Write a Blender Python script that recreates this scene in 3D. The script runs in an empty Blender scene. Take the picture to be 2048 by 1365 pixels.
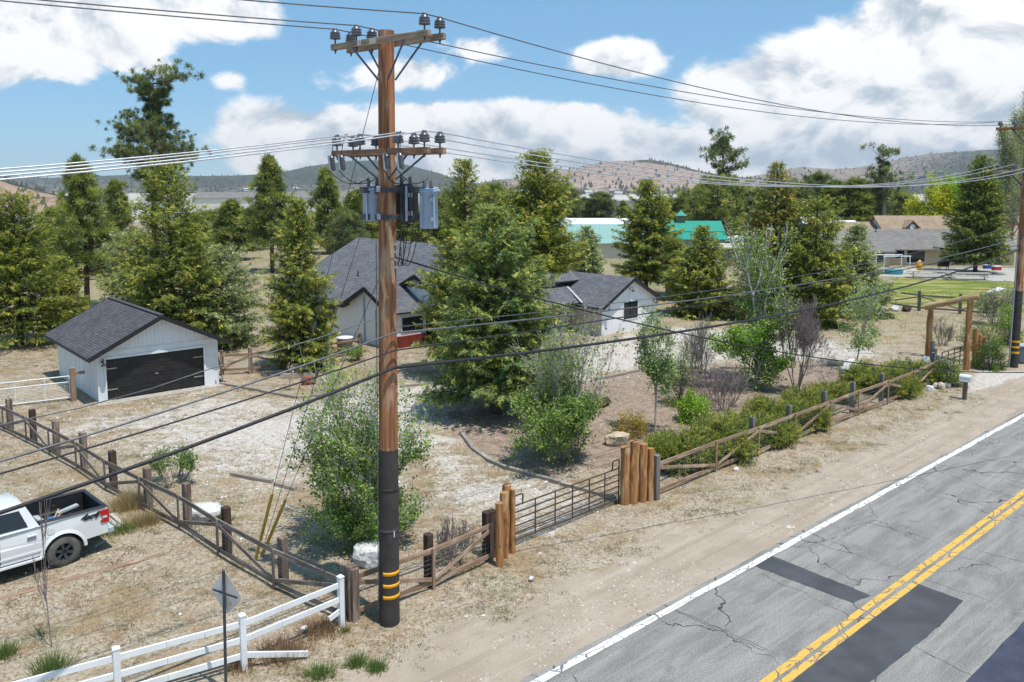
import bpy, math, random
import numpy as np
from mathutils import Vector, Matrix
PI = math.pi
SC = bpy.context.scene
COL = SC.collection

# ------------------------------------------------------------------ camera geometry (survey of the photograph)
F_PX, CX, CY, CAM_H, PITCH = 1630.0, 1024.0, 551.0, 10.6, math.radians(6.06)
def ray(px, py):
    x = (px - CX) / F_PX; y = (CY - py) / F_PX
    c, s = math.cos(PITCH), math.sin(PITCH)
    return Vector((x, c + y * s, -s + y * c))
def G(px, py, z=0.0):
    d = ray(px, py); t = (z - CAM_H) / d.z
    return Vector((d.x * t, d.y * t, z))
def V(px, py, Y):
    d = ray(px, py); t = Y / d.y
    return Vector((d.x * t, Y, CAM_H + d.z * t))
def hz(px, py, Y):
    return V(px, py, Y).z

# ------------------------------------------------------------------ object helpers
ORG = {}
def tag(o, label=None, cat=None, group=None, kind=None):
    if label: o['label'] = label
    if cat: o['category'] = cat
    if group: o['group'] = group
    if kind: o['kind'] = kind
    return o
def thing(name, label, cat, loc=(0, 0, 0), rotz=0.0, group=None):
    o = bpy.data.objects.new(name, None); COL.objects.link(o)
    o.empty_display_size = 0.2
    o.location = loc; o.rotation_euler = (0, 0, rotz)
    ORG[o.name] = Vector(loc)
    return tag(o, label, cat, group)
def dup(root, loc, rotz=0.0, label=None, group=None, scale=None):
    r = root.copy(); COL.objects.link(r)
    r.location = loc; r.rotation_euler = (0, 0, rotz)
    if scale is not None: r.scale = scale if hasattr(scale, '__len__') else (scale,) * 3
    if label: r['label'] = label
    if group: r['group'] = group
    for ch in list(root.children):
        c = ch.copy(); COL.objects.link(c); c.parent = r
        for g in list(ch.children):
            d = g.copy(); COL.objects.link(d); d.parent = c
    ORG[r.name] = Vector(loc)
    return r

class MB:
    """collects shapes (with a local texture coordinate per vertex) and links them as one mesh"""
    def __init__(s):
        s.v = []; s.t = []; s.f = []; s.m = []; s.sm = []
    def add(s, vs, fs, ts, m=0, smooth=False):
        b = len(s.v)
        s.v.extend([tuple(p) for p in vs]); s.t.extend([tuple(p) for p in ts])
        for f in fs:
            s.f.append([b + i for i in f]); s.m.append(m); s.sm.append(smooth)
    def poly(s, pts, m=0, xdir=None):
        pts = [Vector(p) for p in pts]
        n = Vector((0, 0, 0))
        for i in range(len(pts)):
            n += (pts[i] - pts[0]).cross(pts[(i + 1) % len(pts)] - pts[0])
        n.normalize()
        if xdir is None:
            x = Vector((0, 0, 1)).cross(n)
            if x.length < 1e-3: x = Vector((1, 0, 0))
        else: x = Vector(xdir)
        x.normalize(); y = n.cross(x)
        s.add(pts, [list(range(len(pts)))], [(p.dot(x), p.dot(y), p.dot(n) * .37) for p in pts], m)
    def hexa(s, c8, m=0):
        """c8: bottom four (ccw from above) then top four"""
        q = c8
        for a in ((0, 3, 2, 1), (4, 5, 6, 7), (0, 1, 5, 4), (1, 2, 6, 5), (2, 3, 7, 6), (3, 0, 4, 7)):
            s.poly([q[i] for i in a], m)
    def obox(s, c, X, Y, Z, sx, sy, sz, m=0, grain=True, bev=0.0):
        """oriented box: centre c, axes, full sizes; grain tc runs along the longest side"""
        c = Vector(c); X = Vector(X).normalized(); Y = Vector(Y).normalized(); Z = Vector(Z).normalized()
        off = Vector(((c.x * 3.1) % 7, (c.y * 2.3) % 7, (c.z * 1.7) % 7)) if grain else Vector((0, 0, 0))
        L = max(sx, sy, sz)
        def tc(a, b, d):
            if L == sx: q = Vector((b, d, a))
            elif L == sy: q = Vector((a, d, b))
            else: q = Vector((a, b, d))
            return q + off
        h = (sx / 2, sy / 2, sz / 2)
        if bev <= 0:
            vs, ts = [], []
            for k in (-1, 1):
                for j in (-1, 1):
                    for i in (-1, 1):
                        vs.append(c + X * (i * h[0]) + Y * (j * h[1]) + Z * (k * h[2]))
                        ts.append(tc(i * h[0], j * h[1], k * h[2]))
            s.add(vs, [(0, 2, 3, 1), (4, 5, 7, 6), (0, 1, 5, 4), (2, 6, 7, 3), (0, 4, 6, 2), (1, 3, 7, 5)], ts, m)
            return
        vs, ts, idx = [], [], {}
        for k in (-1, 1):
            for j in (-1, 1):
                for i in (-1, 1):
                    for ax in range(3):
                        q = [i * (h[0] - bev), j * (h[1] - bev), k * (h[2] - bev)]
                        q[ax] += (i, j, k)[ax] * bev
                        idx[(i, j, k, ax)] = len(vs)
                        vs.append(c + X * q[0] + Y * q[1] + Z * q[2]); ts.append(tc(*q))
        fs = []
        for ax in range(3):
            o1, o2 = [a for a in range(3) if a != ax]
            for sg in (-1, 1):
                ring = []
                for a, b in ((-1, -1), (1, -1), (1, 1), (-1, 1)):
                    key = [0, 0, 0]; key[ax] = sg; key[o1] = a; key[o2] = b
                    ring.append(idx[(*key, ax)])
                fs.append(ring if (sg > 0) == (ax != 1) else ring[::-1])
        for ax in range(3):
            o1, o2 = [a for a in range(3) if a != ax]
            for a in (-1, 1):
                for b in (-1, 1):
                    e = []
                    for sg in (-1, 1):
                        key = [0, 0, 0]; key[ax] = sg; key[o1] = a; key[o2] = b
                        e.append((idx[(*key, o1)], idx[(*key, o2)]))
                    fs.append([e[0][0], e[0][1], e[1][1], e[1][0]])
        for k in (-1, 1):
            for j in (-1, 1):
                for i in (-1, 1):
                    fs.append([idx[(i, j, k, 0)], idx[(i, j, k, 1)], idx[(i, j, k, 2)]])
        s.add(vs, fs, ts, m)
    def box(s, c, sx, sy, sz, rot=0.0, m=0, bev=0.0):
        X = Vector((math.cos(rot), math.sin(rot), 0)); Y = Vector((-math.sin(rot), math.cos(rot), 0))
        s.obox(c, X, Y, (0, 0, 1), sx, sy, sz, m, True, bev)
    def beam(s, p0, p1, w, h, up=(0, 0, 1), m=0, bev=0.0):
        """w across, h along up"""
        p0 = Vector(p0); p1 = Vector(p1); d = p1 - p0; L = d.length
        d.normalize(); up = Vector(up)
        side = d.cross(up)
        if side.length < 1e-3: side = d.cross(Vector((1, 0, 0)))
        side.normalize(); u2 = side.cross(d)
        s.obox((p0 + p1) / 2, side, d, u2, w, L, h, m, True, bev)
    def tube(s, pts, r, n=8, m=0, cap=True, smooth=True, jit=0.0, seed=0):
        pts = [Vector(p) for p in pts]
        if not hasattr(r, '__len__'): r = [r] * len(pts)
        rg = random.Random(seed)
        vs, ts = [], []; length = 0.0
        ref = None
        off = ((pts[0].x * 3.7) % 9, (pts[0].y * 2.9) % 9, (pts[0].z * 1.3) % 9)
        for i, p in enumerate(pts):
            d = (pts[min(i + 1, len(pts) - 1)] - pts[max(i - 1, 0)]).normalized()
            if ref is None:
                ref = d.orthogonal().normalized() if abs(d.z) < .95 else Vector((1, 0, 0))
            a = (ref - d * ref.dot(d)).normalized(); ref = a
            b = d.cross(a)
            if i: length += (p - pts[i - 1]).length
            for k in range(n):
                th = 2 * PI * k / n
                rr = r[i] * (1 + (rg.uniform(-jit, jit) if jit else 0))
                vs.append(p + a * (math.cos(th) * rr) + b * (math.sin(th) * rr))
                ts.append((math.cos(th) * r[i] + off[0], math.sin(th) * r[i] + off[1], length + off[2]))
        fs = []
        for i in range(len(pts) - 1):
            for k in range(n):
                k2 = (k + 1) % n
                fs.append([i * n + k, i * n + k2, (i + 1) * n + k2, (i + 1) * n + k])
        s.add(vs, fs, ts, m, smooth)
        if cap:
            for i, rev in ((0, True), (len(pts) - 1, False)):
                if r[i] > 1e-4:
                    ring = list(range(i * n, i * n + n))
                    q = [vs[j] for j in (ring[::-1] if rev else ring)]
                    tt = [(ts[j][0] * 5, ts[j][1] * 5, ts[j][2]) for j in (ring[::-1] if rev else ring)]
                    s.add(q, [list(range(n))], tt, m)
    def lathe(s, prof, base=(0, 0, 0), axis=(0, 0, 1), n=12, m=0, smooth=True, cap=True):
        """prof: (radius, height) pairs along axis"""
        base = Vector(base); axis = Vector(axis).normalized()
        a = axis.orthogonal().normalized(); b = axis.cross(a)
        vs, ts = [], []
        for r, h in prof:
            r = max(r, 1e-5)
            for k in range(n):
                th = 2 * PI * k / n
                vs.append(base + axis * h + a * (math.cos(th) * r) + b * (math.sin(th) * r)); ts.append((math.cos(th) * r + base.x, math.sin(th) * r + base.y, h))
        s.add(vs, [(i * n + k, i * n + (k + 1) % n, (i + 1) * n + (k + 1) % n, (i + 1) * n + k) for i in range(len(prof) - 1) for k in range(n)], ts, m, smooth)
        if cap:
            for i in (0, len(prof) - 1):
                if prof[i][0] > 1e-3:
                    q = list(range(i * n, i * n + n)); q = q[::-1] if i == 0 else q
                    s.add([vs[j] for j in q], [list(range(n))], [ts[j] for j in q], m)
    def ball(s, c, r, n=8, m=0):
        k = 6
        s.lathe([(math.sin(PI * i / k) * r, -math.cos(PI * i / k) * r) for i in range(k + 1)], c, (0, 0, 1), n, m)
    def build(s, name, mats, parent=None, label=None):
        org = Vector((0, 0, 0))
        root = parent
        while root is not None and root.parent is not None: root = root.parent
        if root is not None: org = ORG[root.name]
        me = bpy.data.meshes.new(name)
        v = np.array(s.v, dtype=np.float32).reshape(-1, 3) - np.array(org, dtype=np.float32)
        me.from_pydata(v.tolist(), [], s.f)
        at = me.attributes.new('tc', 'FLOAT_VECTOR', 'POINT')
        at.data.foreach_set('vector', np.array(s.t, dtype=np.float32).ravel())
        if not isinstance(mats, (list, tuple)): mats = [mats]
        for mt in mats: me.materials.append(mt)
        me.polygons.foreach_set('material_index', np.array(s.m, dtype=np.int32))
        me.polygons.foreach_set('use_smooth', np.array(s.sm, dtype=bool))
        me.update()
        o = bpy.data.objects.new(name, me); COL.objects.link(o)
        if parent is not None:
            o.parent = parent
        if label: o['label'] = label
        return o

def boulder_mb(c, sx, sy, sz, seed, rot=0.0, sub=3, rough=.22, flat=0.0):
    import bmesh
    bm = bmesh.new(); bmesh.ops.create_icosphere(bm, subdivisions=sub, radius=1)
    rg = np.random.RandomState(seed)
    P = rg.normal(size=(17, 3)); P /= np.linalg.norm(P, axis=1)[:, None]
    D = rg.uniform(.66, .95, 17)
    A = rg.normal(size=(14, 3)) * 3.2; ph = rg.uniform(0, 6.3, 14)
    vs = []
    for w in bm.verts:
        p = np.array(w.co)
        k = P @ p
        sc = min(1.0, float(np.min(np.where(k > 1e-3, D / np.maximum(k, 1e-3), 9))))
        p = p * sc
        p = p * (1 + rough * .30 * float(np.mean(np.sin(A @ p * 2.2 + ph)) * 3))
        if flat and p[2] > flat: p[2] = flat + (p[2] - flat) * .15
        x, y, z = p[0] * sx, p[1] * sy, p[2] * sz
        vs.append((c[0] + x * math.cos(rot) - y * math.sin(rot), c[1] + x * math.sin(rot) + y * math.cos(rot), c[2] + z))
    fs = [[w.index for w in f.verts] for f in bm.faces]
    bm.free()
    mb = MB(); mb.add(vs, fs, vs, 0, False)
    return mb

# ------------------------------------------------------------------ node helpers
class NT:
    def __init__(s, tree):
        s.t = tree; s.n = tree.nodes; s.l = tree.links
    def new(s, typ, **kw):
        nd = s.n.new(typ)
        for k, v in kw.items(): setattr(nd, k, v)
        return nd
    def put(s, sock, v):
        if isinstance(v, bpy.types.NodeSocket): s.l.new(v, sock)
        elif v is not None:
            if hasattr(v, '__len__') and len(v) == 3 and sock.type == 'RGBA': v = (*v, 1)
            sock.default_value = v
    def math(s, op, a, b=None, c=None, clamp=False):
        nd = s.new('ShaderNodeMath', operation=op, use_clamp=clamp)
        s.put(nd.inputs[0], a)
        if b is not None: s.put(nd.inputs[1], b)
        if c is not None: s.put(nd.inputs[2], c)
        return nd.outputs[0]
    def vmath(s, op, a, b=None):
        nd = s.new('ShaderNodeVectorMath', operation=op)
        s.put(nd.inputs[0], a)
        if b is not None: s.put(nd.inputs[1], b)
        return nd.outputs[0]
    def mix(s, f, a, b, blend='MIX'):
        nd = s.new('ShaderNodeMix', data_type='RGBA', blend_type=blend)
        s.put(nd.inputs[0], f); s.put(nd.inputs[6], a); s.put(nd.inputs[7], b)
        return nd.outputs[2]
    def noise(s, co, scale, detail=4, rough=.55, dim='3D', dist=0.0):
        nd = s.new('ShaderNodeTexNoise', noise_dimensions=dim)
        s.put(nd.inputs['Vector'], co)
        nd.inputs['Scale'].default_value = scale; nd.inputs['Detail'].default_value = detail
        nd.inputs['Roughness'].default_value = rough; nd.inputs['Distortion'].default_value = dist
        return nd.outputs['Fac']
    def voro(s, co, scale, feature='F1', out='Distance', rnd=1.0):
        nd = s.new('ShaderNodeTexVoronoi', feature=feature)
        s.put(nd.inputs['Vector'], co); nd.inputs['Scale'].default_value = scale
        nd.inputs['Randomness'].default_value = rnd
        return nd.outputs[out]
    def step(s, x, lo, hi):
        nd = s.new('ShaderNodeMapRange', interpolation_type='SMOOTHSTEP')
        s.put(nd.inputs[0], x); nd.inputs[1].default_value = lo; nd.inputs[2].default_value = hi
        return nd.outputs[0]
    def stretch(s, co, k):
        return s.vmath('MULTIPLY', co, tuple(k))
    def attr(s, name, out='Vector'):
        nd = s.new('ShaderNodeAttribute', attribute_name=name)
        return nd.outputs[out]
    def bump(s, h, strength=.3, dist=.02):
        nd = s.new('ShaderNodeBump')
        nd.inputs['Strength'].default_value = strength; nd.inputs['Distance'].default_value = dist
        s.put(nd.inputs['Height'], h)
        return nd.outputs['Normal']
def newmat(name):
    m = bpy.data.materials.new(name); m.use_nodes = True
    nt = NT(m.node_tree)
    p = m.node_tree.nodes['Principled BSDF']
    return m, nt, p
MATS = {}
def surf(name, c1, c2=None, scale=4.0, rough=.8, bump=.25, bscale=30.0, metal=0.0, k=(1, 1, 1), lo=.35, hi=.65, fine=.12, spec=.3, bdist=.01, coat=0.0, c3=None, s3=1.2, lo3=.55, hi3=.7):
    m, n, p = newmat(name)
    co = n.stretch(n.attr('tc'), k)
    c2 = c2 or tuple(x * .8 for x in c1)
    col = n.mix(n.step(n.noise(co, scale, 5), lo, hi), c1, c2)
    if c3: col = n.mix(n.step(n.noise(co, s3, 5, .65), lo3, hi3), col, c3)
    fn = n.noise(co, bscale, 3)
    col = n.mix(1.0, col, n.mix(fn, (1 - fine,) * 3, (1 + fine,) * 3), 'MULTIPLY')
    n.put(p.inputs['Base Color'], col)
    p.inputs['Roughness'].default_value = rough; p.inputs['Metallic'].default_value = metal
    p.inputs['Specular IOR Level'].default_value = spec
    if coat:
        p.inputs['Coat Weight'].default_value = coat; p.inputs['Coat Roughness'].default_value = .06
    if bump: n.put(p.inputs['Normal'], n.bump(fn, bump, bdist))
    MATS[name] = m
    return m
def wood(name, c1, c2, c3=None, ks=(26, 26, 1.3), knots=None):
    m, n, p = newmat(name)
    tc = n.attr('tc')
    g = n.noise(n.stretch(tc, ks), 1.0, 5, .6)
    col = n.mix(n.step(g, .34, .64), c1, c2)
    if c3: col = n.mix(n.step(n.noise(n.stretch(tc, (5, 5, 1.1)), 1.0, 4, .6), .5, .68), col, c3)
    if knots:
        vd = n.voro(n.stretch(tc, (1.0, 1.0, .55)), 5.0)
        col = n.mix(n.step(vd, .13, .07), col, knots)
    n.put(p.inputs['Base Color'], col)
    p.inputs['Roughness'].default_value = .82; p.inputs['Specular IOR Level'].default_value = .2
    n.put(p.inputs['Normal'], n.bump(g, .6, .012))
    MATS[name] = m
    return m
# ------------------------------------------------------------------ camera, sun, sky
cam_d = bpy.data.cameras.new('camera'); cam = bpy.data.objects.new('camera', cam_d); COL.objects.link(cam)
cam.location = (0, 0, CAM_H); cam.rotation_euler = (PI / 2 - PITCH, 0, 0)
cam_d.sensor_width = 36; cam_d.lens = 36 * F_PX / 2048; cam_d.shift_y = -(682.5 - CY) / 2048
cam_d.clip_end = 30000; cam_d.clip_start = .1
SC.camera = cam
SUN_EL, SUN_AZ = math.radians(71), math.radians(90 + 44)     # azimuth clockwise from +Y
sd = Vector((math.sin(SUN_AZ) * math.cos(SUN_EL), math.cos(SUN_AZ) * math.cos(SUN_EL), math.sin(SUN_EL)))
sl = bpy.data.lights.new('sun', 'SUN'); sun = bpy.data.objects.new('sun', sl); COL.objects.link(sun)
sl.energy = 3.9; sl.angle = math.radians(.5); sl.color = (1, .955, .88)
sun.rotation_euler = sd.to_track_quat('Z', 'Y').to_euler()
world = bpy.data.worlds.new('World'); SC.world = world; world.use_nodes = True
n = NT(world.node_tree)
bg = n.n['Background']
sky = n.new('ShaderNodeTexSky', sky_type='NISHITA', sun_disc=False, sun_elevation=SUN_EL, sun_rotation=SUN_AZ)
sky.altitude = 2000; sky.air_density = 1.0; sky.dust_density = .4; sky.ozone_density = 2.2
geo = n.new('ShaderNodeNewGeometry')
D = n.vmath('MULTIPLY', n.new('ShaderNodeTexCoord').outputs['Generated'], (1, 1, 1))
sx = n.new('ShaderNodeSeparateXYZ'); n.put(sx.inputs[0], D)
az = n.math('ARCTAN2', sx.outputs[0], sx.outputs[1])
elv = n.math('ARCSINE', n.math('MAXIMUM', n.math('MINIMUM', sx.outputs[2], 1.0), -1.0))
def comb(a, b, c=0.0):
    nd = n.new('ShaderNodeCombineXYZ'); n.put(nd.inputs[0], a); n.put(nd.inputs[1], b); n.put(nd.inputs[2], c)
    return nd.outputs[0]
ae = comb(az, elv)
# clouds: (azimuth, elevation, half width, half height, weight), measured as directions in degrees
def dirdeg(px, py):
    d = ray(px, py).normalized(); return math.degrees(math.atan2(d.x, d.y)), math.degrees(math.asin(d.z))
CL = []
def cloud(px, py, hw, hh, w=1.0, flat=0.0):
    a, e = dirdeg(px, py)
    CL.append((a, e, hw / 1630 * 57.3, hh / 1630 * 57.3, w))
for c in [(100, 62, 190, 78, 1.2), (-110, 70, 160, 90, 1.2), (420, 30, 170, 62, 1.0), (325, 140, 46, 26, .62), (455, 158, 56, 26, .66),
          (545, 262, 120, 62, 1.05), (690, 285, 190, 60, 1.05), (860, 255, 150, 52, 1.1), (1050, 262, 240, 60, 1.25), (1270, 300, 140, 50, 1.15), (700, 335, 260, 34, 1.1), (1050, 330, 300, 40, 1.1),
          (800, 150, 150, 44, .9), (960, 95, 90, 34, .8), (1225, 120, 120, 46, 1.05), (1190, 215, 80, 20, .66), (270, 322, 40, 16, .55),
          (1520, 190, 150, 66, 1.2), (1700, 165, 200, 90, 1.35), (1960, 90, 220, 115, 1.45), (1800, 290, 300, 70, 1.35), (2150, 200, 260, 180, 1.4), (1500, 320, 200, 40, 1.1), (1860, 20, 120, 50, 1.0),
          (-330, 150, 140, 70, 1.1), (2500, 90, 220, 120, 1.1), (1200, -420, 380, 110, 1.0), (300, -500, 300, 120, 1.0)]:
    cloud(*c)
dens = None
for a, e, hw, hh, w in CL:
    q = n.vmath('SUBTRACT', ae, (math.radians(a), math.radians(e), 0))
    q = n.stretch(q, (1 / math.radians(hw), 1 / math.radians(hh), 0))
    nd = n.new('ShaderNodeVectorMath', operation='DOT_PRODUCT'); n.put(nd.inputs[0], q); n.put(nd.inputs[1], q)
    g = n.math('MULTIPLY', n.math('EXPONENT', n.math('MULTIPLY', nd.outputs['Value'], -.9)), w)
    dens = g if dens is None else n.math('ADD', n.math('MULTIPLY', n.math('MINIMUM', dens, g), .3), n.math('MAXIMUM', dens, g))
back = n.step(n.math('ABSOLUTE', az), 1.0, 1.5)
co1 = n.stretch(ae, (1, 1.35, 1))
def fbm(co):
    return n.noise(co, 10.0, 10, .60, dist=.35)
f1 = fbm(co1)
f2 = fbm(n.vmath('ADD', co1, (.012, .03, 0)))
f3 = n.noise(co1, 5.0, 3, .5)
dtot = n.math('ADD', n.math('ADD', dens, n.math('MULTIPLY', back, .42)), n.math('MULTIPLY', n.math('SUBTRACT', f1, .5), 1.35))
cover = n.math('POWER', n.step(dtot, .47, .74), 1.15)
thick = n.step(dtot, .75, 1.5)
lit = n.math('MULTIPLY', n.math('SUBTRACT', f1, f2), 2.2)
under = n.step(elv, math.radians(6.8), math.radians(1.6))
sh = n.math('SUBTRACT', n.math('ADD', .93, lit), n.math('MULTIPLY', n.math('MULTIPLY', thick, under), .36))
sh = n.math('SUBTRACT', sh, n.math('MULTIPLY', n.math('MULTIPLY', n.step(f3, .5, .7), thick), .07))
sh = n.math('MAXIMUM', n.math('MINIMUM', sh, 1.0), .42)
ccol = n.mix(n.step(sh, .45, 1.0), (.46, .54, .63), (1.0, 1.0, 1.0))
SKY_K, CLOUD_K = .15, .90
skyc = n.mix(1.0, sky.outputs[0], (.86, .98, .98), 'MULTIPLY')
skyc = n.mix(.62, skyc, (1.0, 2.4, 3.85))
fin = n.mix(cover, skyc, n.mix(1.0, ccol, (CLOUD_K / SKY_K,) * 3, 'MULTIPLY'))
n.put(bg.inputs[0], fin); bg.inputs[1].default_value = SKY_K
SC.view_settings.view_transform = 'Standard'; SC.view_settings.look = 'None'
SC.view_settings.exposure = .30; SC.view_settings.gamma = 1
SC.cycles.max_bounces = 5; SC.cycles.diffuse_bounces = 3; SC.cycles.glossy_bounces = 3; SC.cycles.transparent_max_bounces = 6
SC.cycles.use_denoising = True
# ------------------------------------------------------------------ numeric noise
def vnoise(x, y, seed=0):
    xi = np.floor(x).astype(np.int64); yi = np.floor(y).astype(np.int64)
    xf = x - xi; yf = y - yi
    u = xf * xf * (3 - 2 * xf); w = yf * yf * (3 - 2 * yf)
    def h(a, b):
        k = (a * 374761393 + b * 668265263 + seed * 982451653) & 0x7fffffff
        k = ((k ^ (k >> 13)) * 1274126177) & 0x7fffffff
        return ((k ^ (k >> 16)) & 0xffff) / 65535.0
    return (h(xi, yi) * (1 - u) + h(xi + 1, yi) * u) * (1 - w) + (h(xi, yi + 1) * (1 - u) + h(xi + 1, yi + 1) * u) * w
def vfbm(x, y, oct=4, seed=0):
    a = 0.0; s = 0.0; k = 1.0
    for i in range(oct):
        a = a + k * vnoise(x * 2 ** i, y * 2 ** i, seed + i * 17); s += k; k *= .5
    return a / s
def polydist(X, Y, poly):
    """signed distance, positive inside"""
    d = np.full(X.shape, 1e9); inside = np.zeros(X.shape, bool)
    for i in range(len(poly)):
        ax, ay = poly[i][:2]; bx, by = poly[(i + 1) % len(poly)][:2]
        ex, ey = bx - ax, by - ay
        t = np.clip(((X - ax) * ex + (Y - ay) * ey) / (ex * ex + ey * ey + 1e-9), 0, 1)
        d = np.minimum(d, np.hypot(X - ax - t * ex, Y - ay - t * ey))
        c = ((ay > Y) != (by > Y)) & (X < (bx - ax) * (Y - ay) / ((by - ay) + 1e-12) + ax)
        inside ^= c
    return np.where(inside, d, -d)
def zone(X, Y, px, soft=.5, jit=.9, seed=0):
    d = polydist(X, Y, [G(*p) for p in px])
    d = d + (vfbm(X * .8, Y * .8, 3, seed) - .5) * 2 * jit
    return np.clip(d / (2 * soft) + .5, 0, 1)

# road frame: origin on the white edge line, RT along the road, RQ to the right of it
R0 = Vector((.55, 16.58, 0)); RT = Vector((.7485, .6631, 0)); RQ = Vector((.6631, -.7485, 0))
def R(t, q, z=0.0): return R0 + RT * t + RQ * q + Vector((0, 0, z))

def axis(a, b, step, lo, hi, g=1.22):
    v = list(np.arange(a, b + step / 2, step)); s = step
    while v[-1] < hi: s *= g; v.append(v[-1] + s)
    s = step
    while v[0] > lo: s *= g; v.insert(0, v[0] - s)
    return np.array(v)
gx = axis(-34, 44, .3, -9000, 9000); gy = axis(13, 74, .3, -120, 9000)
X, Y = np.meshgrid(gx, gy)
qq = (X - R0.x) * RQ.x + (Y - R0.y) * RQ.y
offroad = np.clip((-qq - .5) / 1.5, 0, 1)
near = np.clip((140 - Y) / 60, 0, 1)
Zg = ((vfbm(X * .5, Y * .5, 4, 5) - .5) * .12 + (vfbm(X * 2.2, Y * 2.2, 2, 8) - .5) * .035) * offroad * near - .012 * offroad
gravel = np.maximum.reduce([
    zone(X, Y, [(330, 885), (560, 815), (700, 775), (850, 757), (1000, 752), (1200, 684), (1350, 655), (1560, 668), (1720, 690), (1740, 722), (1480, 722), (1290, 738), (1180, 757), (1000, 775), (900, 800), (880, 850), (860, 900), (760, 950), (560, 935), (420, 915)], 3.0, 2.2, 1) * .95,
    zone(X, Y, [(880, 850), (930, 905), (1100, 960), (1235, 985), (1080, 1060), (960, 1060), (840, 1000), (820, 900)], 2.2, 1.8, 2) * .66,
    zone(X, Y, [(30, 850), (220, 812), (440, 772), (640, 800), (640, 980), (420, 1000), (300, 960), (130, 900)], 3, 2.5, 3) * .56,
    zone(X, Y, [(1945, 742), (2100, 742), (2100, 800), (1960, 835), (1880, 830), (1940, 790)], .6, .5, 4) * .95])
sand = np.clip((qq + 3.3 + (vfbm(X * .7, Y * .7, 3, 9) - .5) * 1.8) / 1.0, 0, 1)
soil = np.maximum(zone(X, Y, [(870, 815), (1000, 765), (1280, 748), (1700, 732), (1850, 750), (1500, 880), (1290, 900), (1230, 930), (1120, 955), (960, 905)], 1.0, 1.4, 6), 0)
lawn = zone(X, Y, [(1735, 588), (1790, 556), (2120, 568), (2120, 628), (1760, 606)], 1.2, 1.5, 7)
lake = np.clip((Y - 250 - np.clip(X, -400, 400) * .12) / 60, 0, 1)
shade_o = zone(X, Y, [(0, 930), (120, 960), (230, 1010), (120, 1050), (-60, 1000)], .6, .8, 10)
verge = np.clip((qq + 8.5) / 2.0, 0, 1)
meadow = np.clip((Y - 58) / 12, 0, 1) * (1 - lake)
H_, W_ = X.shape
vs = np.stack([X, Y, Zg], -1).reshape(-1, 3)
idx = np.arange(H_ * W_).reshape(H_, W_)
fc = np.stack([idx[:-1, :-1], idx[:-1, 1:], idx[1:, 1:], idx[1:, :-1]], -1).reshape(-1, 4)
def gridmesh(name, vs, fc, mat, attrs=None, smooth=True):
    me = bpy.data.meshes.new(name)
    me.vertices.add(len(vs)); me.vertices.foreach_set('co', np.asarray(vs, np.float32).ravel())
    nv = fc.shape[1]
    me.loops.add(fc.size); me.loops.foreach_set('vertex_index', fc.ravel().astype(np.int32))
    me.polygons.add(len(fc)); me.polygons.foreach_set('loop_start', np.arange(0, fc.size, nv, dtype=np.int32))
    me.polygons.foreach_set('use_smooth', np.full(len(fc), smooth))
    for k, a in (attrs or {}).items():
        at = me.attributes.new(k, 'FLOAT_COLOR', 'POINT')
        c = np.ones((len(vs), 4), np.float32); c[:, :a.shape[1]] = a
        at.data.foreach_set('color', c.ravel())
    me.materials.append(mat); me.update(); me.validate()
    o = bpy.data.objects.new(name, me); COL.objects.link(o)
    return o
st = lambda *a: np.stack([q.ravel() for q in a], -1)

m, n, p = newmat('ground'); MATS['ground'] = m
P = n.new('ShaderNodeNewGeometry').outputs['Position']
zA = n.new('ShaderNodeSeparateColor'); n.put(zA.inputs[0], n.attr('zA', 'Color'))
zB = n.new('ShaderNodeSeparateColor'); n.put(zB.inputs[0], n.attr('zB', 'Color'))
gr, sa, so = zA.outputs; la, lk, vg = zB.outputs
mw = n.attr('zC', 'Fac')
big = n.noise(P, .35, 5, .6); mid = n.noise(P, 2.2, 6, .65); fine = n.noise(P, 11, 5, .7); tiny = n.noise(P, 34, 3, .6)
clump = n.voro(P, 5.5)
dry = n.mix(n.step(mid, .36, .62), (.365, .305, .225), (.43, .375, .305))
dry = n.mix(n.step(fine, .48, .62), dry, (.235, .165, .095))
dry = n.mix(n.math('MULTIPLY', n.step(tiny, .55, .68), .8), dry, (.54, .48, .385))
dry = n.mix(n.math('MULTIPLY', n.step(n.noise(P, 1.1, 5, .7), .55, .66), .7), dry, (.27, .155, .085))
dry = n.mix(n.math('MULTIPLY', n.step(n.noise(n.vmath('ADD', P, (40, 3, 0)), .9, 6, .75), .58, .68), .7), dry, (.17, .18, .085))
mead = n.mix(n.step(big, .42, .6), (.35, .285, .21), (.31, .27, .17))
mead = n.mix(n.math('MULTIPLY', n.step(n.noise(P, .16, 5, .65), .54, .64), .75), mead, (.20, .22, .075))
mead = n.mix(n.math('MULTIPLY', n.step(fine, .5, .66), .5), mead, (.24, .19, .11))
dry = n.mix(mw, dry, mead)
sandc = n.mix(n.step(n.noise(n.stretch(P, (1, 1, 1)), .8, 5, .6), .35, .65), (.415, .345, .275), (.355, .29, .225))
vt_ = n.new('ShaderNodeVectorRotate', rotation_type='Z_AXIS'); n.put(vt_.inputs['Vector'], P); vt_.inputs['Angle'].default_value = -math.atan2(.6631, .7485)
trk = n.noise(n.stretch(vt_.outputs[0], (.10, 2.4, 1)), 1.0, 5, .62)
sandc = n.mix(n.math('MULTIPLY', n.step(trk, .50, .64), .55), sandc, (.29, .235, .18))
sandc = n.mix(n.math('MULTIPLY', n.step(trk, .44, .34), .5), sandc, (.47, .405, .34))
sandc = n.mix(n.math('MULTIPLY', n.step(n.noise(P, 1.3, 6, .75), .57, .68), .5), sandc, (.25, .20, .15))
sandc = n.mix(n.math('MULTIPLY', n.step(fine, .56, .7), .5), sandc, (.27, .215, .16))
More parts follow.
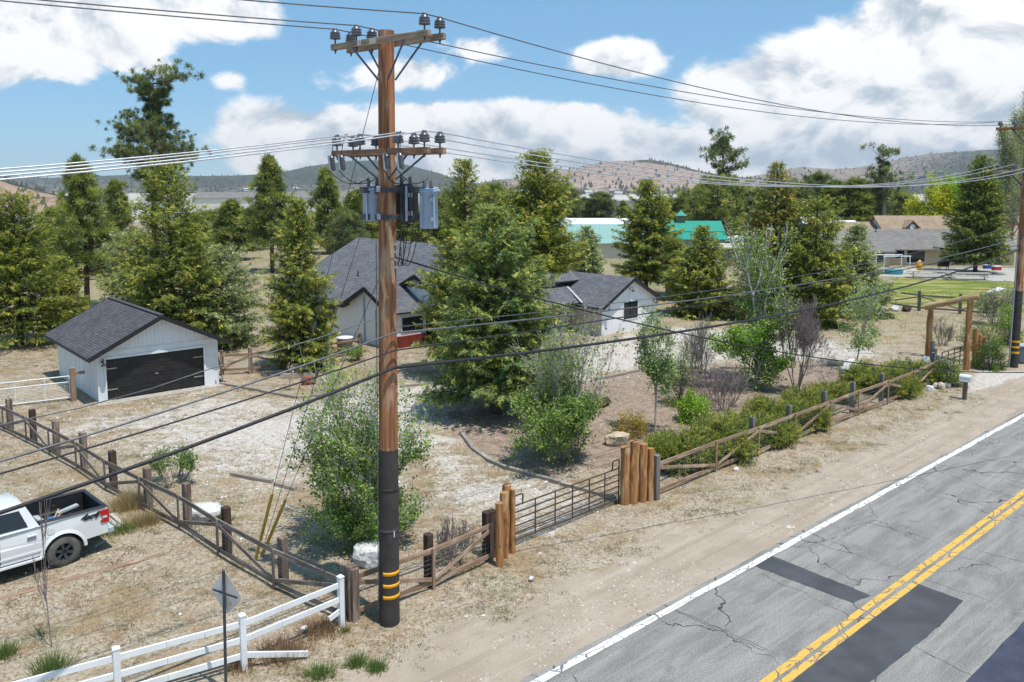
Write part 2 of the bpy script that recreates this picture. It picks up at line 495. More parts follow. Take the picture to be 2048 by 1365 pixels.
sandc = n.mix(n.math('MULTIPLY', n.step(tiny, .62, .72), .6), sandc, (.52, .46, .39))
stone = n.voro(P, 16); stone2 = n.voro(P, 7)
grav = n.mix(n.step(stone, .15, .5), (.74, .71, .67), (.47, .435, .395))
grav = n.mix(n.math('MULTIPLY', n.step(fine, .5, .64), .55), grav, (.47, .39, .32))
grav = n.mix(n.math('MULTIPLY', n.step(n.noise(P, 1.6, 6, .7), .52, .64), .45), grav, (.40, .29, .18))
soilc = n.mix(n.step(mid, .38, .62), (.34, .265, .215), (.26, .195, .15))
soilc = n.mix(n.math('MULTIPLY', n.step(tiny, .56, .7), .7), soilc, (.48, .41, .35))
soilc = n.mix(n.math('MULTIPLY', n.step(fine, .54, .68), .6), soilc, (.20, .14, .10))
lawnc = n.mix(n.step(n.noise(n.stretch(P, (.14, .5, 1)), 1.0, 5, .65), .46, .6), (.125, .185, .03), (.36, .30, .12))
lakec = n.mix(n.step(n.noise(n.stretch(P, (.0008, .010, 1)), 1.0, 5, .6), .4, .6), (.40, .375, .345), (.55, .515, .47))
lakec = n.mix(n.math('MULTIPLY', n.step(n.noise(n.stretch(P, (.004, .03, 1)), 1.0, 4, .6), .54, .62), .6), lakec, (.27, .26, .21))
spk = n.noise(P, 7.5, 6, .78); spk2 = n.noise(P, 3.1, 6, .75)
def soft(mask, nz, amp=.7):
    return n.step(n.math('ADD', mask, n.math('MULTIPLY', n.math('SUBTRACT', nz, .5), amp)), .38, .62)
brk = n.noise(P, 1.7, 6, .72)
c = dry
c = n.mix(n.math('MULTIPLY', n.step(n.noise(P, .42, 6, .72), .48, .62), .8), c, n.mix(n.step(fine, .4, .6), (.25, .185, .11), (.33, .235, .13)))
c = n.mix(n.math('MULTIPLY', n.step(n.noise(n.vmath('ADD', P, (9, 31, 0)), .55, 6, .74), .53, .64), .55), c, (.19, .165, .10))
c = n.mix(soft(so, brk, 1.2), c, soilc)
brk2 = n.math('ADD', n.math('MULTIPLY', brk, .6), n.math('MULTIPLY', n.noise(P, 6.0, 5, .75), .4))
c = n.mix(soft(gr, brk2, 2.2), c, grav)
c = n.mix(n.math('MULTIPLY', n.step(spk, .53, .62), .75), c, n.mix(1.0, c, (.56, .50, .45), 'MULTIPLY'))
c = n.mix(n.math('MULTIPLY', n.step(spk, .46, .36), .6), c, n.mix(1.0, c, (1.32, 1.34, 1.38), 'MULTIPLY'))
c = n.mix(n.math('MULTIPLY', n.step(spk2, .54, .62), .6), c, n.mix(1.0, c, (.66, .60, .55), 'MULTIPLY'))
c = n.mix(soft(sa, brk, 1.0), c, sandc)
c = n.mix(soft(la, brk, .4), c, lawnc)
c = n.mix(n.step(lk, .2, .8), c, lakec)
n.put(p.inputs['Base Color'], c); p.inputs['Roughness'].default_value = .95; p.inputs['Specular IOR Level'].default_value = .1
hb = n.math('ADD', n.math('MULTIPLY', fine, .6), n.math('ADD', n.math('MULTIPLY', mid, .7), n.math('MULTIPLY', stone, .35)))
n.put(p.inputs['Normal'], n.bump(hb, .55, .06))
ground = gridmesh('ground', vs, fc, m, {'zA': st(gravel, sand, soil), 'zB': st(lawn, lake, verge), 'zC': st(meadow, meadow, meadow)})
tag(ground, 'dry sandy ground with straw grass and pale gravel', 'ground', kind='structure')
def gz(x, y):
    """ground height under a point"""
    i = np.searchsorted(gx, x) - 1; j = np.searchsorted(gy, y) - 1
    return float(Zg[max(0, min(j, H_ - 1)), max(0, min(i, W_ - 1))])

# ------------------------------------------------------------------ road
m, n, p = newmat('asphalt'); MATS['asphalt'] = m
tc = n.attr('tc')
a = n.noise(n.stretch(tc, (.55, 2.0, 1)), 1.0, 6, .65)
b = n.noise(n.stretch(tc, (.12, 3.2, 1)), 1.0, 5, .6, dist=.2)
g = n.noise(tc, 26, 3, .7)
col = n.mix(n.step(a, .36, .66), (.205, .197, .186), (.285, .273, .256))
col = n.mix(n.math('MULTIPLY', n.step(b, .48, .62), .6), col, (.33, .312, .285))
col = n.mix(n.math('MULTIPLY', n.step(n.noise(tc, .45, 5, .7), .56, .66), .55), col, (.145, .141, .138))
col = n.mix(1.0, col, n.mix(n.step(g, .3, .7), (.68,) * 3, (1.25,) * 3), 'MULTIPLY')
wob = n.new('ShaderNodeTexNoise'); wob.inputs['Scale'].default_value = 1.3; wob.inputs['Detail'].default_value = 6; n.put(wob.inputs['Vector'], tc)
wc = n.vmath('ADD', n.stretch(tc, (.17, .16, 1)), n.stretch(wob.outputs['Color'], (.20, .20, 0)))
ck = n.voro(wc, 1.0, 'DISTANCE_TO_EDGE')
wc2 = n.vmath('ADD', n.stretch(tc, (.30, .05, 1)), n.stretch(wob.outputs['Color'], (.11, .11, 0)))
ck2 = n.voro(n.vmath('ADD', wc2, (7, 3, 0)), 1.0, 'DISTANCE_TO_EDGE')
cm = n.math('MAXIMUM', n.step(ck, .0028, .0008), n.step(ck2, .0034, .0012))
col = n.mix(n.math('MULTIPLY', cm, n.step(n.noise(tc, .8, 3), .35, .5)), col, (.05, .047, .045))
n.put(p.inputs['Base Color'], col); p.inputs['Roughness'].default_value = .88; p.inputs['Specular IOR Level'].default_value = .25
n.put(p.inputs['Normal'], n.bump(n.math('SUBTRACT', g, n.math('MULTIPLY', cm, 1.5)), .5, .012))

def strip(name, q0, q1, t0, t1, z, mat, step=.5, wob0=0.0, wob1=0.0, seed=1):
    ts = np.arange(t0, t1 + step, step)
    e0 = q0 + (vfbm(ts * 1.3, ts * 0 + seed, 4, seed) - .5) * 2 * wob0
    e1 = q1 + (vfbm(ts * 1.3, ts * 0 + seed + 9, 4, seed) - .5) * 2 * wob1
    v, tcs = [], []
    for t, a, b in zip(ts, e0, e1):
        for q in (a, b):
            v.append(R(t, q, z)); tcs.append((t, q, 0))
    mb = MB(); mb.add(v, [(2 * i, 2 * i + 1, 2 * i + 3, 2 * i + 2) for i in range(len(ts) - 1)], tcs)
    return mb.build(name, mat)
tag(strip('road', -.25, 9.5, -40, 420, .006, MATS['asphalt'], .2, .07, .1), 'weathered cracked grey asphalt road', 'road', kind='structure')
def paintmat(name, c1, c2, wear):
    m, n, p = newmat(name); tc = n.attr('tc')
    a = n.noise(n.stretch(tc, (2.2, 9, 1)), 1.0, 6, .75); f = n.noise(tc, 30, 3, .7)
    col = n.mix(n.step(f, .35, .7), c1, c2)
    k = n.math('MAXIMUM', n.step(n.math('ADD', a, n.math('MULTIPLY', f, .25)), wear, wear + .05), 0.0)
    wc = n.vmath('ADD', n.stretch(tc, (.45, .6, 1)), n.stretch(tc, (0, 0, 0)))
    ckk = n.voro(n.vmath('ADD', n.stretch(tc, (1.1, 1.6, 1)), n.stretch(n.noise(tc, 2.0, 4), (.4, .4, 0))), 1.0, 'DISTANCE_TO_EDGE')
    k = n.math('MAXIMUM', k, n.step(ckk, .022, .008))
    col = n.mix(k, col, (.15, .14, .13))
    n.put(p.inputs['Base Color'], col); p.inputs['Roughness'].default_value = .7
    MATS[name] = m; return m
wm = paintmat('white_paint', (.84, .84, .83), (.68, .68, .67), .70)
ym = paintmat('yellow_paint', (.72, .43, .075), (.58, .35, .07), .69)
tag(strip('edge_line', -.10, .10, -40, 420, .012, wm, .25, .015, .03, 3), 'worn white painted edge line on the road', 'road marking', kind='structure')
tag(strip('centre_line', 3.17, 3.35, -40, 420, .012, ym, .25, .01, .025, 4), 'yellow centre line nearer the fence', 'road marking', kind='structure')
tag(strip('centre_line', 3.45, 3.62, -40, 420, .012, ym, .25, .025, .01, 5), 'yellow centre line farther from the fence', 'road marking', kind='structure')
def patch(name, px, z, mat, label):
    pts = [G(*q) for q in px]
    def rough(ps):
        out = []
        rg = random.Random(4)
        for i in range(len(ps)):
            a, b = ps[i], ps[(i + 1) % len(ps)]
            k = max(1, int((b - a).length / .18))
            for j in range(k):
                q = a.lerp(b, j / k); out.append(Vector((q.x + rg.uniform(-.018, .018), q.y + rg.uniform(-.018, .018), z)))
        return out
    pts = rough(pts)
    mb = MB(); mb.add(pts, [list(range(len(pts)))], [((q - R0).dot(RT), (q - R0).dot(RQ), 0) for q in pts])
    o = mb.build(name, mat)
    if o.data.polygons[0].normal.z < 0: o.data.flip_normals()
    tag(o, label, 'road patch', kind='structure')
pm = surf('patch_asphalt', (.058, .061, .068), (.080, .083, .090), 1.2, .75, .4, 60, fine=.3)
pb = surf('new_asphalt', (.040, .046, .075), (.058, .064, .095), 2.0, .7, .5, 45, fine=.35, c3=(.16, .155, .15), s3=2.2, lo3=.66, hi3=.74)
patch('asphalt_patch', [(1500, 1130), (1538, 1110), (1742, 1192), (1705, 1207)], .010, pm, 'narrow dark asphalt patch across the near lane')
patch('asphalt_patch', [(1771, 1204), (1837, 1169), (1926, 1202), (1884, 1249), (1742, 1365), (1560, 1480), (1430, 1480), (1585, 1362)], .010, pm, 'long dark asphalt patch beside the yellow lines')
tag(strip('newer_asphalt', 2.85 + 3.3, 9.2, -40, 60, .014, pb, .3, .03, .1, 8), 'blue black newer asphalt strip at the road edge', 'road patch', kind='structure')
# darker stains where water soaked the sand
for k, px in enumerate([[(1460, 1112), (1500, 1095), (1540, 1100), (1490, 1128), (1450, 1130)]]):
    pass

# ------------------------------------------------------------------ hills
m, n, p = newmat('hill'); MATS['hill'] = m
P = n.new('ShaderNodeNewGeometry').outputs['Position']
fo = n.attr('hc', 'Fac')
hcol = n.attr('hb', 'Color')
Q = n.stretch(P, (.01, .01, .02))
d1 = n.noise(Q, 3.2, 7, .72); d2 = n.voro(n.stretch(P, (.055, .022, .05)), 1.0)
soilh = n.mix(n.step(n.noise(Q, 1.1, 6, .6), .35, .65), hcol, n.mix(1.0, hcol, (.84, .83, .83), 'MULTIPLY'))
soilh = n.mix(n.math('MULTIPLY', n.step(n.noise(n.stretch(P, (.03, .012, .05)), 1.0, 5, .7), .55, .66), .7), soilh, (.20, .155, .12))
mask = n.step(n.math('ADD', n.math('MULTIPLY', fo, 1.15), n.math('MULTIPLY', n.math('SUBTRACT', d1, .5), 1.8)), .46, .62)
dots = n.math('MULTIPLY', n.step(d2, .36, .22), .85)
mask = n.math('MAXIMUM', mask, n.math('MULTIPLY', dots, n.step(n.noise(Q, 2.2, 4, .6), .35, .5)))
col = n.mix(mask, soilh, n.mix(n.step(d2, .2, .6), (.052, .066, .062), (.09, .10, .085)))
n.put(p.inputs['Base Color'], col); p.inputs['Roughness'].default_value = 1.0; p.inputs['Specular IOR Level'].default_value = 0
n.put(p.inputs['Normal'], n.bump(n.math('ADD', d1, n.math('MULTIPLY', d2, .5)), .6, 14))

HILLS = []
def ridge(name, label, prof, y_base, Ys, rows, forest, tint, seed, rough=.1):
    """prof: skyline as (pixel x, pixel y); Ys: (toe distance, crest distance)"""
    xs = np.arange(prof[0][0], prof[-1][0] + 1, 5.0)
    top = np.interp(xs, [q[0] for q in prof], [q[1] for q in prof])
    vs, hc, hb = [], [], []
    nr = rows + 5
    for j in range(nr):
        s = j / (rows - 1)
        for i, x in enumerate(xs):
            Yc = Ys[1] * (1 + .12 * (vnoise(np.array(x * .006), np.array(1.0), seed) - .5))
            crest = V(x, top[i], Yc)
            if s <= 1:
                Yd = Ys[0] + (Yc - Ys[0]) * s
                k = s ** 1.35 * (1 - rough) + rough * s * (vfbm(np.array(x * .02), np.array(s * 3.0), 4, seed) * 2) * (1 if s < 1 else .0)
                k = min(k, 1.0) if s < 1 else 1.0
                z = max(crest.z, 0) * k + (vfbm(np.array(x * .09), np.array(s * 9.0), 3, seed + 3) - .5) * crest.z * .05 * s * (1 - s) * 4
            else:
                Yd = Yc + (s - 1) * (Ys[1] - Ys[0]) * 1.5; z = max(crest.z, 0) * max(0, 1 - (s - 1) * 4)
            ax = (x - CX) / F_PX
            vs.append((ax * Yd * 1.0, Yd, z - .6)); hc.append(forest(x, min(s, 1))); hb.append(tint(x, min(s, 1)))
    W = len(xs); idx = np.arange(nr * W).reshape(nr, W)
    fc = np.stack([idx[:-1, :-1], idx[:-1, 1:], idx[1:, 1:], idx[1:, :-1]], -1).reshape(-1, 4)
    hc = np.array(hc)[:, None].repeat(3, 1)
    o = gridmesh(name, np.array(vs), fc, MATS['hill'], {'hc': hc, 'hb': np.array(hb)})
    tag(o, label, 'hill', kind='structure')
    HILLS.append((np.array(vs).reshape(nr, W, 3), hc[:, 0].reshape(nr, W), rows))
def lerpc(a, b, t): return tuple(x + (y - x) * t for x, y in zip(a, b))
ridge('hills', 'long dark forested ridge beyond the dry lake', [(-700, 360), (-200, 345), (0, 352), (100, 356), (180, 353), (260, 350), (400, 352), (470, 352), (560, 346), (620, 333), (700, 322), (770, 321), (830, 334), (880, 347), (920, 361), (980, 371), (1060, 366), (1150, 374)],
      383, (1900, 4300), 26, lambda x, s: .50 + .12 * s + .14 * s * min(1, max(0, (x - 250) / 120)), lambda x, s: (.36, .33, .31), 3)
ridge('hills', 'bare pinkish brown hill with a dark wooded crest', [(900, 379), (960, 366), (1000, 359), (1040, 357), (1060, 353), (1100, 346), (1160, 333), (1230, 322), (1300, 319.5), (1340, 327), (1400, 343), (1450, 352), (1520, 358), (1620, 366), (1700, 374)],
      383, (1700, 3300), 26, lambda x, s: .28 + .17 * min(1, max(0, (1060 - x) / 60)) + (.5 if s > .95 and 1270 < x else 0) + .35 * max(0, .25 - s) / .25, lambda x, s: lerpc((.45, .34, .28), (.40, .30, .25), s), 7)
ridge('hills', 'long rocky brown ridge rising at the far right', [(1330, 376), (1430, 362), (1500, 353), (1560, 341), (1600, 334), (1660, 338), (1700, 336), (1760, 326), (1800, 316), (1850, 308), (1900, 304), (1960, 300), (2048, 297), (2300, 300), (2700, 330)],
      383, (1500, 4000), 26, lambda x, s: .50 - .12 * s + .22 * min(1, max(0, (x - 1780) / 160)) + .2 * max(0, .35 - s) / .35, lambda x, s: (.40, .32, .265), 11)
ridge('hills', 'orange brown bare slope at the far left of the lake', [(-700, 330), (-300, 325), (-60, 345), (0, 352), (40, 366), (80, 378), (120, 388), (160, 398), (230, 404)],
      440, (300, 640), 18, lambda x, s: .16 + (.5 if s > .85 else 0), lambda x, s: (.43, .31, .23), 15)
# ------------------------------------------------------------------ foliage
def leafmat(name, rough=.6, trans=.25, spec=.25):
    m, n, p = newmat(name)
    c = n.attr('fc', 'Color')
    n.put(p.inputs['Base Color'], c); p.inputs['Roughness'].default_value = rough; p.inputs['Specular IOR Level'].default_value = spec
    tr = n.new('ShaderNodeBsdfTranslucent'); n.put(tr.inputs[0], n.mix(1.0, c, (1.15, 1.2, .6), 'MULTIPLY'))
    mx = n.new('ShaderNodeMixShader'); mx.inputs[0].default_value = trans
    n.l.new(p.outputs[0], mx.inputs[1]); n.l.new(tr.outputs[0], mx.inputs[2])
    n.l.new(mx.outputs[0], n.n['Material Output'].inputs['Surface'])
    MATS[name] = m; return m
leafmat('needles', .55, .38, .3); leafmat('leaves', .5, .4, .3)
wood('bark_pine', (.115, .075, .055), (.06, .042, .035), (.17, .11, .075), (14, 14, 2.0))
wood('bark_grey', (.30, .27, .24), (.19, .165, .145), (.38, .35, .32), (12, 12, 2.5))
wood('bark_pale', (.52, .49, .44), (.40, .37, .33), (.26, .23, .20), (9, 9, 5))
wood('twig_purple', (.30, .24, .235), (.21, .16, .16), None, (12, 12, 2))

def unit(a): return a / np.maximum(np.linalg.norm(a, axis=-1, keepdims=True), 1e-9)
class Leaves:
    def __init__(s): s.b = []; s.d = []; s.w = []; s.L = []; s.c = []; s.q = []
    def add(s, b, d, w, L, c):
        k = len(b)
        s.b.append(b); s.d.append(d); s.w.append(np.broadcast_to(w, (k,)).copy()); s.L.append(np.broadcast_to(L, (k,)).copy())
        s.c.append(np.broadcast_to(c, (k, 3)).copy())
    def build(s, name, mat, parent, rng, quad=False, upbias=0.0):
        b = np.concatenate(s.b); d = unit(np.concatenate(s.d)); w = np.concatenate(s.w)[:, None]; L = np.concatenate(s.L)[:, None]; c = np.concatenate(s.c)
        r = rng.normal(size=b.shape); r[:, 2] += np.where(rng.uniform(size=len(b)) < .5, 1, -1) * 2.2
        p = unit(np.cross(d, r)); k = len(b)
        if quad:
            mid = b + d * L * .5
            V_ = np.stack([b, mid - p * w * .5, b + d * L, mid + p * w * .5], 1).reshape(-1, 3); nv = 4
        else:
            V_ = np.stack([b - p * w * .5, b + p * w * .5, b + d * L], 1).reshape(-1, 3); nv = 3
        me = bpy.data.meshes.new(name)
        me.vertices.add(len(V_)); me.vertices.foreach_set('co', V_.astype(np.float32).ravel())
        me.loops.add(len(V_)); me.loops.foreach_set('vertex_index', np.arange(len(V_), dtype=np.int32))
        me.polygons.add(k); me.polygons.foreach_set('loop_start', np.arange(0, len(V_), nv, dtype=np.int32))
        at = me.attributes.new('fc', 'FLOAT_COLOR', 'POINT')
        cc = np.ones((len(V_), 4), np.float32); cc[:, :3] = np.repeat(c, nv, 0); at.data.foreach_set('color', cc.ravel())
        me.materials.append(mat); me.update()
        o = bpy.data.objects.new(name, me); COL.objects.link(o); o.parent = parent
        return o
def fast_tubes(segs, name, mat, parent, n=5):
    """segs: list of (p0, p1, r0, r1)"""
    A = np.array([s[0] for s in segs], float); B = np.array([s[1] for s in segs], float)
    r0 = np.array([s[2] for s in segs]); r1 = np.array([s[3] for s in segs])
    d = unit(B - A); ref = np.where(np.abs(d[:, 2:3]) > .9, np.array([[1., 0, 0]]), np.array([[0., 0, 1]]))
    a = unit(np.cross(d, ref)); b = np.cross(d, a)
    th = np.arange(n) * 2 * PI / n
    ring = a[:, None] * np.cos(th)[None, :, None] + b[:, None] * np.sin(th)[None, :, None]
    v0 = A[:, None] + ring * r0[:, None, None]; v1 = B[:, None] + ring * r1[:, None, None]
    vs = np.concatenate([v0, v1], 1).reshape(-1, 3)
    ln = np.linalg.norm(B - A, axis=1)
    t0 = ring * r0[:, None, None]; t0 = np.concatenate([(A[:, None, 0:1] * 0 + np.cos(th)[None, :, None] * r0[:, None, None]), np.sin(th)[None, :, None] * r0[:, None, None], np.broadcast_to(A[:, None, 2:3] * 1.0, (len(A), n, 1))], -1)
    t1 = t0.copy(); t1[:, :, 2] += ln[:, None]
    ts = np.concatenate([t0, t1], 1).reshape(-1, 3)
    k = np.arange(len(A))[:, None] * 2 * n; i = np.arange(n)[None]; j = (i + 1) % n
    fc = np.stack([k + i, k + j, k + n + j, k + n + i], -1).reshape(-1, 4)
    me = bpy.data.meshes.new(name)
    me.vertices.add(len(vs)); me.vertices.foreach_set('co', vs.astype(np.float32).ravel())
    me.loops.add(fc.size); me.loops.foreach_set('vertex_index', fc.ravel().astype(np.int32))
    me.polygons.add(len(fc)); me.polygons.foreach_set('loop_start', np.arange(0, fc.size, 4, dtype=np.int32))
    me.polygons.foreach_set('use_smooth', np.ones(len(fc), bool))
    at = me.attributes.new('tc', 'FLOAT_VECTOR', 'POINT'); at.data.foreach_set('vector', ts.astype(np.float32).ravel())
    me.materials.append(mat); me.update()
    o = bpy.data.objects.new(name, me); COL.objects.link(o); o.parent = parent
    return o
def pal(rng, k, cols, wts, jit=.18):
    c = np.array(cols)[rng.choice(len(cols), k, p=np.array(wts) / sum(wts))] * 1.85
    return c * (1 + rng.uniform(-jit, jit, (k, 1)))

SPRUCE = ([(.145, .165, .040), (.205, .21, .048), (.070, .10, .038), (.28, .245, .065)], [4, 3, 2.4, 1.4])
BLUE = ([(.115, .17, .075), (.175, .225, .07), (.070, .115, .065), (.22, .24, .11)], [4, 3, 2.6, 1])
BROWNISH = ([(.16, .17, .045), (.25, .19, .055), (.085, .11, .036), (.29, .22, .07)], [4, 2.2, 3, 1.2])
YTIP = ([(.085, .115, .035), (.24, .225, .045), (.055, .08, .03), (.13, .15, .04)], [4, 2.2, 3, 3])
PINE = ([(.14, .165, .05), (.19, .205, .058), (.075, .10, .042), (.235, .225, .075)], [4, 3, 2.6, 1])
DARKPINE = ([(.095, .12, .052), (.135, .155, .06), (.06, .078, .044)], [4, 2.4, 2.4])
CLUMP = ([(.125, .165, .06), (.185, .21, .058), (.072, .11, .055), (.24, .23, .075)], [4, 3, 2.6, 1.2])
GREY = ([(.175, .20, .105), (.235, .25, .14), (.105, .13, .075), (.30, .30, .18)], [4, 3, 2.4, 1])
JUNI = ([(.135, .155, .036), (.20, .205, .042), (.068, .092, .030), (.255, .235, .055)], [4, 3, 2.4, 1.2])

def spruce(root, H, Rr, z0, seed, cols=SPRUCE, nb=(46, 9), blades=46000, blade=(.20, .036), droop=.28, taper=.85, bark='bark_pine', irregular=.25, trunk_r=None, lean=(0, 0), topcut=0.0):
    rng = np.random.RandomState(seed)
    lv, per = nb
    tr = trunk_r or H * .016 + .03
    segs = []
    for i in range(8):
        a, b = i / 8, (i + 1) / 8
        segs.append(((lean[0] * a, lean[1] * a, H * a - .1), (lean[0] * b, lean[1] * b, H * b - .1), tr * (1 - a) ** .8 + .015, tr * (1 - b) ** .8 + .012))
    lf = Leaves()
    TB, TD, TL, TW, TC = [], [], [], [], []
    zs = z0 + (H * .985 - z0) * (np.linspace(0, 1, lv) ** .92)
    gaps = rng.uniform(0, 2 * PI, 4)
    for zi, z in enumerate(zs):
        fr = (z - z0) / (H - z0)
        n_b = max(3, int(per * (1 - fr * .45) + rng.uniform(0, 1)))
        for k in range(n_b):
            az = 2 * PI * (k + rng.uniform(-.35, .35)) / n_b + zi * 2.4
            prof = (1 - fr) ** taper * (1 - .25 * math.exp(-fr * 9))
            if rng.uniform() < .12 and fr < .9: continue
            lump = float(vnoise(np.array(az * 1.1 + gaps[1] * 3), np.array(z * 9.0 / H + gaps[2] * 5), seed))
            L = Rr * prof * (1 + rng.uniform(-irregular, irregular) * .8) * (.62 + .72 * lump) + .12
            up = -.10 - droop * (1 - fr) + .75 * fr ** 1.6
            out = np.array([math.cos(az), math.sin(az), 0.0]); side = np.array([-out[1], out[0], 0.0])
            base = np.array([lean[0] * z / H, lean[1] * z / H, z + rng.uniform(-.08, .08)])
            def pt(s): return base + out * (L * s) + np.array([0, 0, L * (up * s + .26 * s * s)])
            segs.append((base, pt(.55), .012 + L * .009, .008 + L * .005)); segs.append((pt(.55), pt(.97), .008 + L * .005, .005))
            nt = max(3, int(L * 4.0))
            for s in np.linspace(.22, 1.0, nt):
                for sg in (-1, 1):
                    s2 = min(1.0, s + rng.uniform(-.04, .04)); p0 = pt(s2)
                    tl = min(L, 2.2) * (.46 * (1 - s2 * .70)) * rng.uniform(.6, 1.35) + .10
                    d = out * rng.uniform(.55, .95) + side * sg * rng.uniform(.45, .95) + np.array([0, 0, up * .5 + rng.uniform(-.25, .22)])
                    TB.append(p0); TD.append(d); TL.append(tl); TW.append(tl + .05)
    TB = np.array(TB); TD = unit(np.array(TD)); TL = np.array(TL); TW = np.array(TW)
    share = TW / TW.sum(); idx = rng.choice(len(TB), blades, p=share)
    t = rng.uniform(0, 1, blades) ** .7
    pos = TB[idx] + TD[idx] * (TL[idx] * t)[:, None] + rng.normal(size=(blades, 3)) * .035
    d = TD[idx] + rng.normal(size=(blades, 3)) * .5
    tcol = pal(rng, len(TB), *cols, .34)
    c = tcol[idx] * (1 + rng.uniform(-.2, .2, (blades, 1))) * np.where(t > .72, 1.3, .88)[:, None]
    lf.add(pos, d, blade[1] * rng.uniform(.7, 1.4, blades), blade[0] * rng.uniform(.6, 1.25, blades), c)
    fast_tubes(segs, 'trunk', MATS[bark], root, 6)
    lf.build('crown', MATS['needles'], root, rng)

def pine(root, H, Rr, z0, seed, cols=PINE, nbr=60, tufts=7, blades=30000, tuft_r=.42, blade=(.34, .045), shape='round', bark='bark_pine', irregular=.4, trunk_r=None, lean=(0, 0), updir=.35, subspread=.5):
    rng = np.random.RandomState(seed)
    tr = trunk_r or H * .016 + .04
    segs = []
    bend = rng.uniform(-.25, .25, 2) * .5
    def tp(f): return np.array([lean[0] * f + bend[0] * math.sin(f * 5), lean[1] * f + bend[1] * math.sin(f * 4), H * f - .1])
    for i in range(12): segs.append((tp(i / 12), tp((i + 1) / 12), tr * (1 - i / 12) ** .75 + .02, tr * (1 - (i + 1) / 12) ** .75 + .015))
    C, CR, CD = [], [], []
    for k in range(nbr):
        fr = (k + rng.uniform(0, 1)) / nbr
        z = z0 + (H * .97 - z0) * fr; az = k * 2.39996 + rng.uniform(-.5, .5)
        if shape == 'round': prof = (math.sin(PI * min(1, .22 + fr * .74))) ** .8
        elif shape == 'cone': prof = (1 - fr) ** .75 * (1 - .35 * math.exp(-fr * 7)) + .06
        elif shape == 'flat': prof = .55 + .45 * math.sin(fr * 9 + seed) * (1 - fr * .3)
        else: prof = 1 - fr
        L = Rr * prof * (1 + rng.uniform(-irregular, irregular)) + .15
        out = np.array([math.cos(az), math.sin(az), 0]); side = np.array([-out[1], out[0], 0])
        b = tp(z / H); u0 = updir * rng.uniform(.2, 1.2) - .15 * (1 - fr)
        def pt(s): return b + out * L * s + np.array([0, 0, L * (u0 * s - .12 * s + .18 * s * s)])
        segs.append((b, pt(.5), .02 + L * .016, .014 + L * .009)); segs.append((pt(.5), pt(1), .014 + L * .009, .008))
        for j in range(max(2, int(tufts * (.4 + L / max(Rr, .1) * .8)))):
            s = rng.uniform(.3, 1.02); p0 = pt(min(s, 1)); off = side * rng.normal() * L * subspread * .45 * (1.1 - s * .4) + out * rng.normal() * .1 * L + np.array([0, 0, abs(rng.normal()) * .15 * L + .05])
            q = p0 + off; segs.append((p0, q, .012, .006))
            C.append(q); CR.append(tuft_r * rng.uniform(.65, 1.3)); CD.append(unit(off + out * .4 + np.array([0, 0, .35])))
    for f in (.97, 1.0): C.append(tp(f)); CR.append(tuft_r * .8); CD.append(np.array([0, 0, 1.]))
    C = np.array(C); CR = np.array(CR); CD = np.array(CD)
    idx = rng.choice(len(C), blades, p=CR / CR.sum())
    d = unit(rng.normal(size=(blades, 3)) + CD[idx] * .7)
    pos = C[idx] + d * (CR[idx] * rng.uniform(.0, .75, blades))[:, None] * np.array([1, 1, .75])
    tcol = pal(rng, len(C), *cols, .2)
    c = tcol[idx] * (1 + rng.uniform(-.2, .2, (blades, 1)))
    lf = Leaves(); lf.add(pos, d + rng.normal(size=(blades, 3)) * .25, blade[1] * rng.uniform(.7, 1.4, blades), blade[0] * CR[idx] / tuft_r * rng.uniform(.6, 1.2, blades), c)
    fast_tubes(segs, 'trunk', MATS[bark], root, 6)
    lf.build('crown', MATS['needles'], root, rng)

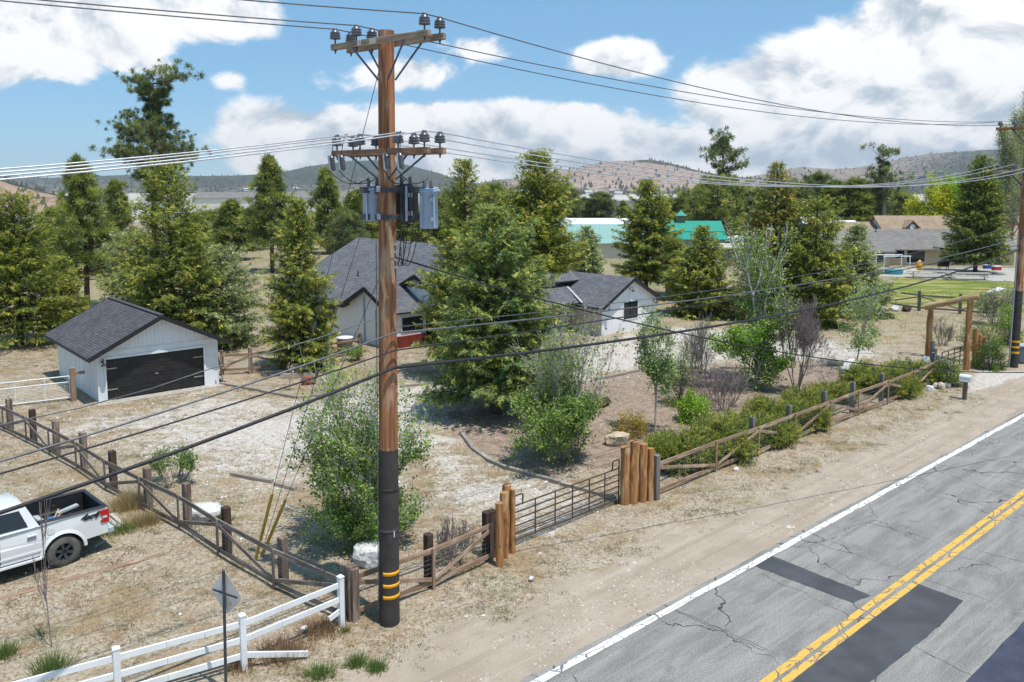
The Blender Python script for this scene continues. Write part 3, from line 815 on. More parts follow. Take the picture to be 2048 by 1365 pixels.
def broadleaf(root, H, Rr, seed, stems=4, leaves=6000, leaf=(.075, .06), cols=([(.13, .22, .035)], [1]), bark='bark_pale', depth=4, density=lambda z: 1.0, spread=.35, stem_r=.045, openness=.55, clump=.22, up=.75, leafname='leaves', z_split=.12, first=1.0, skirt=0):
    """upright stems that fork; leaves hang along the last twigs"""
    rng = np.random.RandomState(seed)
    segs, tips = [], []
    def grow(p, d, L, r, k):
        nseg = 3
        q = p
        for i in range(nseg):
            d = unit(d + rng.normal(size=3) * .10 + np.array([0, 0, .05 * up]))
            q2 = q + d * L / nseg
            rr = r * (1 - .28 * (i + 1) / nseg)
            segs.append((q, q2, r * (1 - .28 * i / nseg), rr)); 
            if k <= 1: tips.append((q, q2))
            q = q2
            if k > 0 and i >= 0 and rng.uniform() < .62:
                d2 = unit(d + rng.normal(size=3) * openness + np.array([0, 0, .12]))
                grow(q, d2, L * rng.uniform(.5, .8), rr * .6, k - 1)
        if k > 0:
            for j in range(2):
                d2 = unit(d + rng.normal(size=3) * openness * .75 + np.array([0, 0, .15 * up]))
                grow(q, d2, L * rng.uniform(.58, .82), r * .62, k - 1)
    for s in range(stems):
        az = 2 * PI * s / max(stems, 1) + rng.uniform(-.5, .5); sp = spread * rng.uniform(.3, 1.2) if stems > 1 else .03
        grow(np.array([math.cos(az) * .06 * stems ** .5, math.sin(az) * .06 * stems ** .5, -.05]), unit(np.array([math.cos(az) * sp, math.sin(az) * sp, 1.0])), H * .34 * rng.uniform(.75, 1.1) * first, stem_r * rng.uniform(.7, 1.1), depth)
    for s in range(skirt):
        az = rng.uniform(0, 2 * PI); grow(np.array([math.cos(az) * .1, math.sin(az) * .1, -.05]), unit(np.array([math.cos(az) * 1.0, math.sin(az) * 1.0, rng.uniform(.35, 1.1)])), H * .20 * rng.uniform(.7, 1.15), stem_r * .5, max(1, depth - 2))
    A = np.array([t[0] for t in tips]); B = np.array([t[1] for t in tips])
    # fit into the wanted silhouette
    S = np.array([s[:2] for s in segs]); mx = np.percentile(np.hypot(S[:, 1, 0], S[:, 1, 1]), 94); mz = np.percentile(S[:, 1, 2], 99)
    kx, kz = Rr / max(mx, .1), H / max(mz, .1)
    k3 = np.array([kx, kx, kz])
    segs = [(np.array(s[0]) * k3, np.array(s[1]) * k3, max(s[2], .006), max(s[3], .0045)) for s in segs]
    A *= k3; B *= k3
    fast_tubes(segs, 'trunk', MATS[bark], root, 5)
    if leaves:
        w = np.array([max(density((a[2] + b[2]) / 2 / H), 0) for a, b in zip(A, B)]) + 1e-6
        idx = rng.choice(len(A), leaves, p=w / w.sum())
        t = rng.uniform(0, 1, (leaves, 1))
        pos = A[idx] * (1 - t) + B[idx] * t + rng.normal(size=(leaves, 3)) * clump * np.array([.8, .8, .6])
        pos[:, 2] = np.maximum(pos[:, 2], .04)
        d = rng.normal(size=(leaves, 3)) + np.array([0, 0, -.2])
        lf = Leaves(); tcol = pal(rng, len(A), *cols, .2)
        lf.add(pos, d, leaf[1] * rng.uniform(.7, 1.3, leaves), leaf[0] * rng.uniform(.7, 1.3, leaves), tcol[idx] * (1 + rng.uniform(-.22, .22, (leaves, 1))))
        lf.build('crown', MATS[leafname], root, rng, True)

def spreader(root, rx, ry, h, seed, cols=JUNI, blades=16000, blade=(.13, .03), rotz=0.0, arms=90):
    """low spreading juniper: long arching arms with upright sprays"""
    rng = np.random.RandomState(seed); segs = []; TB, TD, TL = [], [], []
    for k in range(arms):
        az = rng.uniform(0, 2 * PI); s = rng.uniform(.25, 1.0) ** .6
        e = np.array([math.cos(az) * rx * s, math.sin(az) * ry * s, h * (1.0 - .55 * s ** 2) * rng.uniform(.55, 1.1)])
        mid = e * .55; mid[2] = e[2] * .8
        segs.append((np.array([0, 0, 0.]), mid, .028, .016)); segs.append((mid, e, .016, .006))
        for j in range(16):
            t = rng.uniform(.3, 1.0); p = mid * (1 - t) + e * t
            d = unit(np.array([math.cos(az), math.sin(az), .32]) + rng.normal(size=3) * .55)
            TB.append(p + rng.normal(size=3) * .07); TD.append(d); TL.append(rng.uniform(.15, .42))
    TB = np.array(TB); TD = np.array(TD); TL = np.array(TL)
    idx = rng.choice(len(TB), blades); t = rng.uniform(0, 1, blades)
    pos = TB[idx] + TD[idx] * (TL[idx] * t)[:, None] + rng.normal(size=(blades, 3)) * .02
    pos[:, 2] = np.maximum(pos[:, 2], .02)
    d = TD[idx] + rng.normal(size=(blades, 3)) * .6
    c = pal(rng, len(TB), *cols, .2)[idx] * (1 + rng.uniform(-.2, .2, (blades, 1)))
    lf = Leaves(); lf.add(pos, d, blade[1] * rng.uniform(.7, 1.3, blades), blade[0] * rng.uniform(.6, 1.2, blades), c)
    fast_tubes(segs, 'trunk', MATS['bark_pine'], root, 4)
    lf.build('crown', MATS['needles'], root, rng)
def globe(root, r, h, seed, cols, leaves=2500, leaf=(.06, .045), stems=22, lift=.0, bark='twig_purple'):
    """dense rounded bush"""
    rng = np.random.RandomState(seed); segs = []; T = []
    for k in range(stems * 4):
        d = unit(rng.normal(size=3) * np.array([1, 1, .7]) + np.array([0, 0, .75])); d[2] = abs(d[2])
        s = rng.uniform(.65, 1.05); e = np.array([d[0] * r * s, d[1] * r * s, lift + d[2] * (h - lift) * s])
        segs.append((np.array([rng.normal() * .05, rng.normal() * .05, 0]), e * .97, .011, .004)); T.append(e)
    T = np.array(T); idx = rng.choice(len(T), leaves)
    pos = T[idx] * rng.uniform(.72, 1.05, (leaves, 1)) + rng.normal(size=(leaves, 3)) * r * .12
    pos[:, 2] = np.maximum(pos[:, 2], .03)
    lf = Leaves(); lf.add(pos, rng.normal(size=(leaves, 3)) + np.array([0, 0, .4]), leaf[1] * rng.uniform(.7, 1.3, leaves), leaf[0] * rng.uniform(.7, 1.3, leaves), pal(rng, len(T), *cols, .2)[idx] * (1 + rng.uniform(-.2, .2, (leaves, 1))))
    fast_tubes(segs, 'trunk', MATS[bark], root, 4)
    lf.build('crown', MATS['leaves'], root, rng, True)

GT = 'conifers standing around the yard'
BG = 'background conifers beyond the yard'
def at(px, py): 
    g = G(px, py); return Vector((g.x, g.y, gz(g.x, g.y)))
def span(px, py, top, hw):
    """height and half width in metres of a plant whose foot is at (px, py) in the photograph"""
    g = G(px, py); return hz(px, top, g.y), hw / F_PX * g.y
def T(name, px, py, label, cat, group=None, rz=None):
    g = at(px, py); return thing(name, label, cat, g, (px * 7.13) % 6.28 if rz is None else rz, group)

# --- conifers near the houses: (foot x, foot y, top y, half width, z0 fraction, seed, colours, kind, label)
def conifer(px, py, top, hw, z0, seed, cols, kind, label, name=None, group=GT, **kw):
    H, r = span(px, py, top, hw)
    t = T(name or ('spruce_tree' if kind == 'spruce' else 'pine_tree'), px, py, label, 'tree', group)
    Y = G(px, py).y; s = max(.8, Y / 42)
    if kind == 'spruce':
        kw.setdefault('blades', 34000); kw.setdefault('blade', (.21 * s ** .7, .048 * s))
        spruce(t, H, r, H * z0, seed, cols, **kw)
    else:
        kw.setdefault('blades', 16000); kw.setdefault('blade', (.34 * s ** .5, .042 * s)); kw.setdefault('tuft_r', .42 * s ** .5)
        pine(t, H, r, H * z0, seed, cols, **kw)
    return t
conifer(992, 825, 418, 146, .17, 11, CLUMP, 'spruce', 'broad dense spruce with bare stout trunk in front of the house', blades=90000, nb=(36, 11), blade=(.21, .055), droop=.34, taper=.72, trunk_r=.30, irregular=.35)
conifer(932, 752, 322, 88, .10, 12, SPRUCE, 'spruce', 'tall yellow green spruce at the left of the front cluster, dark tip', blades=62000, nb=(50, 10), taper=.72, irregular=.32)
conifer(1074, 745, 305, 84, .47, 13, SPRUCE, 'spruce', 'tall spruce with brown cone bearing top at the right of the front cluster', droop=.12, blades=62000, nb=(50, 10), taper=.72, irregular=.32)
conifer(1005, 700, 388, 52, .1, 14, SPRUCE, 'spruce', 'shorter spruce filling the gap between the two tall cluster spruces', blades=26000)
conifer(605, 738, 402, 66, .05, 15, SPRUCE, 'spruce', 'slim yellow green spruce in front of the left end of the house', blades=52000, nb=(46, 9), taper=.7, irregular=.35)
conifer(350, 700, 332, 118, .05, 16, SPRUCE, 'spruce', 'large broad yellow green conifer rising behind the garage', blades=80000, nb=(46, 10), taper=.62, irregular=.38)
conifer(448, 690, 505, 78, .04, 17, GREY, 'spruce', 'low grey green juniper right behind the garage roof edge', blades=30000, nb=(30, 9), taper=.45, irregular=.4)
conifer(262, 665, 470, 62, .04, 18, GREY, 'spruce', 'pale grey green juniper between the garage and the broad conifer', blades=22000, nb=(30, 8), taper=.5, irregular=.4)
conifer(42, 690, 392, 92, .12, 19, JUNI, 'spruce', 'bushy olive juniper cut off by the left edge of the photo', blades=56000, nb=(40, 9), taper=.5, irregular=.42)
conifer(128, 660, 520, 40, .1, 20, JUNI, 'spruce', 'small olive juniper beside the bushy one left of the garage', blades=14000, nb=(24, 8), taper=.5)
conifer(174, 615, 312, 66, .18, 21, PINE, 'pine', 'tall pine with bare lower trunk behind the garage ridge', blades=30000, nbr=80, shape='cone', irregular=.3)
conifer(238, 520, 362, 46, .2, 22, PINE, 'pine', 'smaller pine behind the garage right of the tall bare trunked pine', group=BG, shape='cone')
conifer(312, 545, 143, 84, .36, 23, DARKPINE, 'pine', 'very tall old pine with ragged dark crown against the sky', blades=90000, nbr=56, tufts=30, shape='flat', irregular=.55, trunk_r=.42, updir=.25, tuft_r=.42, blade=(.40, .062), lean=(1.2, 0), subspread=.9)
conifer(545, 545, 312, 50, .2, 24, PINE, 'pine', 'pine with a loose pointed crown left of the slim yellow spruce', blades=24000, nbr=70, shape='cone', irregular=.3)
conifer(657, 508, 336, 40, .05, 25, PINE, 'pine', 'dense dark pine standing behind the house roof left end', blades=20000, nbr=70, shape='cone', irregular=.2)
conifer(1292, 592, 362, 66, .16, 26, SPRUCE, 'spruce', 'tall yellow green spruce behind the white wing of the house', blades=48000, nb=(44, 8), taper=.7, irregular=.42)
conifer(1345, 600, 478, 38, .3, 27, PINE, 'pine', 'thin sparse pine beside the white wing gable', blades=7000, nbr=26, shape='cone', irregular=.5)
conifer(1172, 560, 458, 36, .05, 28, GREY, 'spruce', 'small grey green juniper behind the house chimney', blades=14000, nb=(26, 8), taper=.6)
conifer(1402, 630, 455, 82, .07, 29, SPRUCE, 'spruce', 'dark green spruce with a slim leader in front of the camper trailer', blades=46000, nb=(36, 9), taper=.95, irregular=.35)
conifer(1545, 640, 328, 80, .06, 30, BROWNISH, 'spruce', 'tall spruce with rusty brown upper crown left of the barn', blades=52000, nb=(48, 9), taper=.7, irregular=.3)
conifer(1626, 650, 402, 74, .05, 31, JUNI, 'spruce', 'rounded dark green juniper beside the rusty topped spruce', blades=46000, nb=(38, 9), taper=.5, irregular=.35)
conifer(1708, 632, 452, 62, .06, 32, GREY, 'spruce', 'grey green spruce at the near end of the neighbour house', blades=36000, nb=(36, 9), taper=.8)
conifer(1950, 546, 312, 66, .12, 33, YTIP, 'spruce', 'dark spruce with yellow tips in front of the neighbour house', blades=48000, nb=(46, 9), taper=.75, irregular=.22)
conifer(1432, 490, 355, 60, .1, 34, PINE, 'pine', 'bushy green pine in front of the tall gaunt pine', group=BG, blades=20000, nbr=60)
conifer(1442, 478, 268, 46, .52, 35, DARKPINE, 'pine', 'tall gaunt pine with thin open crown and bare leader', group=BG, blades=7000, nbr=30, tufts=9, shape='flat', irregular=.5, subspread=1.0)
conifer(1768, 470, 306, 46, .40, 36, DARKPINE, 'pine', 'leaning half dead pine with bare grey limbs behind the grey roof', group=BG, blades=6000, nbr=34, tufts=5, shape='flat', irregular=.6, bark='bark_grey', lean=(1.5, 0), trunk_r=.7)

# --- background pines: one of each kind, then copies
PROTO = []
for i, (H, r, cols, shape) in enumerate([(11, 2.9, PINE, 'cone'), (10, 3.2, DARKPINE, 'round'), (12, 2.6, PINE, 'cone'), (9, 3.4, PINE, 'round')]):
    t = thing('pine_tree', '', 'tree', (0, 0, 0), 0, BG)
    pine(t, H, r, H * .1, 50 + i, cols, nbr=64, tufts=8, blades=15000, tuft_r=.75, blade=(.7, .13), shape=shape, irregular=.28)
    PROTO.append((t, H, r))
used = set()
def bgpine(px, py, top, hw, kind, label):
    t, H, r = PROTO[kind]; h, w = span(px, py, top, hw); g = at(px, py)
    k = h / H; kw = w / r
    if kind in used: return dup(t, g, px * 1.7, label, BG, (kw, kw, k))
    used.add(kind); t.location = g; t.rotation_euler = (0, 0, px * 1.7); t.scale = (kw, kw, k); t['label'] = label; return t
bp = [(465, 520, 402, 46, 0, 'mid green pine between the big conifer and the loose pine'),
 (505, 500, 418, 34, 1, 'dark low pine beside the loose crowned pine'),
 (420, 505, 425, 34, 3, 'olive pine showing beside the garage conifer'),
 (600, 500, 428, 36, 2, 'pine peeping over the slim yellow spruce'),
 (713, 500, 382, 42, 0, 'pine behind the roof just left of the utility pole'),
 (752, 490, 412, 34, 3, 'olive pine half hidden by the utility pole'),
 (815, 495, 400, 40, 2, 'pine behind the transformers on the pole'),
 (868, 500, 392, 46, 0, 'pine behind the roof right of the pole'),
 (905, 480, 385, 34, 1, 'dark pine behind the left cluster spruce'),
 (985, 480, 372, 40, 3, 'olive pine in the notch of the spruce cluster'),
 (1040, 485, 385, 34, 2, 'pine behind the spruce cluster'),
 (1125, 480, 372, 38, 1, 'dark pine at the right shoulder of the spruce cluster'),
 (1165, 452, 398, 25, 1, 'left one of two dark pines before the dry lake'),
 (1200, 452, 388, 30, 1, 'right one of two dark pines before the dry lake'),
 (1246, 446, 402, 15, 2, 'slender small pine before the dry lake'),
 (1330, 460, 398, 36, 3, 'olive pine left of the green barn'),
 (1372, 462, 384, 36, 0, 'pine behind the cupola of the green barn'),
 (1405, 466, 368, 38, 2, 'pine behind the right end of the green barn'),
 (1480, 470, 372, 40, 1, 'dark pine right of the gaunt pine'),
 (1520, 462, 380, 34, 0, 'pine in the gap before the rusty spruce'),
 (1590, 470, 372, 40, 1, 'dark pine between rusty spruce and white barn'),
 (1632, 462, 350, 32, 1, 'dark pine with a pointed top over the round juniper'),
 (1668, 468, 362, 40, 0, 'pine behind the white barn roof'),
 (1705, 470, 358, 42, 2, 'pine behind and right of the white barn'),
 (1738, 468, 368, 36, 1, 'dark pine left of the half dead pine'),
 (1800, 462, 385, 30, 3, 'olive pine behind the brown roofed house'),
 (1985, 470, 380, 44, 3, 'olive pine behind the dark yellow tipped spruce'),
 (20, 560, 430, 46, 0, 'pine far left behind the bushy juniper'),
 (110, 560, 418, 46, 2, 'pine between the bushy juniper and the tall bare trunked pine'),
 (395, 560, 430, 40, 2, 'pine right of the broad garage conifer'),
 (700, 540, 430, 36, 1, 'dark pine close behind the house roof'),
]
for b in bp: bgpine(*b)

# --- leafy trees far right
def bushtree(px, py, top, hw, seed, cols, label, leaves=9000, leaf=(.34, .28), **kw):
    H, r = span(px, py, top, hw); t = T('leafy_tree', px, py, label, 'tree', 'leafy trees beyond the houses')
    broadleaf(t, H, r, seed, 5, leaves, leaf, cols, 'bark_grey', 4, lambda z: 1.0, .5, .16, .6, .5, **kw)
bushtree(1866, 490, 360, 38, 61, ([(.30, .31, .015), (.36, .35, .02), (.21, .24, .015)], [3, 2, 2]), 'bright yellow leaved tree behind the brown roofed house', 9000)
bushtree(1912, 488, 354, 50, 62, ([(.135, .24, .015), (.19, .29, .02), (.08, .16, .015)], [3, 2, 2]), 'bright green leaved tree beside the yellow one', 12000)
def poplar(px, py, top, hw, seed, label, leaves=14000):
    H, r = span(px, py, top, hw); t = T('poplar_tree', px, py, label, 'tree', 'grey poplars by the right edge')
    rng = np.random.RandomState(seed); segs = []; P0 = []
    for k in range(110):
        z = H * rng.uniform(.08, .93); a = rng.uniform(0, 6.28); L = r * (1.15 - .75 * z / H) * rng.uniform(.6, 1.1)
        b = np.array([0, 0, z]); m_ = b + np.array([math.cos(a) * L * .7, math.sin(a) * L * .7, L * 1.3]); e = m_ + np.array([math.cos(a) * L * .25, math.sin(a) * L * .25, L * 2.0])
        e[2] = min(e[2], H * 1.02)
        segs += [(b, m_, .07, .045), (m_, e, .045, .015)]; P0 += [m_, (m_ + e) / 2, e]
        for j in range(3):
            q = m_ + (e - m_) * rng.uniform(.1, .9); s = q + np.array([rng.normal() * .3, rng.normal() * .3, .9]); segs.append((q, s, .025, .01)); P0.append(s)
    segs.append((np.array([0, 0, -.1]), np.array([0, 0, H]), .3, .03))
    fast_tubes(segs, 'trunk', MATS['bark_grey'], t, 5)
    P0 = np.array(P0); idx = rng.choice(len(P0), leaves)
    lf = Leaves(); lf.add(P0[idx] + rng.normal(size=(leaves, 3)) * .45, rng.normal(size=(leaves, 3)), .16, .2, pal(rng, leaves, [(.20, .22, .13), (.14, .16, .09), (.27, .27, .18)], [2, 2, 1]))
    lf.build('crown', MATS['leaves'], t, rng, True)
poplar(2002, 500, 268, 26, 71, 'grey half bare poplar, shortest and leftmost of its row')
poplar(2022, 498, 232, 24, 72, 'grey half bare poplar between two others')
poplar(2044, 496, 186, 26, 73, 'tallest grey half bare poplar cut by the right edge')

# --- garden trees and shrubs
ASPEN = ([(.10, .165, .028), (.15, .21, .04), (.062, .107, .021), (.22, .26, .09)], [4, 3, 3, 1])
BRIGHT = ([(.115, .20, .02), (.17, .26, .032), (.07, .125, .017)], [4, 2, 2])
SAGE = ([(.16, .22, .08), (.22, .27, .11), (.10, .14, .055)], [3, 2, 2])
def gtree(name, px, py, top, hw, label, cat='tree', group='young garden trees and shrubs', **kw):
    H, r = span(px, py, top, hw); t = T(name, px, py, label, cat, group)
    broadleaf(t, H, r, **kw)
gtree('aspen_tree', 735, 1085, 742, 130, 'leafy multi stemmed aspen just behind the utility pole', seed=81, stems=7, skirt=26, leaves=21000, leaf=(.09, .07), cols=ASPEN, depth=4, density=lambda z: 1.7 if z < .45 else (.6 if z < .75 else .4), spread=.30, stem_r=.03, openness=.5, clump=.13)
gtree('aspen_tree', 1122, 918, 640, 100, 'bushy aspen with open top between the spruce and the log posts', seed=82, stems=8, skirt=24, leaves=18000, leaf=(.10, .08), cols=ASPEN, depth=4, density=lambda z: 1.6 if z < .5 else .28, spread=.42, stem_r=.035, openness=.52, clump=.15)
gtree('young_tree', 1312, 868, 628, 44, 'slim dark leaved young tree on a single stem', seed=83, stems=1, leaves=4600, leaf=(.11, .085), cols=SAGE, depth=5, density=lambda z: 1.2 if z < .6 else .6, spread=.2, stem_r=.05, openness=.62, clump=.16)
gtree('aspen_tree', 1516, 762, 452, 98, 'tall pale aspen with bare white upper limbs', seed=84, stems=2, leaves=4200, leaf=(.14, .11), cols=ASPEN, depth=4, density=lambda z: .9, spread=.40, stem_r=.14, openness=.6, clump=.28)
gtree('young_tree', 1500, 778, 640, 72, 'bright green leafy tree below the pale aspen', seed=85, stems=4, skirt=6, leaves=7500, leaf=(.14, .115), cols=BRIGHT, depth=4, density=lambda z: 1.0, spread=.5, stem_r=.04, openness=.6, clump=.2)
gtree('bare_tree', 1592, 785, 600, 62, 'leafless purple grey tree with many upright twigs', seed=86, stems=6, leaves=0, bark='twig_purple', depth=5, spread=.55, stem_r=.035, openness=.42)
gtree('young_tree', 1712, 735, 560, 56, 'sparse young tree with white stem beside the large white boulder', seed=87, stems=2, leaves=2600, leaf=(.13, .10), cols=SAGE, depth=4, density=lambda z: 1.5 if z < .45 else .35, spread=.3, stem_r=.05, openness=.6, clump=.24)
gtree('leafy_shrub', 350, 968, 893, 46, 'round green shrub on bare stems beyond the left fence', 'shrub', seed=88, stems=14, leaves=1500, leaf=(.09, .065), cols=([(.10, .155, .045), (.14, .19, .06), (.06, .1, .03)], [3, 2, 2]), depth=2, density=lambda z: 0 if z < .45 else 1.2, spread=.75, stem_r=.016, openness=.4, clump=.12, bark='bark_grey')
gtree('bare_shrub', 1392, 770, 640, 40, 'bare silvery shrub between yew and bright tree', 'shrub', seed=89, stems=7, leaves=0, depth=4, spread=.5, stem_r=.026, openness=.45, bark='bark_grey')
gtree('bare_shrub', 1445, 815, 735, 66, 'wide bare purple thicket behind the junipers', 'shrub', seed=90, stems=22, leaves=0, bark='twig_purple', depth=3, spread=1.1, stem_r=.018, openness=.55)
gtree('bare_shrub', 905, 1128, 1050, 46, 'bare twiggy shrub behind the fence by the log posts', 'shrub', seed=91, stems=16, leaves=160, leaf=(.05, .035), cols=SAGE, bark='twig_purple', depth=3, spread=.7, stem_r=.010, openness=.5)
gtree('bare_shrub', 1885, 690, 640, 26, 'dark red bare shrub seen through the log arch', 'shrub', seed=92, stems=14, leaves=250, leaf=(.09, .07), cols=SAGE, bark='twig_purple', depth=3, spread=.5, stem_r=.02, openness=.4)
gtree('bare_shrub', 1990, 650, 575, 44, 'bare tangled shrub left of the far utility pole', 'shrub', seed=93, stems=14, leaves=900, leaf=(.13, .10), cols=SAGE, bark='bark_grey', depth=4, spread=.6, stem_r=.03, openness=.6)
gtree('sapling', 103, 1292, 1000, 34, 'bare sapling on a thin straight stem in front of the truck', 'tree', seed=94, stems=1, leaves=60, leaf=(.035, .03), cols=([(.20, .10, .06)], [1]), bark='twig_purple', depth=3, spread=.02, stem_r=.014, openness=.62, z_split=.6, first=2.3)
gtree('sapling', 576, 780, 728, 17, 'small bare sapling below the slim yellow spruce', 'shrub', seed=95, stems=1, leaves=90, leaf=(.09, .06), cols=([(.35, .25, .16)], [1]), bark='bark_pale', depth=3, spread=.2, stem_r=.03, openness=.6)
gtree('leafy_shrub', 706, 722, 690, 20, 'small bright green shrub near the yard fence end', 'shrub', seed=96, stems=6, leaves=500, leaf=(.13, .1), cols=BRIGHT, depth=2, spread=.6, stem_r=.02, openness=.5, clump=.15)
gtree('sapling', 690, 795, 728, 34, 'thin pale yellow green sapling left of the utility pole', 'tree', seed=97, stems=3, leaves=700, leaf=(.10, .08), cols=([(.30, .32, .10), (.22, .26, .07)], [1, 1]), depth=3, spread=.5, stem_r=.018, openness=.6, clump=.2, bark='bark_grey')

def gbush(px, py, top, hw, seed, cols, label, name='round_bush', **kw):
    H, r = span(px, py, top, hw); t = T(name, px, py, label, 'shrub', 'young garden trees and shrubs'); globe(t, r, H, seed, cols, **kw)
gbush(1262, 872, 822, 42, 101, ([(.22, .155, .022), (.27, .205, .03), (.13, .11, .018)], [3, 2, 2]), 'golden yellow rounded bush behind the boulder', leaves=3200)
gbush(1388, 842, 780, 40, 102, ([(.155, .25, .02), (.21, .30, .035), (.10, .17, .015)], [3, 2, 2]), 'bright lime green rounded bush above the junipers', leaves=2600, leaf=(.09, .075))
gbush(1360, 808, 688, 38, 103, ([(.09, .125, .03), (.135, .165, .035), (.05, .08, .02)], [3, 2, 2]), 'upright dark green yew like bush', leaves=5200, leaf=(.10, .03))
gbush(1893, 770, 712, 34, 104, ([(.075, .115, .03), (.20, .21, .05), (.04, .07, .022)], [3, 1.4, 2]), 'dark green cedar bush with yellow tips by the mailbox', leaves=5200, leaf=(.11, .035))
gbush(1978, 738, 676, 34, 105, ([(.06, .105, .025), (.15, .18, .04), (.035, .06, .02)], [3, 1.2, 2]), 'dark glossy green bush beside the far utility pole', leaves=5200, leaf=(.11, .04))
gbush(1955, 700, 640, 40, 106, ([(.10, .13, .03), (.16, .17, .035), (.05, .075, .02)], [3, 1.2, 2]), 'olive juniper bush behind the short log posts', leaves=4200, leaf=(.12, .04))
gbush(2015, 690, 600, 30, 107, ([(.17, .24, .05), (.24, .30, .07), (.1, .15, .03)], [3, 1.2, 2]), 'light green bush at the foot of the far pole', leaves=2600, leaf=(.12, .09))

JU = [(1365, 930, 862, 66, 26), (1440, 905, 838, 66, 27), (1505, 878, 822, 60, 24), (1562, 850, 795, 56, 24), (1612, 822, 775, 50, 22), (1668, 800, 762, 40, 22), (1752, 778, 728, 58, 22), (1822, 762, 722, 52, 20), (1790, 790, 745, 40, 18), (1330, 915, 868, 40, 20), (1535, 885, 835, 50, 20), (1605, 855, 800, 44, 20)]
JL = ['low spreading juniper nearest the log posts of the gate', 'low spreading juniper behind the second fence panel', 'low spreading juniper behind the first fence diagonal', 'low spreading juniper below the lime green bush', 'low spreading juniper at the middle of the roadside fence', 'low spreading juniper between the two grey fence posts', 'broad low juniper right of the large white boulder', 'low spreading juniper behind the last roadside panels', 'low juniper growing through the fence right of the boulder', 'low juniper tuft beside the slim dark leaved tree', 'low juniper pushing between the fence rails', 'low juniper behind the fence below the purple tree']
jp = []
for i, (px, py, top, hw, k) in enumerate(JU):
    H, r = span(px, py, top, hw); g = at(px, py)
    if i < 3:
        t = thing('spreading_juniper', JL[i], 'shrub', g, 0, 'spreading junipers along the fence')
        spreader(t, 1.0, .85, .62, 120 + i, JUNI, 26000, (.085, .026))
        t.scale = (r * 1.2, r * 1.08, H * 1.25); t.rotation_euler = (0, 0, .72 + i); jp.append(t)
    else:
        dup(jp[i % 3], g, i * 1.9, JL[i], None, (r * 1.2, r * 1.08, H * 1.25))

# --- grass tufts, weeds: nobody could count them
rng = np.random.RandomState(5)
def tuftfield(name, label, nt, pick, cols, hgt, blades, width, spread, lie=1.0):
    xs, ys = pick(nt)
    k = len(xs); hgt_ = hgt * rng.uniform(.5, 1.4, k)
    i = np.repeat(np.arange(k), blades); m_ = len(i)
    b = np.stack([xs[i] + rng.normal(size=m_) * spread, ys[i] + rng.normal(size=m_) * spread, np.zeros(m_)], -1)
    ix = np.clip(np.searchsorted(gx, b[:, 0]) - 1, 0, W_ - 1); iy = np.clip(np.searchsorted(gy, b[:, 1]) - 1, 0, H_ - 1); b[:, 2] = Zg[iy, ix] - .012
    d = np.stack([rng.normal(size=m_) * .75, rng.normal(size=m_) * .75, np.full(m_, lie)], -1)
    tc = pal(rng, k, *cols, .25)
    lf = Leaves(); lf.add(b, d, width * rng.uniform(.6, 1.4, m_), hgt_[i] * rng.uniform(.6, 1.2, m_), tc[i] * (1 + rng.uniform(-.2, .2, (m_, 1))))
    o = lf.build(name, MATS['leaves'], None, rng)
    tag(o, label, 'grass', kind='stuff'); return o
def maskval(A, x, y):
    ix = np.clip(np.searchsorted(gx, x) - 1, 0, W_ - 1); iy = np.clip(np.searchsorted(gy, y) - 1, 0, H_ - 1); return A[iy, ix]
def pick_dry(n_):
    x = rng.uniform(-32, 26, n_); y = rng.uniform(13.5, 60, n_)
    q = (x - R0.x) * RQ.x + (y - R0.y) * RQ.y
    k = (q < -3.2) & (rng.uniform(size=n_) > maskval(gravel, x, y) * .92 + maskval(soil, x, y) * .6) & (rng.uniform(size=n_) < np.clip(30 / y, .25, 1.0)) & (vfbm(x * .45, y * .45, 4, 31) > .42)
    return x[k], y[k]
def pick_green(n_):
    x = rng.uniform(-30, 26, n_); y = rng.uniform(13.5, 58, n_)
    q = (x - R0.x) * RQ.x + (y - R0.y) * RQ.y
    k = (q < -2.6) & (maskval(gravel, x, y) < .4) & (vfbm(x * .5, y * .5, 4, 77) > .60)
    return x[k], y[k]
def pick_verge(n_):
    t = rng.uniform(-6, 34, n_); q = -rng.gamma(2.2, .55, n_) - 2.0
    x = R0.x + RT.x * t + RQ.x * q; y = R0.y + RT.y * t + RQ.y * q
    k = vfbm(x * .8, y * .8, 4, 78) > .53
    return x[k], y[k]
tuftfield('dry_grass', 'short straw coloured dry grass scattered over the ground', 60000, pick_dry, ([(.26, .22, .15), (.20, .15, .09), (.135, .09, .052), (.31, .28, .21)], [4, 3, 3, 2]), .085, 7, .014, .06)
tuftfield('weeds', 'low green weeds scattered over the dry ground', 7000, pick_green, ([(.085, .105, .04), (.12, .13, .06), (.055, .075, .03)], [3, 2, 2]), .10, 12, .016, .06)
tuftfield('verge_weeds', 'small grey green weeds along the sandy road verge', 2600, pick_verge, ([(.095, .10, .05), (.07, .085, .038), (.135, .125, .075)], [3, 2, 2]), .055, 14, .018, .07)
def pick_back(n_):
    x = rng.uniform(-60, 70, n_); y = rng.uniform(55, 130, n_); k = vfbm(x * .12, y * .12, 4, 44) > .5; return x[k], y[k]
tuftfield('meadow_grass', 'sage green and straw tufts over the meadow behind the houses', 9000, pick_back, ([(.20, .22, .10), (.30, .27, .14), (.15, .18, .06), (.42, .35, .2)], [3, 2, 2, 2]), .30, 8, .05, .3)
MATC = [(.235, .19, .125), (.17, .12, .068), (.115, .075, .045), (.11, .11, .062), (.075, .09, .045), (.29, .26, .205), (.185, .125, .075)]
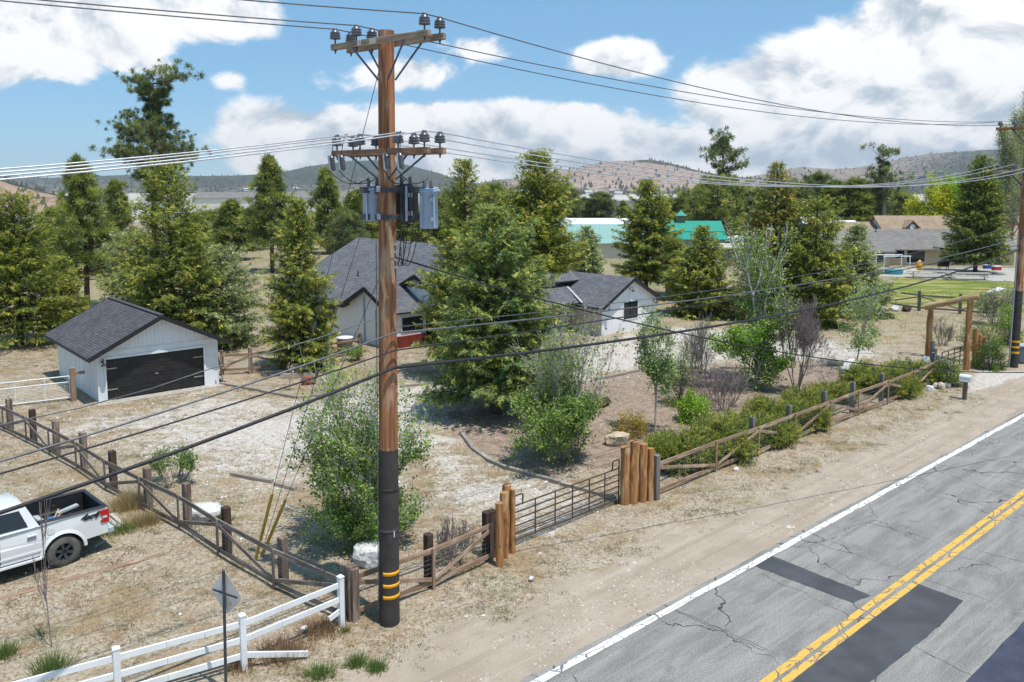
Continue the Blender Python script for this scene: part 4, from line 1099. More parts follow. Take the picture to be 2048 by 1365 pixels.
def pick_mat(n_):
    x = rng.uniform(-34, 24, n_); y = rng.uniform(13.2, 58, n_)
    q = (x - R0.x) * RQ.x + (y - R0.y) * RQ.y
    k = (q < -3.0) & (rng.uniform(size=n_) > maskval(gravel, x, y) * .55 + maskval(soil, x, y) * .55) & (vfbm(x * .35, y * .35, 4, 131) + .35 * (vfbm(x * 1.6, y * 1.6, 3, 5) - .5) > .43)
    return x[k], y[k]
tuftfield('grass_mats', 'matted brown straw and grey green dead grass over the yard', 34000, pick_mat, (MATC, [3, 3, 4, 3, 2, 2, 3]), .075, 24, .020, .11, .45)
def clumpg(px, py, h, hw, seed, label, cols, blades=420, name='grass_clump', w=.02):
    g = at(px, py); r_ = np.random.RandomState(seed); r = hw / F_PX * g.y
    lf = Leaves(); k = blades
    b = np.stack([r_.normal(size=k) * r * .5, r_.normal(size=k) * r * .5, np.full(k, -.02)], -1)
    d = np.stack([b[:, 0] / r * .5 + r_.normal(size=k) * .25, b[:, 1] / r * .5 + r_.normal(size=k) * .25, np.ones(k)], -1)
    lf.add(b, d, w * r_.uniform(.6, 1.3, k), h * r_.uniform(.5, 1.2, k), pal(r_, k, *cols, .2))
    o = lf.build(name, MATS['leaves'], None, r_); o.location = g
    tag(o, label, 'grass', 'grass clumps')
GC = ([(.075, .115, .035), (.11, .15, .05), (.15, .15, .08)], [3, 2, 1]); RD = ([(.20, .125, .085), (.16, .09, .06), (.26, .185, .13)], [3, 2, 2]); SG = ([(.25, .19, .115), (.30, .24, .16), (.19, .135, .08)], [3, 2, 2])
clumpg(102, 1338, .42, 34, 1, 'green grass clump by the lower left white fence', GC)
clumpg(8, 1310, .35, 22, 2, 'green grass clump in the lower left corner', GC)
clumpg(640, 1352, .26, 26, 3, 'green grass clump at the bottom edge left of the sand', GC)
clumpg(712, 1330, .26, 18, 4, 'green grass clump standing just below the pole base', GC)
clumpg(752, 1338, .24, 18, 5, 'green grass clump right of the pair below the pole', GC)
clumpg(690, 1262, .2, 9, 6, 'green grass clump at the foot of the white end post', GC, 120)
clumpg(565, 1310, .36, 46, 7, 'reddish dry grass clump under the fallen white rail', RD, 900)
clumpg(640, 1262, .32, 42, 8, 'reddish dry grass clump near the fence corner', RD, 700)
clumpg(480, 1335, .3, 30, 9, 'reddish dry grass clump around the middle white post', RD, 400)
clumpg(262, 1012, .5, 30, 10, 'tan tumbleweed heap against the fence behind the truck', SG, 1700, 'tumbleweed')
clumpg(292, 1046, .42, 26, 11, 'smaller tan tumbleweed right of the heap along the fence', SG, 1100, 'tumbleweed')
clumpg(250, 1062, .28, 30, 12, 'green grass clump behind the truck bumper', GC, 420)
clumpg(450, 1045, .2, 20, 13, 'grey green grass clump in front of the fence by the pickup', GC, 260)
clumpg(215, 1068, .22, 24, 14, 'dry grass clump in the shade of the truck tail', GC, 300)

# --- loose pebbles of the gravel drive and the verge
def pebbles(name, label, nt, pick, cols, size):
    x, y = pick(nt); k = len(x); r_ = np.random.RandomState(77)
    base = np.array([[1, 0, 0], [-1, 0, 0], [0, 1, 0], [0, -1, 0], [0, 0, 1.]])
    z = maskval(Zg, x, y)
    s = size * r_.lognormal(0, .45, k)
    a = r_.uniform(0, 6.28, k); ca, sa_ = np.cos(a), np.sin(a)
    v = base[None] * np.stack([s * r_.uniform(.7, 1.3, k), s * r_.uniform(.7, 1.3, k), s * r_.uniform(.5, .9, k)], -1)[:, None]
    v = np.stack([v[..., 0] * ca[:, None] - v[..., 1] * sa_[:, None], v[..., 0] * sa_[:, None] + v[..., 1] * ca[:, None], v[..., 2]], -1) + np.stack([x, y, z], -1)[:, None]
    f = (np.array([[0, 2, 4], [2, 1, 4], [1, 3, 4], [3, 0, 4]])[None] + np.arange(k)[:, None, None] * 5).reshape(-1, 3)
    c = np.repeat(pal(r_, k, *cols, .2) / 1.85, 5, 0)
    o = gridmesh(name, v.reshape(-1, 3), f, MATS['pebble'], {'fc': c}, False); tag(o, label, 'gravel', kind='stuff')
m, n, p = newmat('pebble'); n.put(p.inputs['Base Color'], n.attr('fc', 'Color')); p.inputs['Roughness'].default_value = .95; MATS['pebble'] = m
def pick_gravel(n_):
    x = rng.uniform(-26, 30, n_); y = rng.uniform(19, 62, n_); return (lambda k: (x[k], y[k]))((rng.uniform(size=n_) < maskval(gravel, x, y) * .9 + .05) & ((x - R0.x) * RQ.x + (y - R0.y) * RQ.y < -4) & (vfbm(x * .9, y * .9, 4, 91) > .42))
pebbles('gravel', 'pale loose stones scattered over the gravel drive', 130000, pick_gravel, ([(.66, .63, .59), (.52, .48, .44), (.74, .72, .69), (.34, .29, .25)], [4, 3, 2, 3]), .021)
def pick_sh(n_):
    t = rng.uniform(-4, 40, n_); q = -rng.gamma(2.0, .8, n_) - .28
    x = R0.x + RT.x * t + RQ.x * q; y = R0.y + RT.y * t + RQ.y * q; k = (vfbm(x * 1.1, y * 1.1, 4, 92) > .47) & (y > 13); return x[k], y[k]
pebbles('gravel', 'small pale stones along the sandy road shoulder', 14000, pick_sh, ([(.58, .53, .47), (.44, .39, .34), (.30, .26, .23)], [3, 3, 2]), .017)
# ------------------------------------------------------------------ utility poles and wires
wood('pole_wood', (.42, .185, .085), (.18, .08, .045), (.42, .28, .18), (15, 15, .55), (.55, .38, .24))
wood('arm_wood', (.38, .29, .21), (.22, .16, .12), (.46, .38, .31), (22, 22, .8))
wood('arm_wood_brown', (.33, .18, .11), (.20, .11, .075), (.42, .28, .19), (22, 22, .8))
surf('pole_wrap', (.045, .038, .036), (.062, .053, .05), 3, .8, .4, 25, fine=.25, c3=(.085, .06, .05), s3=2.5, lo3=.6, hi3=.75)
surf('reflective_yellow', (.86, .42, .015), (.75, .36, .02), 6, .45, 0)
surf('porcelain', (.115, .12, .145), (.085, .09, .11), 3, .3, 0, spec=.6)
surf('galvanised', (.42, .45, .49), (.33, .36, .40), 6, .45, .1, 40, metal=.6)
surf('steel_dark', (.055, .06, .068), (.085, .09, .10), 5, .55, .1, 40, metal=.3)
surf('brace_blue', (.10, .13, .20), (.07, .095, .15), 5, .6, .1)
surf('transformer_grey', (.34, .43, .55), (.31, .395, .51), 2.5, .45, .03, 20, fine=.03, c3=(.26, .30, .36), s3=5, lo3=.7, hi3=.82)
surf('transformer_dark', (.05, .058, .066), (.075, .085, .095), 2.5, .55, .05)
surf('cable_black', (.022, .022, .026), (.035, .035, .04), 8, .55, .2, 40)
surf('cable_silver', (.62, .63, .65), (.50, .51, .53), 8, .42, .1, 30, metal=.5)
surf('cable_grey', (.16, .165, .175), (.11, .115, .12), 8, .5, .2, 30, metal=.3)
surf('guard_yellow', (.58, .38, .045), (.46, .30, .05), 4, .5, 0)
surf('tag_white', (.62, .62, .60), (.40, .40, .38), 30, .6, 0)

AD = Vector((.8, -.6, 0)); BD = Vector((.6, .8, 0)); UP = Vector((0, 0, 1))
PB = Vector((-3.02, 19.07, 0)); PTOP = Vector((-2.87, 19.07, 14.18))
def paxis(z): return PB + (PTOP - PB) * (z / 14.18)
def prad(z): return .248 - .066 * z / 14.2
INS = [(.02, 0), (.02, .10), (.055, .105), (.125, .12), (.135, .145), (.10, .165), (.12, .18), (.13, .205), (.095, .225), (.115, .24), (.12, .262), (.085, .28), (.085, .30), (.05, .32), (.06, .345), (.045, .365)]
main = thing('utility_pole', 'tall brown timber power pole with black wrapped foot and transformers', 'utility pole', PB, 0, 'utility poles along the road')
zw = hz(778, 897, 19.07)
mb = MB(); zs = list(np.linspace(zw - .05, 14.18, 26)); mb.tube([paxis(z) for z in zs], [prad(z) for z in zs], 28, jit=.008, seed=2); shaft = mb.build('shaft', MATS['pole_wood'], main)
mb = MB(); prof = []
for z in np.linspace(-.3, zw, 40): prof.append((prad(z) + .006, z))
for zb in (hz(778, 975, 19.07), hz(778, 1058, 19.07)):
    prof += [(prad(zb) + .006, zb - .012), (prad(zb) + .017, zb - .006), (prad(zb) + .017, zb + .006), (prad(zb) + .006, zb + .012)]
prof.sort(key=lambda q: q[1])
mb.tube([paxis(h) for r, h in prof], [r for r, h in prof], 28); wrap = mb.build('wrap', MATS['pole_wrap'], main)
for yb in (1150, 1174, 1197):
    z = hz(780, yb, 18.83); mb = MB(); c = paxis(z); r = prad(z) + .012
    th = [math.radians(a) for a in range(-118, 10, 8)]
    vs, ts = [], []
    for a in th:
        for dz in (-.045, .045):
            vs.append((c.x + math.cos(a) * r, c.y + math.sin(a) * r, z + dz)); ts.append((a, dz, 0))
        for dz in (-.045, .045):
            vs.append((c.x + math.cos(a) * (r - .01), c.y + math.sin(a) * (r - .01), z + dz)); ts.append((a, dz, 0))
    fs = []
    for i in range(len(th) - 1):
        o = 4 * i; fs += [(o, o + 4, o + 5, o + 1), (o + 1, o + 5, o + 7, o + 3), (o + 4, o, o + 2, o + 6)]
    fs += [(0, 1, 3, 2), (4 * (len(th) - 1) + 1, 4 * (len(th) - 1), 4 * (len(th) - 1) + 2, 4 * (len(th) - 1) + 3)]
    mb.add(vs, fs, ts, 0, True); mb.build('reflective_band', MATS['reflective_yellow'], main)
mb = MB(); zt = hz(795, 1070, 18.85)
mb.obox(paxis(zt) + Vector((.155, -.19, 0)), (.8, .6, 0), (-.6, .8, 0), UP, .03, .02, .16); mb.build('wrap_tag', MATS['tag_white'], main)

def insulator(mb, p): mb.lathe(INS, p, UP, 14)
def arm_set(root, centre, z, half, r, armmat, ins_s, bracemat, plates=True, brace_s=.85, brace_dz=.85, with_parts=True):
    """double crossarm with its insulators and braces"""
    tops = {}
    for k, sg in enumerate((-1, 1)):
        c = centre + BD * sg * (r + .055); c.z = z
        mb = MB(); mb.obox(c, AD, BD, UP, 2 * half, .11, .14, bev=.008)
        arm = mb.build('crossarm', MATS[armmat], root)
        for s in ins_s:
            p = c + AD * s + UP * .07
            m2 = MB(); insulator(m2, p); m2.build('insulator', MATS['porcelain'], root); tops[(s, sg)] = p + UP * .345
            m3 = MB(); m3.tube([p - UP * .22, p - UP * .14], .018, 6); m3.tube([p - UP * .16, p - UP * .14], .035, 6); m3.build('pin', MATS['steel_dark'], arm)
        mb = MB()
        for e in (-1, 1):
            a = c + AD * (e * brace_s) - UP * .06 + BD * sg * .03; b = Vector((centre.x, centre.y, 0)) + AD * (e * r * .8) + BD * sg * (r * .62) + UP * (z - brace_dz)
            mb.beam(a, b, .045, .018, BD)
        mb.build('brace', MATS[bracemat], root)
    return tops
zu, zm = 13.93, hz(778, 305, 19.0)
up_t = arm_set(main, paxis(zu), zu, 1.56, .19, 'arm_wood', (-1.45, -.72, 1.42), 'brace_blue')
md_t = arm_set(main, paxis(zm), zm, 1.56, .20, 'arm_wood_brown', (-1.42, -.62, .62, 1.42), 'brace_blue', brace_s=.95, brace_dz=.62)
for z, s in ((zu, -.18), (zu, -.62), (zm, -.18), (zm, -.62)):
    c = paxis(z) - BD * (.19 + .115); mb = MB(); mb.obox(c + AD * (s + .05), AD, BD, UP, .20 if s > -.4 else .12, .008, .12); mb.build('number_plate', MATS['tag_white'], main)
# fuse cutouts hanging from the lower arm
for s, sg in ((-1.5, -1), (-1.15, -1), (.35, -1), (.78, -1)):
    c = paxis(zm) + BD * sg * .36 + AD * s - UP * .05
    mb = MB()
    d = Vector((.12, 0, -1)).normalized()
    mb.lathe([(.03, 0), (.055, .04), (.075, .07), (.05, .10), (.075, .13), (.05, .16), (.075, .19), (.05, .22), (.075, .25), (.05, .28), (.07, .31), (.03, .36)], c, d, 10)
    cut = mb.build('fuse_cutout', MATS['porcelain'], main)
    mb = MB(); mb.tube([c - BD * .10 + d * .02, c - BD * .12 + d * .36], .022, 7); mb.beam(c, c - BD * .10 + d * .02, .03, .03); mb.beam(c + d * .36, c - BD * .12 + d * .36, .03, .03)
    mb.build('fuse_tube', MATS['galvanised'], cut)
    mb = MB(); mb.beam(c, c + BD * .16 + UP * .03, .04, .02); mb.build('bracket', MATS['steel_dark'], cut)
# transformers
zt0, zt1 = hz(800, 443, 19.2), hz(800, 372, 19.2)
def transformer(c, r, z0, z1, mat, fins):
    mb = MB(); h = z1 - z0
    mb.lathe([(r * .95, 0), (r, .03), (r, h - .06), (r * 1.05, h - .055), (r * 1.05, h - .02), (r * .9, h + .02), (r * .3, h + .05)], (c.x, c.y, z0), UP, 20)
    t = mb.build('transformer', MATS[mat], main)
    for a in fins:
        m2 = MB(); m2.obox((c.x + math.cos(a) * (r + .025), c.y + math.sin(a) * (r + .025), z0 + h * .45), (math.cos(a), math.sin(a), 0), (-math.sin(a), math.cos(a), 0), UP, .06, .03, h * .8); m2.build('fin', MATS[mat], t)
    for a in (-2.4, -.9):
        m2 = MB(); p = Vector((c.x + math.cos(a) * r * .55, c.y + math.sin(a) * r * .55, z1 + .02))
        m2.lathe([(.03, 0), (.05, .03), (.035, .06), (.05, .09), (.035, .12), (.045, .15), (.02, .2)], p, UP, 8); m2.build('bushing', MATS['porcelain'], t)
    for dz in (.75, .25):
        m2 = MB(); a = -1.2; m2.obox((c.x + math.cos(a) * (r + .02), c.y + math.sin(a) * (r + .02), z0 + h * dz), (math.cos(a), math.sin(a), 0), (-math.sin(a), math.cos(a), 0), UP, .05, .10, .10); m2.build('lug', MATS['galvanised'], t)
    return t
pc = paxis(10.3)
transformer(pc + Vector((-.36, .34, 0)), .27, zt0, zt1 - .05, 'transformer_grey', (-2.0,))
transformer(pc + Vector((.42, .36, 0)), .27, zt0 - .03, zt1, 'transformer_dark', (-1.9, -1.2))
transformer(pc + Vector((.98, -.10, 0)), .215, hz(800, 457, 19.0), hz(800, 380, 19.0), 'transformer_grey', (-1.0, -2.2))
mb = MB()
for z in (zt1 - .10, zt0 + .10):
    a = pc + Vector((-.65, .08, 0)); b = pc + Vector((1.0, .12, 0))
    for o in (Vector((0, .02, 0)),):
        mb.beam(Vector((a.x, a.y, z)) + o, Vector((b.x, b.y, z)) + o, .06, .14)
    mb.beam(Vector((pc.x - .22, pc.y - .22, z)), Vector((pc.x + .22, pc.y - .20, z)), .04, .10)
    for dx in (-.235, .235): mb.beam(Vector((pc.x + dx, pc.y - .24, z)), Vector((pc.x + dx, pc.y + .12, z)), .03, .08)
mb.build('mounting_frame', MATS['steel_dark'], main)
for z in (zt1 - .08, zt0 + .12):
    mb = MB(); mb.obox((pc.x - .16, pc.y - .23, z), (1, 0, 0), (0, 1, 0), UP, .09, .06, .14, bev=.01); mb.build('clamp', MATS['galvanised'], main)
mb = MB(); mb.obox((pc.x + .45, pc.y + .02, (zt0 + zt1) / 2), (1, 0, 0), (0, 1, 0), UP, .05, .04, zt1 - zt0 - .02); mb.build('strut', MATS['guard_yellow'] if False else MATS['galvanised'], main)
def droop(a, b, s, k=9):
    a, b = Vector(a), Vector(b)
    return [a.lerp(b, i / k) - UP * (s * 4 * (i / k) * (1 - i / k)) for i in range(k + 1)]
mb = MB()
A_ = paxis(zm)
for s, q in ((-1.5, (-.45, .2)), (-1.15, (-.3, .3)), (.35, (.42, .3)), (.78, (.98, -.1))):
    mb.tube(droop(A_ - BD * .46 + AD * s - UP * .40, Vector((pc.x + q[0], pc.y + q[1], zt1 + .18)), .22), .011, 6)
    mb.tube(droop(A_ - BD * .36 + AD * s - UP * .03, A_ - BD * .25 + AD * (s * .9) + UP * .42, -.18), .009, 6)
zl = hz(800, 535, 19.0)
for i, q in enumerate(((.32, .16), (.48, .1), (.62, 0), (.76, -.02), (.40, .05))):
    mb.tube(droop(Vector((pc.x + q[0], pc.y + q[1] - .1, zt0 - .02)), Vector((PB.x + .30 + .03 * i, 19.0, zl + .12 * i)), .35 + .09 * i), .010, 6)
mb.tube(droop(Vector((pc.x + 1.2, pc.y - .12, zt1 - .1)), Vector((PB.x + .34, 19.0, zl + .7)), .55), .011, 6)
mb.build('jumper_wires', MATS['cable_black'], main)
mb = MB()
for z in (zl, zl + .18, zl + .36, zl + .54): mb.obox((PB.x + .30, 18.98, z), (1, 0, 0), (0, 1, 0), UP, .10, .05, .05)
mb.build('service_rack', MATS['galvanised'], main)
mb = MB(); mb.tube([Vector((PB.x - .247, 18.96, .4 + 0)), Vector((PB.x - .14, 18.93, 9.4))], .012, 5); mb.build('ground_wire', MATS['cable_grey'], main)

# the next pole along the road
FB = Vector((29.94, 47.81, 0))
far = thing('utility_pole', 'farther brown power pole cut by the right edge beside the bin', 'utility pole', FB, 0, 'utility poles along the road')
mb = MB(); zs2 = hz(2030, 582, 47.8)
mb.tube([FB + Vector((.0, 0, z)) for z in (zs2 - .05, 8, 11, 14.6)], [.225, .21, .19, .17], 18, jit=.01); mb.build('shaft', MATS['pole_wood'], far)
mb = MB(); mb.tube([FB + UP * -.3, FB + UP * zs2], [.25, .235], 18); mb.build('wrap', MATS['pole_wrap'], far)
for yb in (684, 695, 706):
    mb = MB(); z = hz(2027, yb, 47.6)
    mb.tube([FB + UP * (z - .06), FB + UP * (z + .06)], .253, 18); mb.build('reflective_band', MATS['reflective_yellow'], far)
far_u = arm_set(far, FB, hz(2027, 256, 47.8), 1.65, .17, 'pole_wood', (-1.45, -.72, 1.42), 'steel_dark')
far_m = arm_set(far, FB, hz(2027, 343, 47.8), 1.65, .19, 'arm_wood', (-1.42, -.62, .62, 1.42), 'steel_dark')
mb = MB(); mb.lathe([(.30, 0), (.31, .02), (.31, .58), (.33, .60), (.28, .66)], FB + Vector((.18, -.42, hz(2040, 392, 47.8))), UP, 14); mb.build('transformer', MATS['transformer_grey'], far)
mb = MB(); mb.tube([FB + Vector((-.35, -.12, .0)), FB + Vector((-.25, -.05, 8.0))], .045, 7); mb.build('riser_pipe', MATS['galvanised'], far)
mb = MB(); mb.beam(FB + Vector((-.9, .1, 8.5)), FB + Vector((.9, -.1, 8.6)), .10, .12); mb.build('cable_arm', MATS['pole_wood'], far)

def proj(p):
    c, s = math.cos(PITCH), math.sin(PITCH); d = p - Vector((0, 0, CAM_H))
    zc = d.y * c - d.z * s; yc = d.y * s + d.z * c
    return CX + F_PX * d.x / zc, CY - F_PX * yc / zc
def sag_fit(a, b, px, py):
    lo, hi = 0.0, 1.0
    for _ in range(40):
        t = (lo + hi) / 2
        if proj(a.lerp(b, t))[0] < px: lo = t
        else: hi = t
    q = a.lerp(b, t); z = hz(px, py, q.y)
    return max(.02, (q.z - z) / (4 * t * (1 - t) + 1e-6))
LEFT = Vector((-.75, -.66, 0)) * 43.0
def sag_left(a, v):
    lo, hi = 0.0, .5
    for _ in range(40):
        t = (lo + hi) / 2
        q = a.lerp(a + LEFT, t)
        if q.y > 1.5 and proj(q)[0] > v[0]: lo = t
        else: hi = t
    return max(.05, (q.z - hz(v[0], v[1], q.y)) / (4 * t * (1 - t)))
def wire(name, label, knots, r, mat, group, cat='power line', n=6):
    """knots: [(point, sag to the next)]"""
    pts = []
    for (a, s), (b, _) in zip(knots[:-1], knots[1:]):
        k = max(3, int((b - a).length / 1.3)); pts += droop(a, b, s, k)[:-1]
    pts.append(knots[-1][0])
    mb = MB(); mb.tube(pts, r, n); o = mb.build(name, mat)
    return tag(o, label, cat, group)
GW = 'wires strung between the poles'
for s, vl, lab, vp in ((-1.45, (0, 2), 'lowest of the three dark top wires, on the far left insulators', (1440, 212)), (-.72, (76, 0), 'middle one of the three dark top wires beside the pole head', (1440, 196)), (1.42, (483, 0), 'uppermost dark wire over the right end of the top crossarm', (1440, 184))):
    a, b = up_t[(s, -1)], up_t[(s, 1)]; c = far_u[(s, -1)]
    wire('power_line', lab, [(a + LEFT, sag_left(a, vl)), (a, 0), (b, sag_fit(b, c, *vp)), (c, 0), (far_u[(s, 1)], 0)], .0135, MATS['cable_grey'], GW)
for s, vl, lab, vp in ((-1.42, (0, 338), 'silver wire on the far left insulators of the lower crossarm', (1440, 369)), (-.62, (0, 345), 'second silver wire from the left on the lower crossarm', (1440, 366)), (.62, (0, 352), 'third silver wire from the left on the lower crossarm', (1440, 361)), (1.42, (0, 359), 'silver wire over the right end of the lower crossarm', (1440, 354))):
    a, b = md_t[(s, -1)], md_t[(s, 1)]; c = far_m[(s, -1)]
    wire('power_line', lab, [(a + LEFT, sag_left(a, vl)), (a, 0), (b, sag_fit(b, c, *vp)), (c, 0), (far_m[(s, 1)], 0)], .0145, MATS['cable_silver'], GW)
def pk(px, py, Y): return V(px, py, Y)
fz = lambda y: FB + Vector((-.2, -.1, hz(2030, y, 47.8)))
def cable(lab, y0, yl, yf, vp, r, mat, xo=.26):
    p = Vector((PB.x + xo, 18.83, hz(790, y0, 18.8)))
    l = V(0, yl, 14.9)
    d = (l - p); e = p + d * (44 / d.length)
    # sagging span to the unseen pole on the left: fitted to where it leaves the photograph
    L2 = p + LEFT + UP * (.1)
    q = fz(yf)
    lp = proj(l)
    lo, hi = 0.0, .6
    for _ in range(40):
        t = (lo + hi) / 2; pr = proj(p.lerp(L2, t))
        if pr[0] > 2: lo = t
        else: hi = t
    m_ = p.lerp(L2, t); s = (m_.z - hz(0, yl, m_.y)) / (4 * t * (1 - t))
    return wire('telecom_cable', lab, [(L2, s), (p, sag_fit(p, q, *vp)), (q, 0)], r, mat, 'dark cables low on the poles', 'cable')
cable('upper dark cable crossing the pole in front of the house', 667, 920, 476, (1360, 604), .024, MATS['cable_grey'])
cable('middle dark cable crossing just under the upper one', 702, 945, 490, (1360, 617), .020, MATS['cable_black'])
cable('thick black bundled cable, lowest across the pole', 736, 1022, 500, (1360, 664), .043, MATS['cable_black'])
# the thin span wire that ends on the pole
p = Vector((PB.x - .22, 18.95, hz(745, 638, 19))); m_ = V(430, 735, 17.3); l = V(0, 850, 14.9)
wire('span_wire', 'thin grey wire ending at the left side of the pole', [(p + (l - p) * 2.0 - UP * .3, .4), (l, .1), (m_, .05), (p, 0)], .013, MATS['cable_grey'], None, 'cable')
p = Vector((PB.x + .24, 18.9, hz(795, 655, 18.9))); q = fz(446)
wire('span_wire', 'thin grey wire rising from the pole toward the far pole above the dark cables', [(p, sag_fit(p, q, 1180, 613)), (q, 0)], .010, MATS['cable_grey'], None, 'cable')
p = Vector((PB.x + .32, 18.95, hz(832, 515, 19.0))); e = Vector((20.6, 30.6, 0)); e.z = hz(2100, 744, e.y)
wire('service_drop', 'black twisted service drop falling from the pole to the right edge', [(p, sag_fit(p, e, 1480, 690)), (e, 0)], .020, MATS['cable_black'], None, 'cable')
# guy wires with yellow guards
A1, A2 = G(511, 1120), G(524, 1112)
for zt_, anc, gt, lab in ((13.35, A1, (541, 985), 'longest guy wire from the pole head, with a yellow guard'), (11.0, A1 + Vector((.10, .05, 0)), None, 'guy wire from the lower crossarm down to the shared anchor'), (8.6, A2, (592, 1015), 'shortest guy wire, its yellow guard leaning farther right')):
    a = paxis(zt_) + Vector((-.16, .02, 0))
    t = thing('guy_wire', lab, 'guy wire', anc, 0, 'guy wires anchoring the pole')
    mb = MB(); mb.tube([a, anc], .009, 5); mb.build('wire', MATS['cable_grey'], t)
    f_ = .46 if zt_ > 9 else .6
    mb = MB(); w0 = a.lerp(anc, f_); mb.tube([w0, a.lerp(anc, f_ + .02)], .035, 7); mb.build('strain_insulator', MATS['porcelain'], t)
    if gt:
        L = (a - anc).length; mb = MB(); e = anc.lerp(a, 2.35 / L); mb.tube([anc, e], .045, 8); mb.build('guard', MATS['guard_yellow'], t)
# ------------------------------------------------------------------ houses
def roofmat(name, c1, c2, c3, bw=.34, bh=.145, mortar=(.02, .02, .022), msz=.012):
    m, n, p = newmat(name); tc = n.attr('tc')
    br = n.new('ShaderNodeTexBrick'); n.put(br.inputs['Vector'], tc)
    br.inputs['Scale'].default_value = 1.0; br.inputs['Brick Width'].default_value = bw; br.inputs['Row Height'].default_value = bh
    br.inputs['Mortar Size'].default_value = msz; br.inputs['Mortar Smooth'].default_value = .4
    br.inputs['Color1'].default_value = (*c1, 1); br.inputs['Color2'].default_value = (*c2, 1); br.inputs['Mortar'].default_value = (*mortar, 1)
    col = n.mix(n.step(n.noise(tc, .7, 5, .65), .42, .66), br.outputs['Color'], n.mix(1.0, br.outputs['Color'], c3, 'MULTIPLY'))
    g = n.noise(tc, 22, 3, .7)
    col = n.mix(1.0, col, n.mix(g, (.72,) * 3, (1.28,) * 3), 'MULTIPLY')
    n.put(p.inputs['Base Color'], col); p.inputs['Roughness'].default_value = .9; p.inputs['Specular IOR Level'].default_value = .2
    n.put(p.inputs['Normal'], n.bump(n.math('SUBTRACT', g, br.outputs['Fac']), .5, .02))
    MATS[name] = m
roofmat('shingle_dark', (.085, .083, .093), (.125, .123, .133), (.80, .80, .82))
roofmat('shingle_slate', (.125, .130, .145), (.185, .19, .205), (.82, .83, .85))
roofmat('shingle_grey', (.21, .20, .19), (.27, .255, .24), (.85, .83, .82), .5, .2)
roofmat('shingle_tan', (.33, .25, .17), (.40, .31, .22), (.86, .84, .80), .5, .2)
def boards(name, c1, pitch=.30, line=(.20, .22, .26), width=.02, c2=None, amt=1.0, stain=(.55, .55, .56)):
    m, n, p = newmat(name); tc = n.attr('tc')
    s = n.new('ShaderNodeSeparateXYZ'); n.put(s.inputs[0], tc)
    f = n.math('FRACT', n.math('DIVIDE', s.outputs[0], pitch))
    gap = n.step(f, width / pitch, width / pitch * .5)
    gap = n.math('MULTIPLY', gap, n.step(n.noise(n.stretch(tc, (7, .5, 1)), 1.0, 4, .6), .38, .52))
    col = n.mix(n.step(n.noise(n.stretch(tc, (2.5, .5, 1)), 1.0, 5, .65), .5, .75), c1, c2 or tuple(x * .86 for x in c1))
    col = n.mix(n.math('MULTIPLY', gap, amt), col, line)
    low = n.math('MULTIPLY', n.step(n.noise(tc, 1.5, 4, .6), .62, .8), .12)
    col = n.mix(low, col, stain)
    n.put(p.inputs['Base Color'], col); p.inputs['Roughness'].default_value = .6; p.inputs['Specular IOR Level'].default_value = .3
    n.put(p.inputs['Normal'], n.bump(n.math('SUBTRACT', 1.0, gap), .5, .02))
    MATS[name] = m
boards('board_white', (.78, .79, .80), .24, (.07, .075, .09), .038)
boards('siding_white', (.80, .81, .82), .20, (.42, .44, .47), .012, amt=.7)
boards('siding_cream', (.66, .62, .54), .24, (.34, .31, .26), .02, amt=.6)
boards('siding_yellow', (.56, .46, .30), .4, (.44, .36, .24), .02, amt=.5)
boards('metal_wall_cream', (.66, .60, .48), .4, (.42, .38, .3), .03)
boards('barn_grey', (.36, .34, .33), .25, (.10, .09, .09), .05)
boards('shed_wood', (.22, .17, .13), .22, (.05, .045, .04), .04)
boards('metal_roof_white', (.80, .80, .80), .6, (.55, .55, .55), .05)
boards('metal_roof_teal', (.24, .40, .37), .6, (.18, .31, .29), .05)
boards('metal_roof_green', (.025, .29, .215), .6, (.02, .18, .14), .06)
surf('white_trim', (.80, .81, .82), (.72, .73, .75), 2, .55, .05)
surf('black_trim', (.018, .018, .021), (.028, .028, .032), 3, .55, .05)
surf('door_black', (.022, .021, .022), (.032, .031, .032), 2, .42, .05)
surf('hinge_steel', (.50, .48, .42), (.38, .36, .32), 6, .45, 0, metal=.4)
surf('red_siding', (.20, .035, .025), (.13, .025, .02), 3, .6, .1)
surf('flashing', (.60, .61, .62), (.50, .51, .52), 4, .5, 0, metal=.3)
surf('concrete', (.46, .44, .40), (.36, .34, .31), 4, .9, .3, 25)
m, n, p = newmat('glass_dark'); p.inputs['Base Color'].default_value = (.02, .025, .028, 1); p.inputs['Roughness'].default_value = .08; p.inputs['Specular IOR Level'].default_value = .6; MATS['glass_dark'] = m

class Frame:
    """house coordinates: a along the front, b to the back, c up"""
    def __init__(s, o, u, v): s.o = Vector((o[0], o[1], 0)); s.u = Vector((*u, 0)).normalized(); s.v = Vector((*v, 0)).normalized()
    def __call__(s, a, b, c=0.0): return s.o + s.u * a + s.v * b + UP * c
def roofslab(mb, pts, th=.12, m=0):
    """pts: upper outline of one roof plane"""
    pts = [Vector(p) for p in pts]
    n = Vector((0, 0, 0))
    for i in range(len(pts)): n += (pts[i] - pts[0]).cross(pts[(i + 1) % len(pts)] - pts[0])
    if n.z < 0: pts = pts[::-1]
    lo = [p - UP * th for p in pts]
    mb.poly(pts, m); mb.poly(lo[::-1], m)
    for i in range(len(pts)):
        j = (i + 1) % len(pts); mb.poly([lo[i], lo[j], pts[j], pts[i]], m)
def wallpoly(name, pts, mat, parent):
    mb = MB(); mb.poly(pts); return mb.build(name, mat, parent)
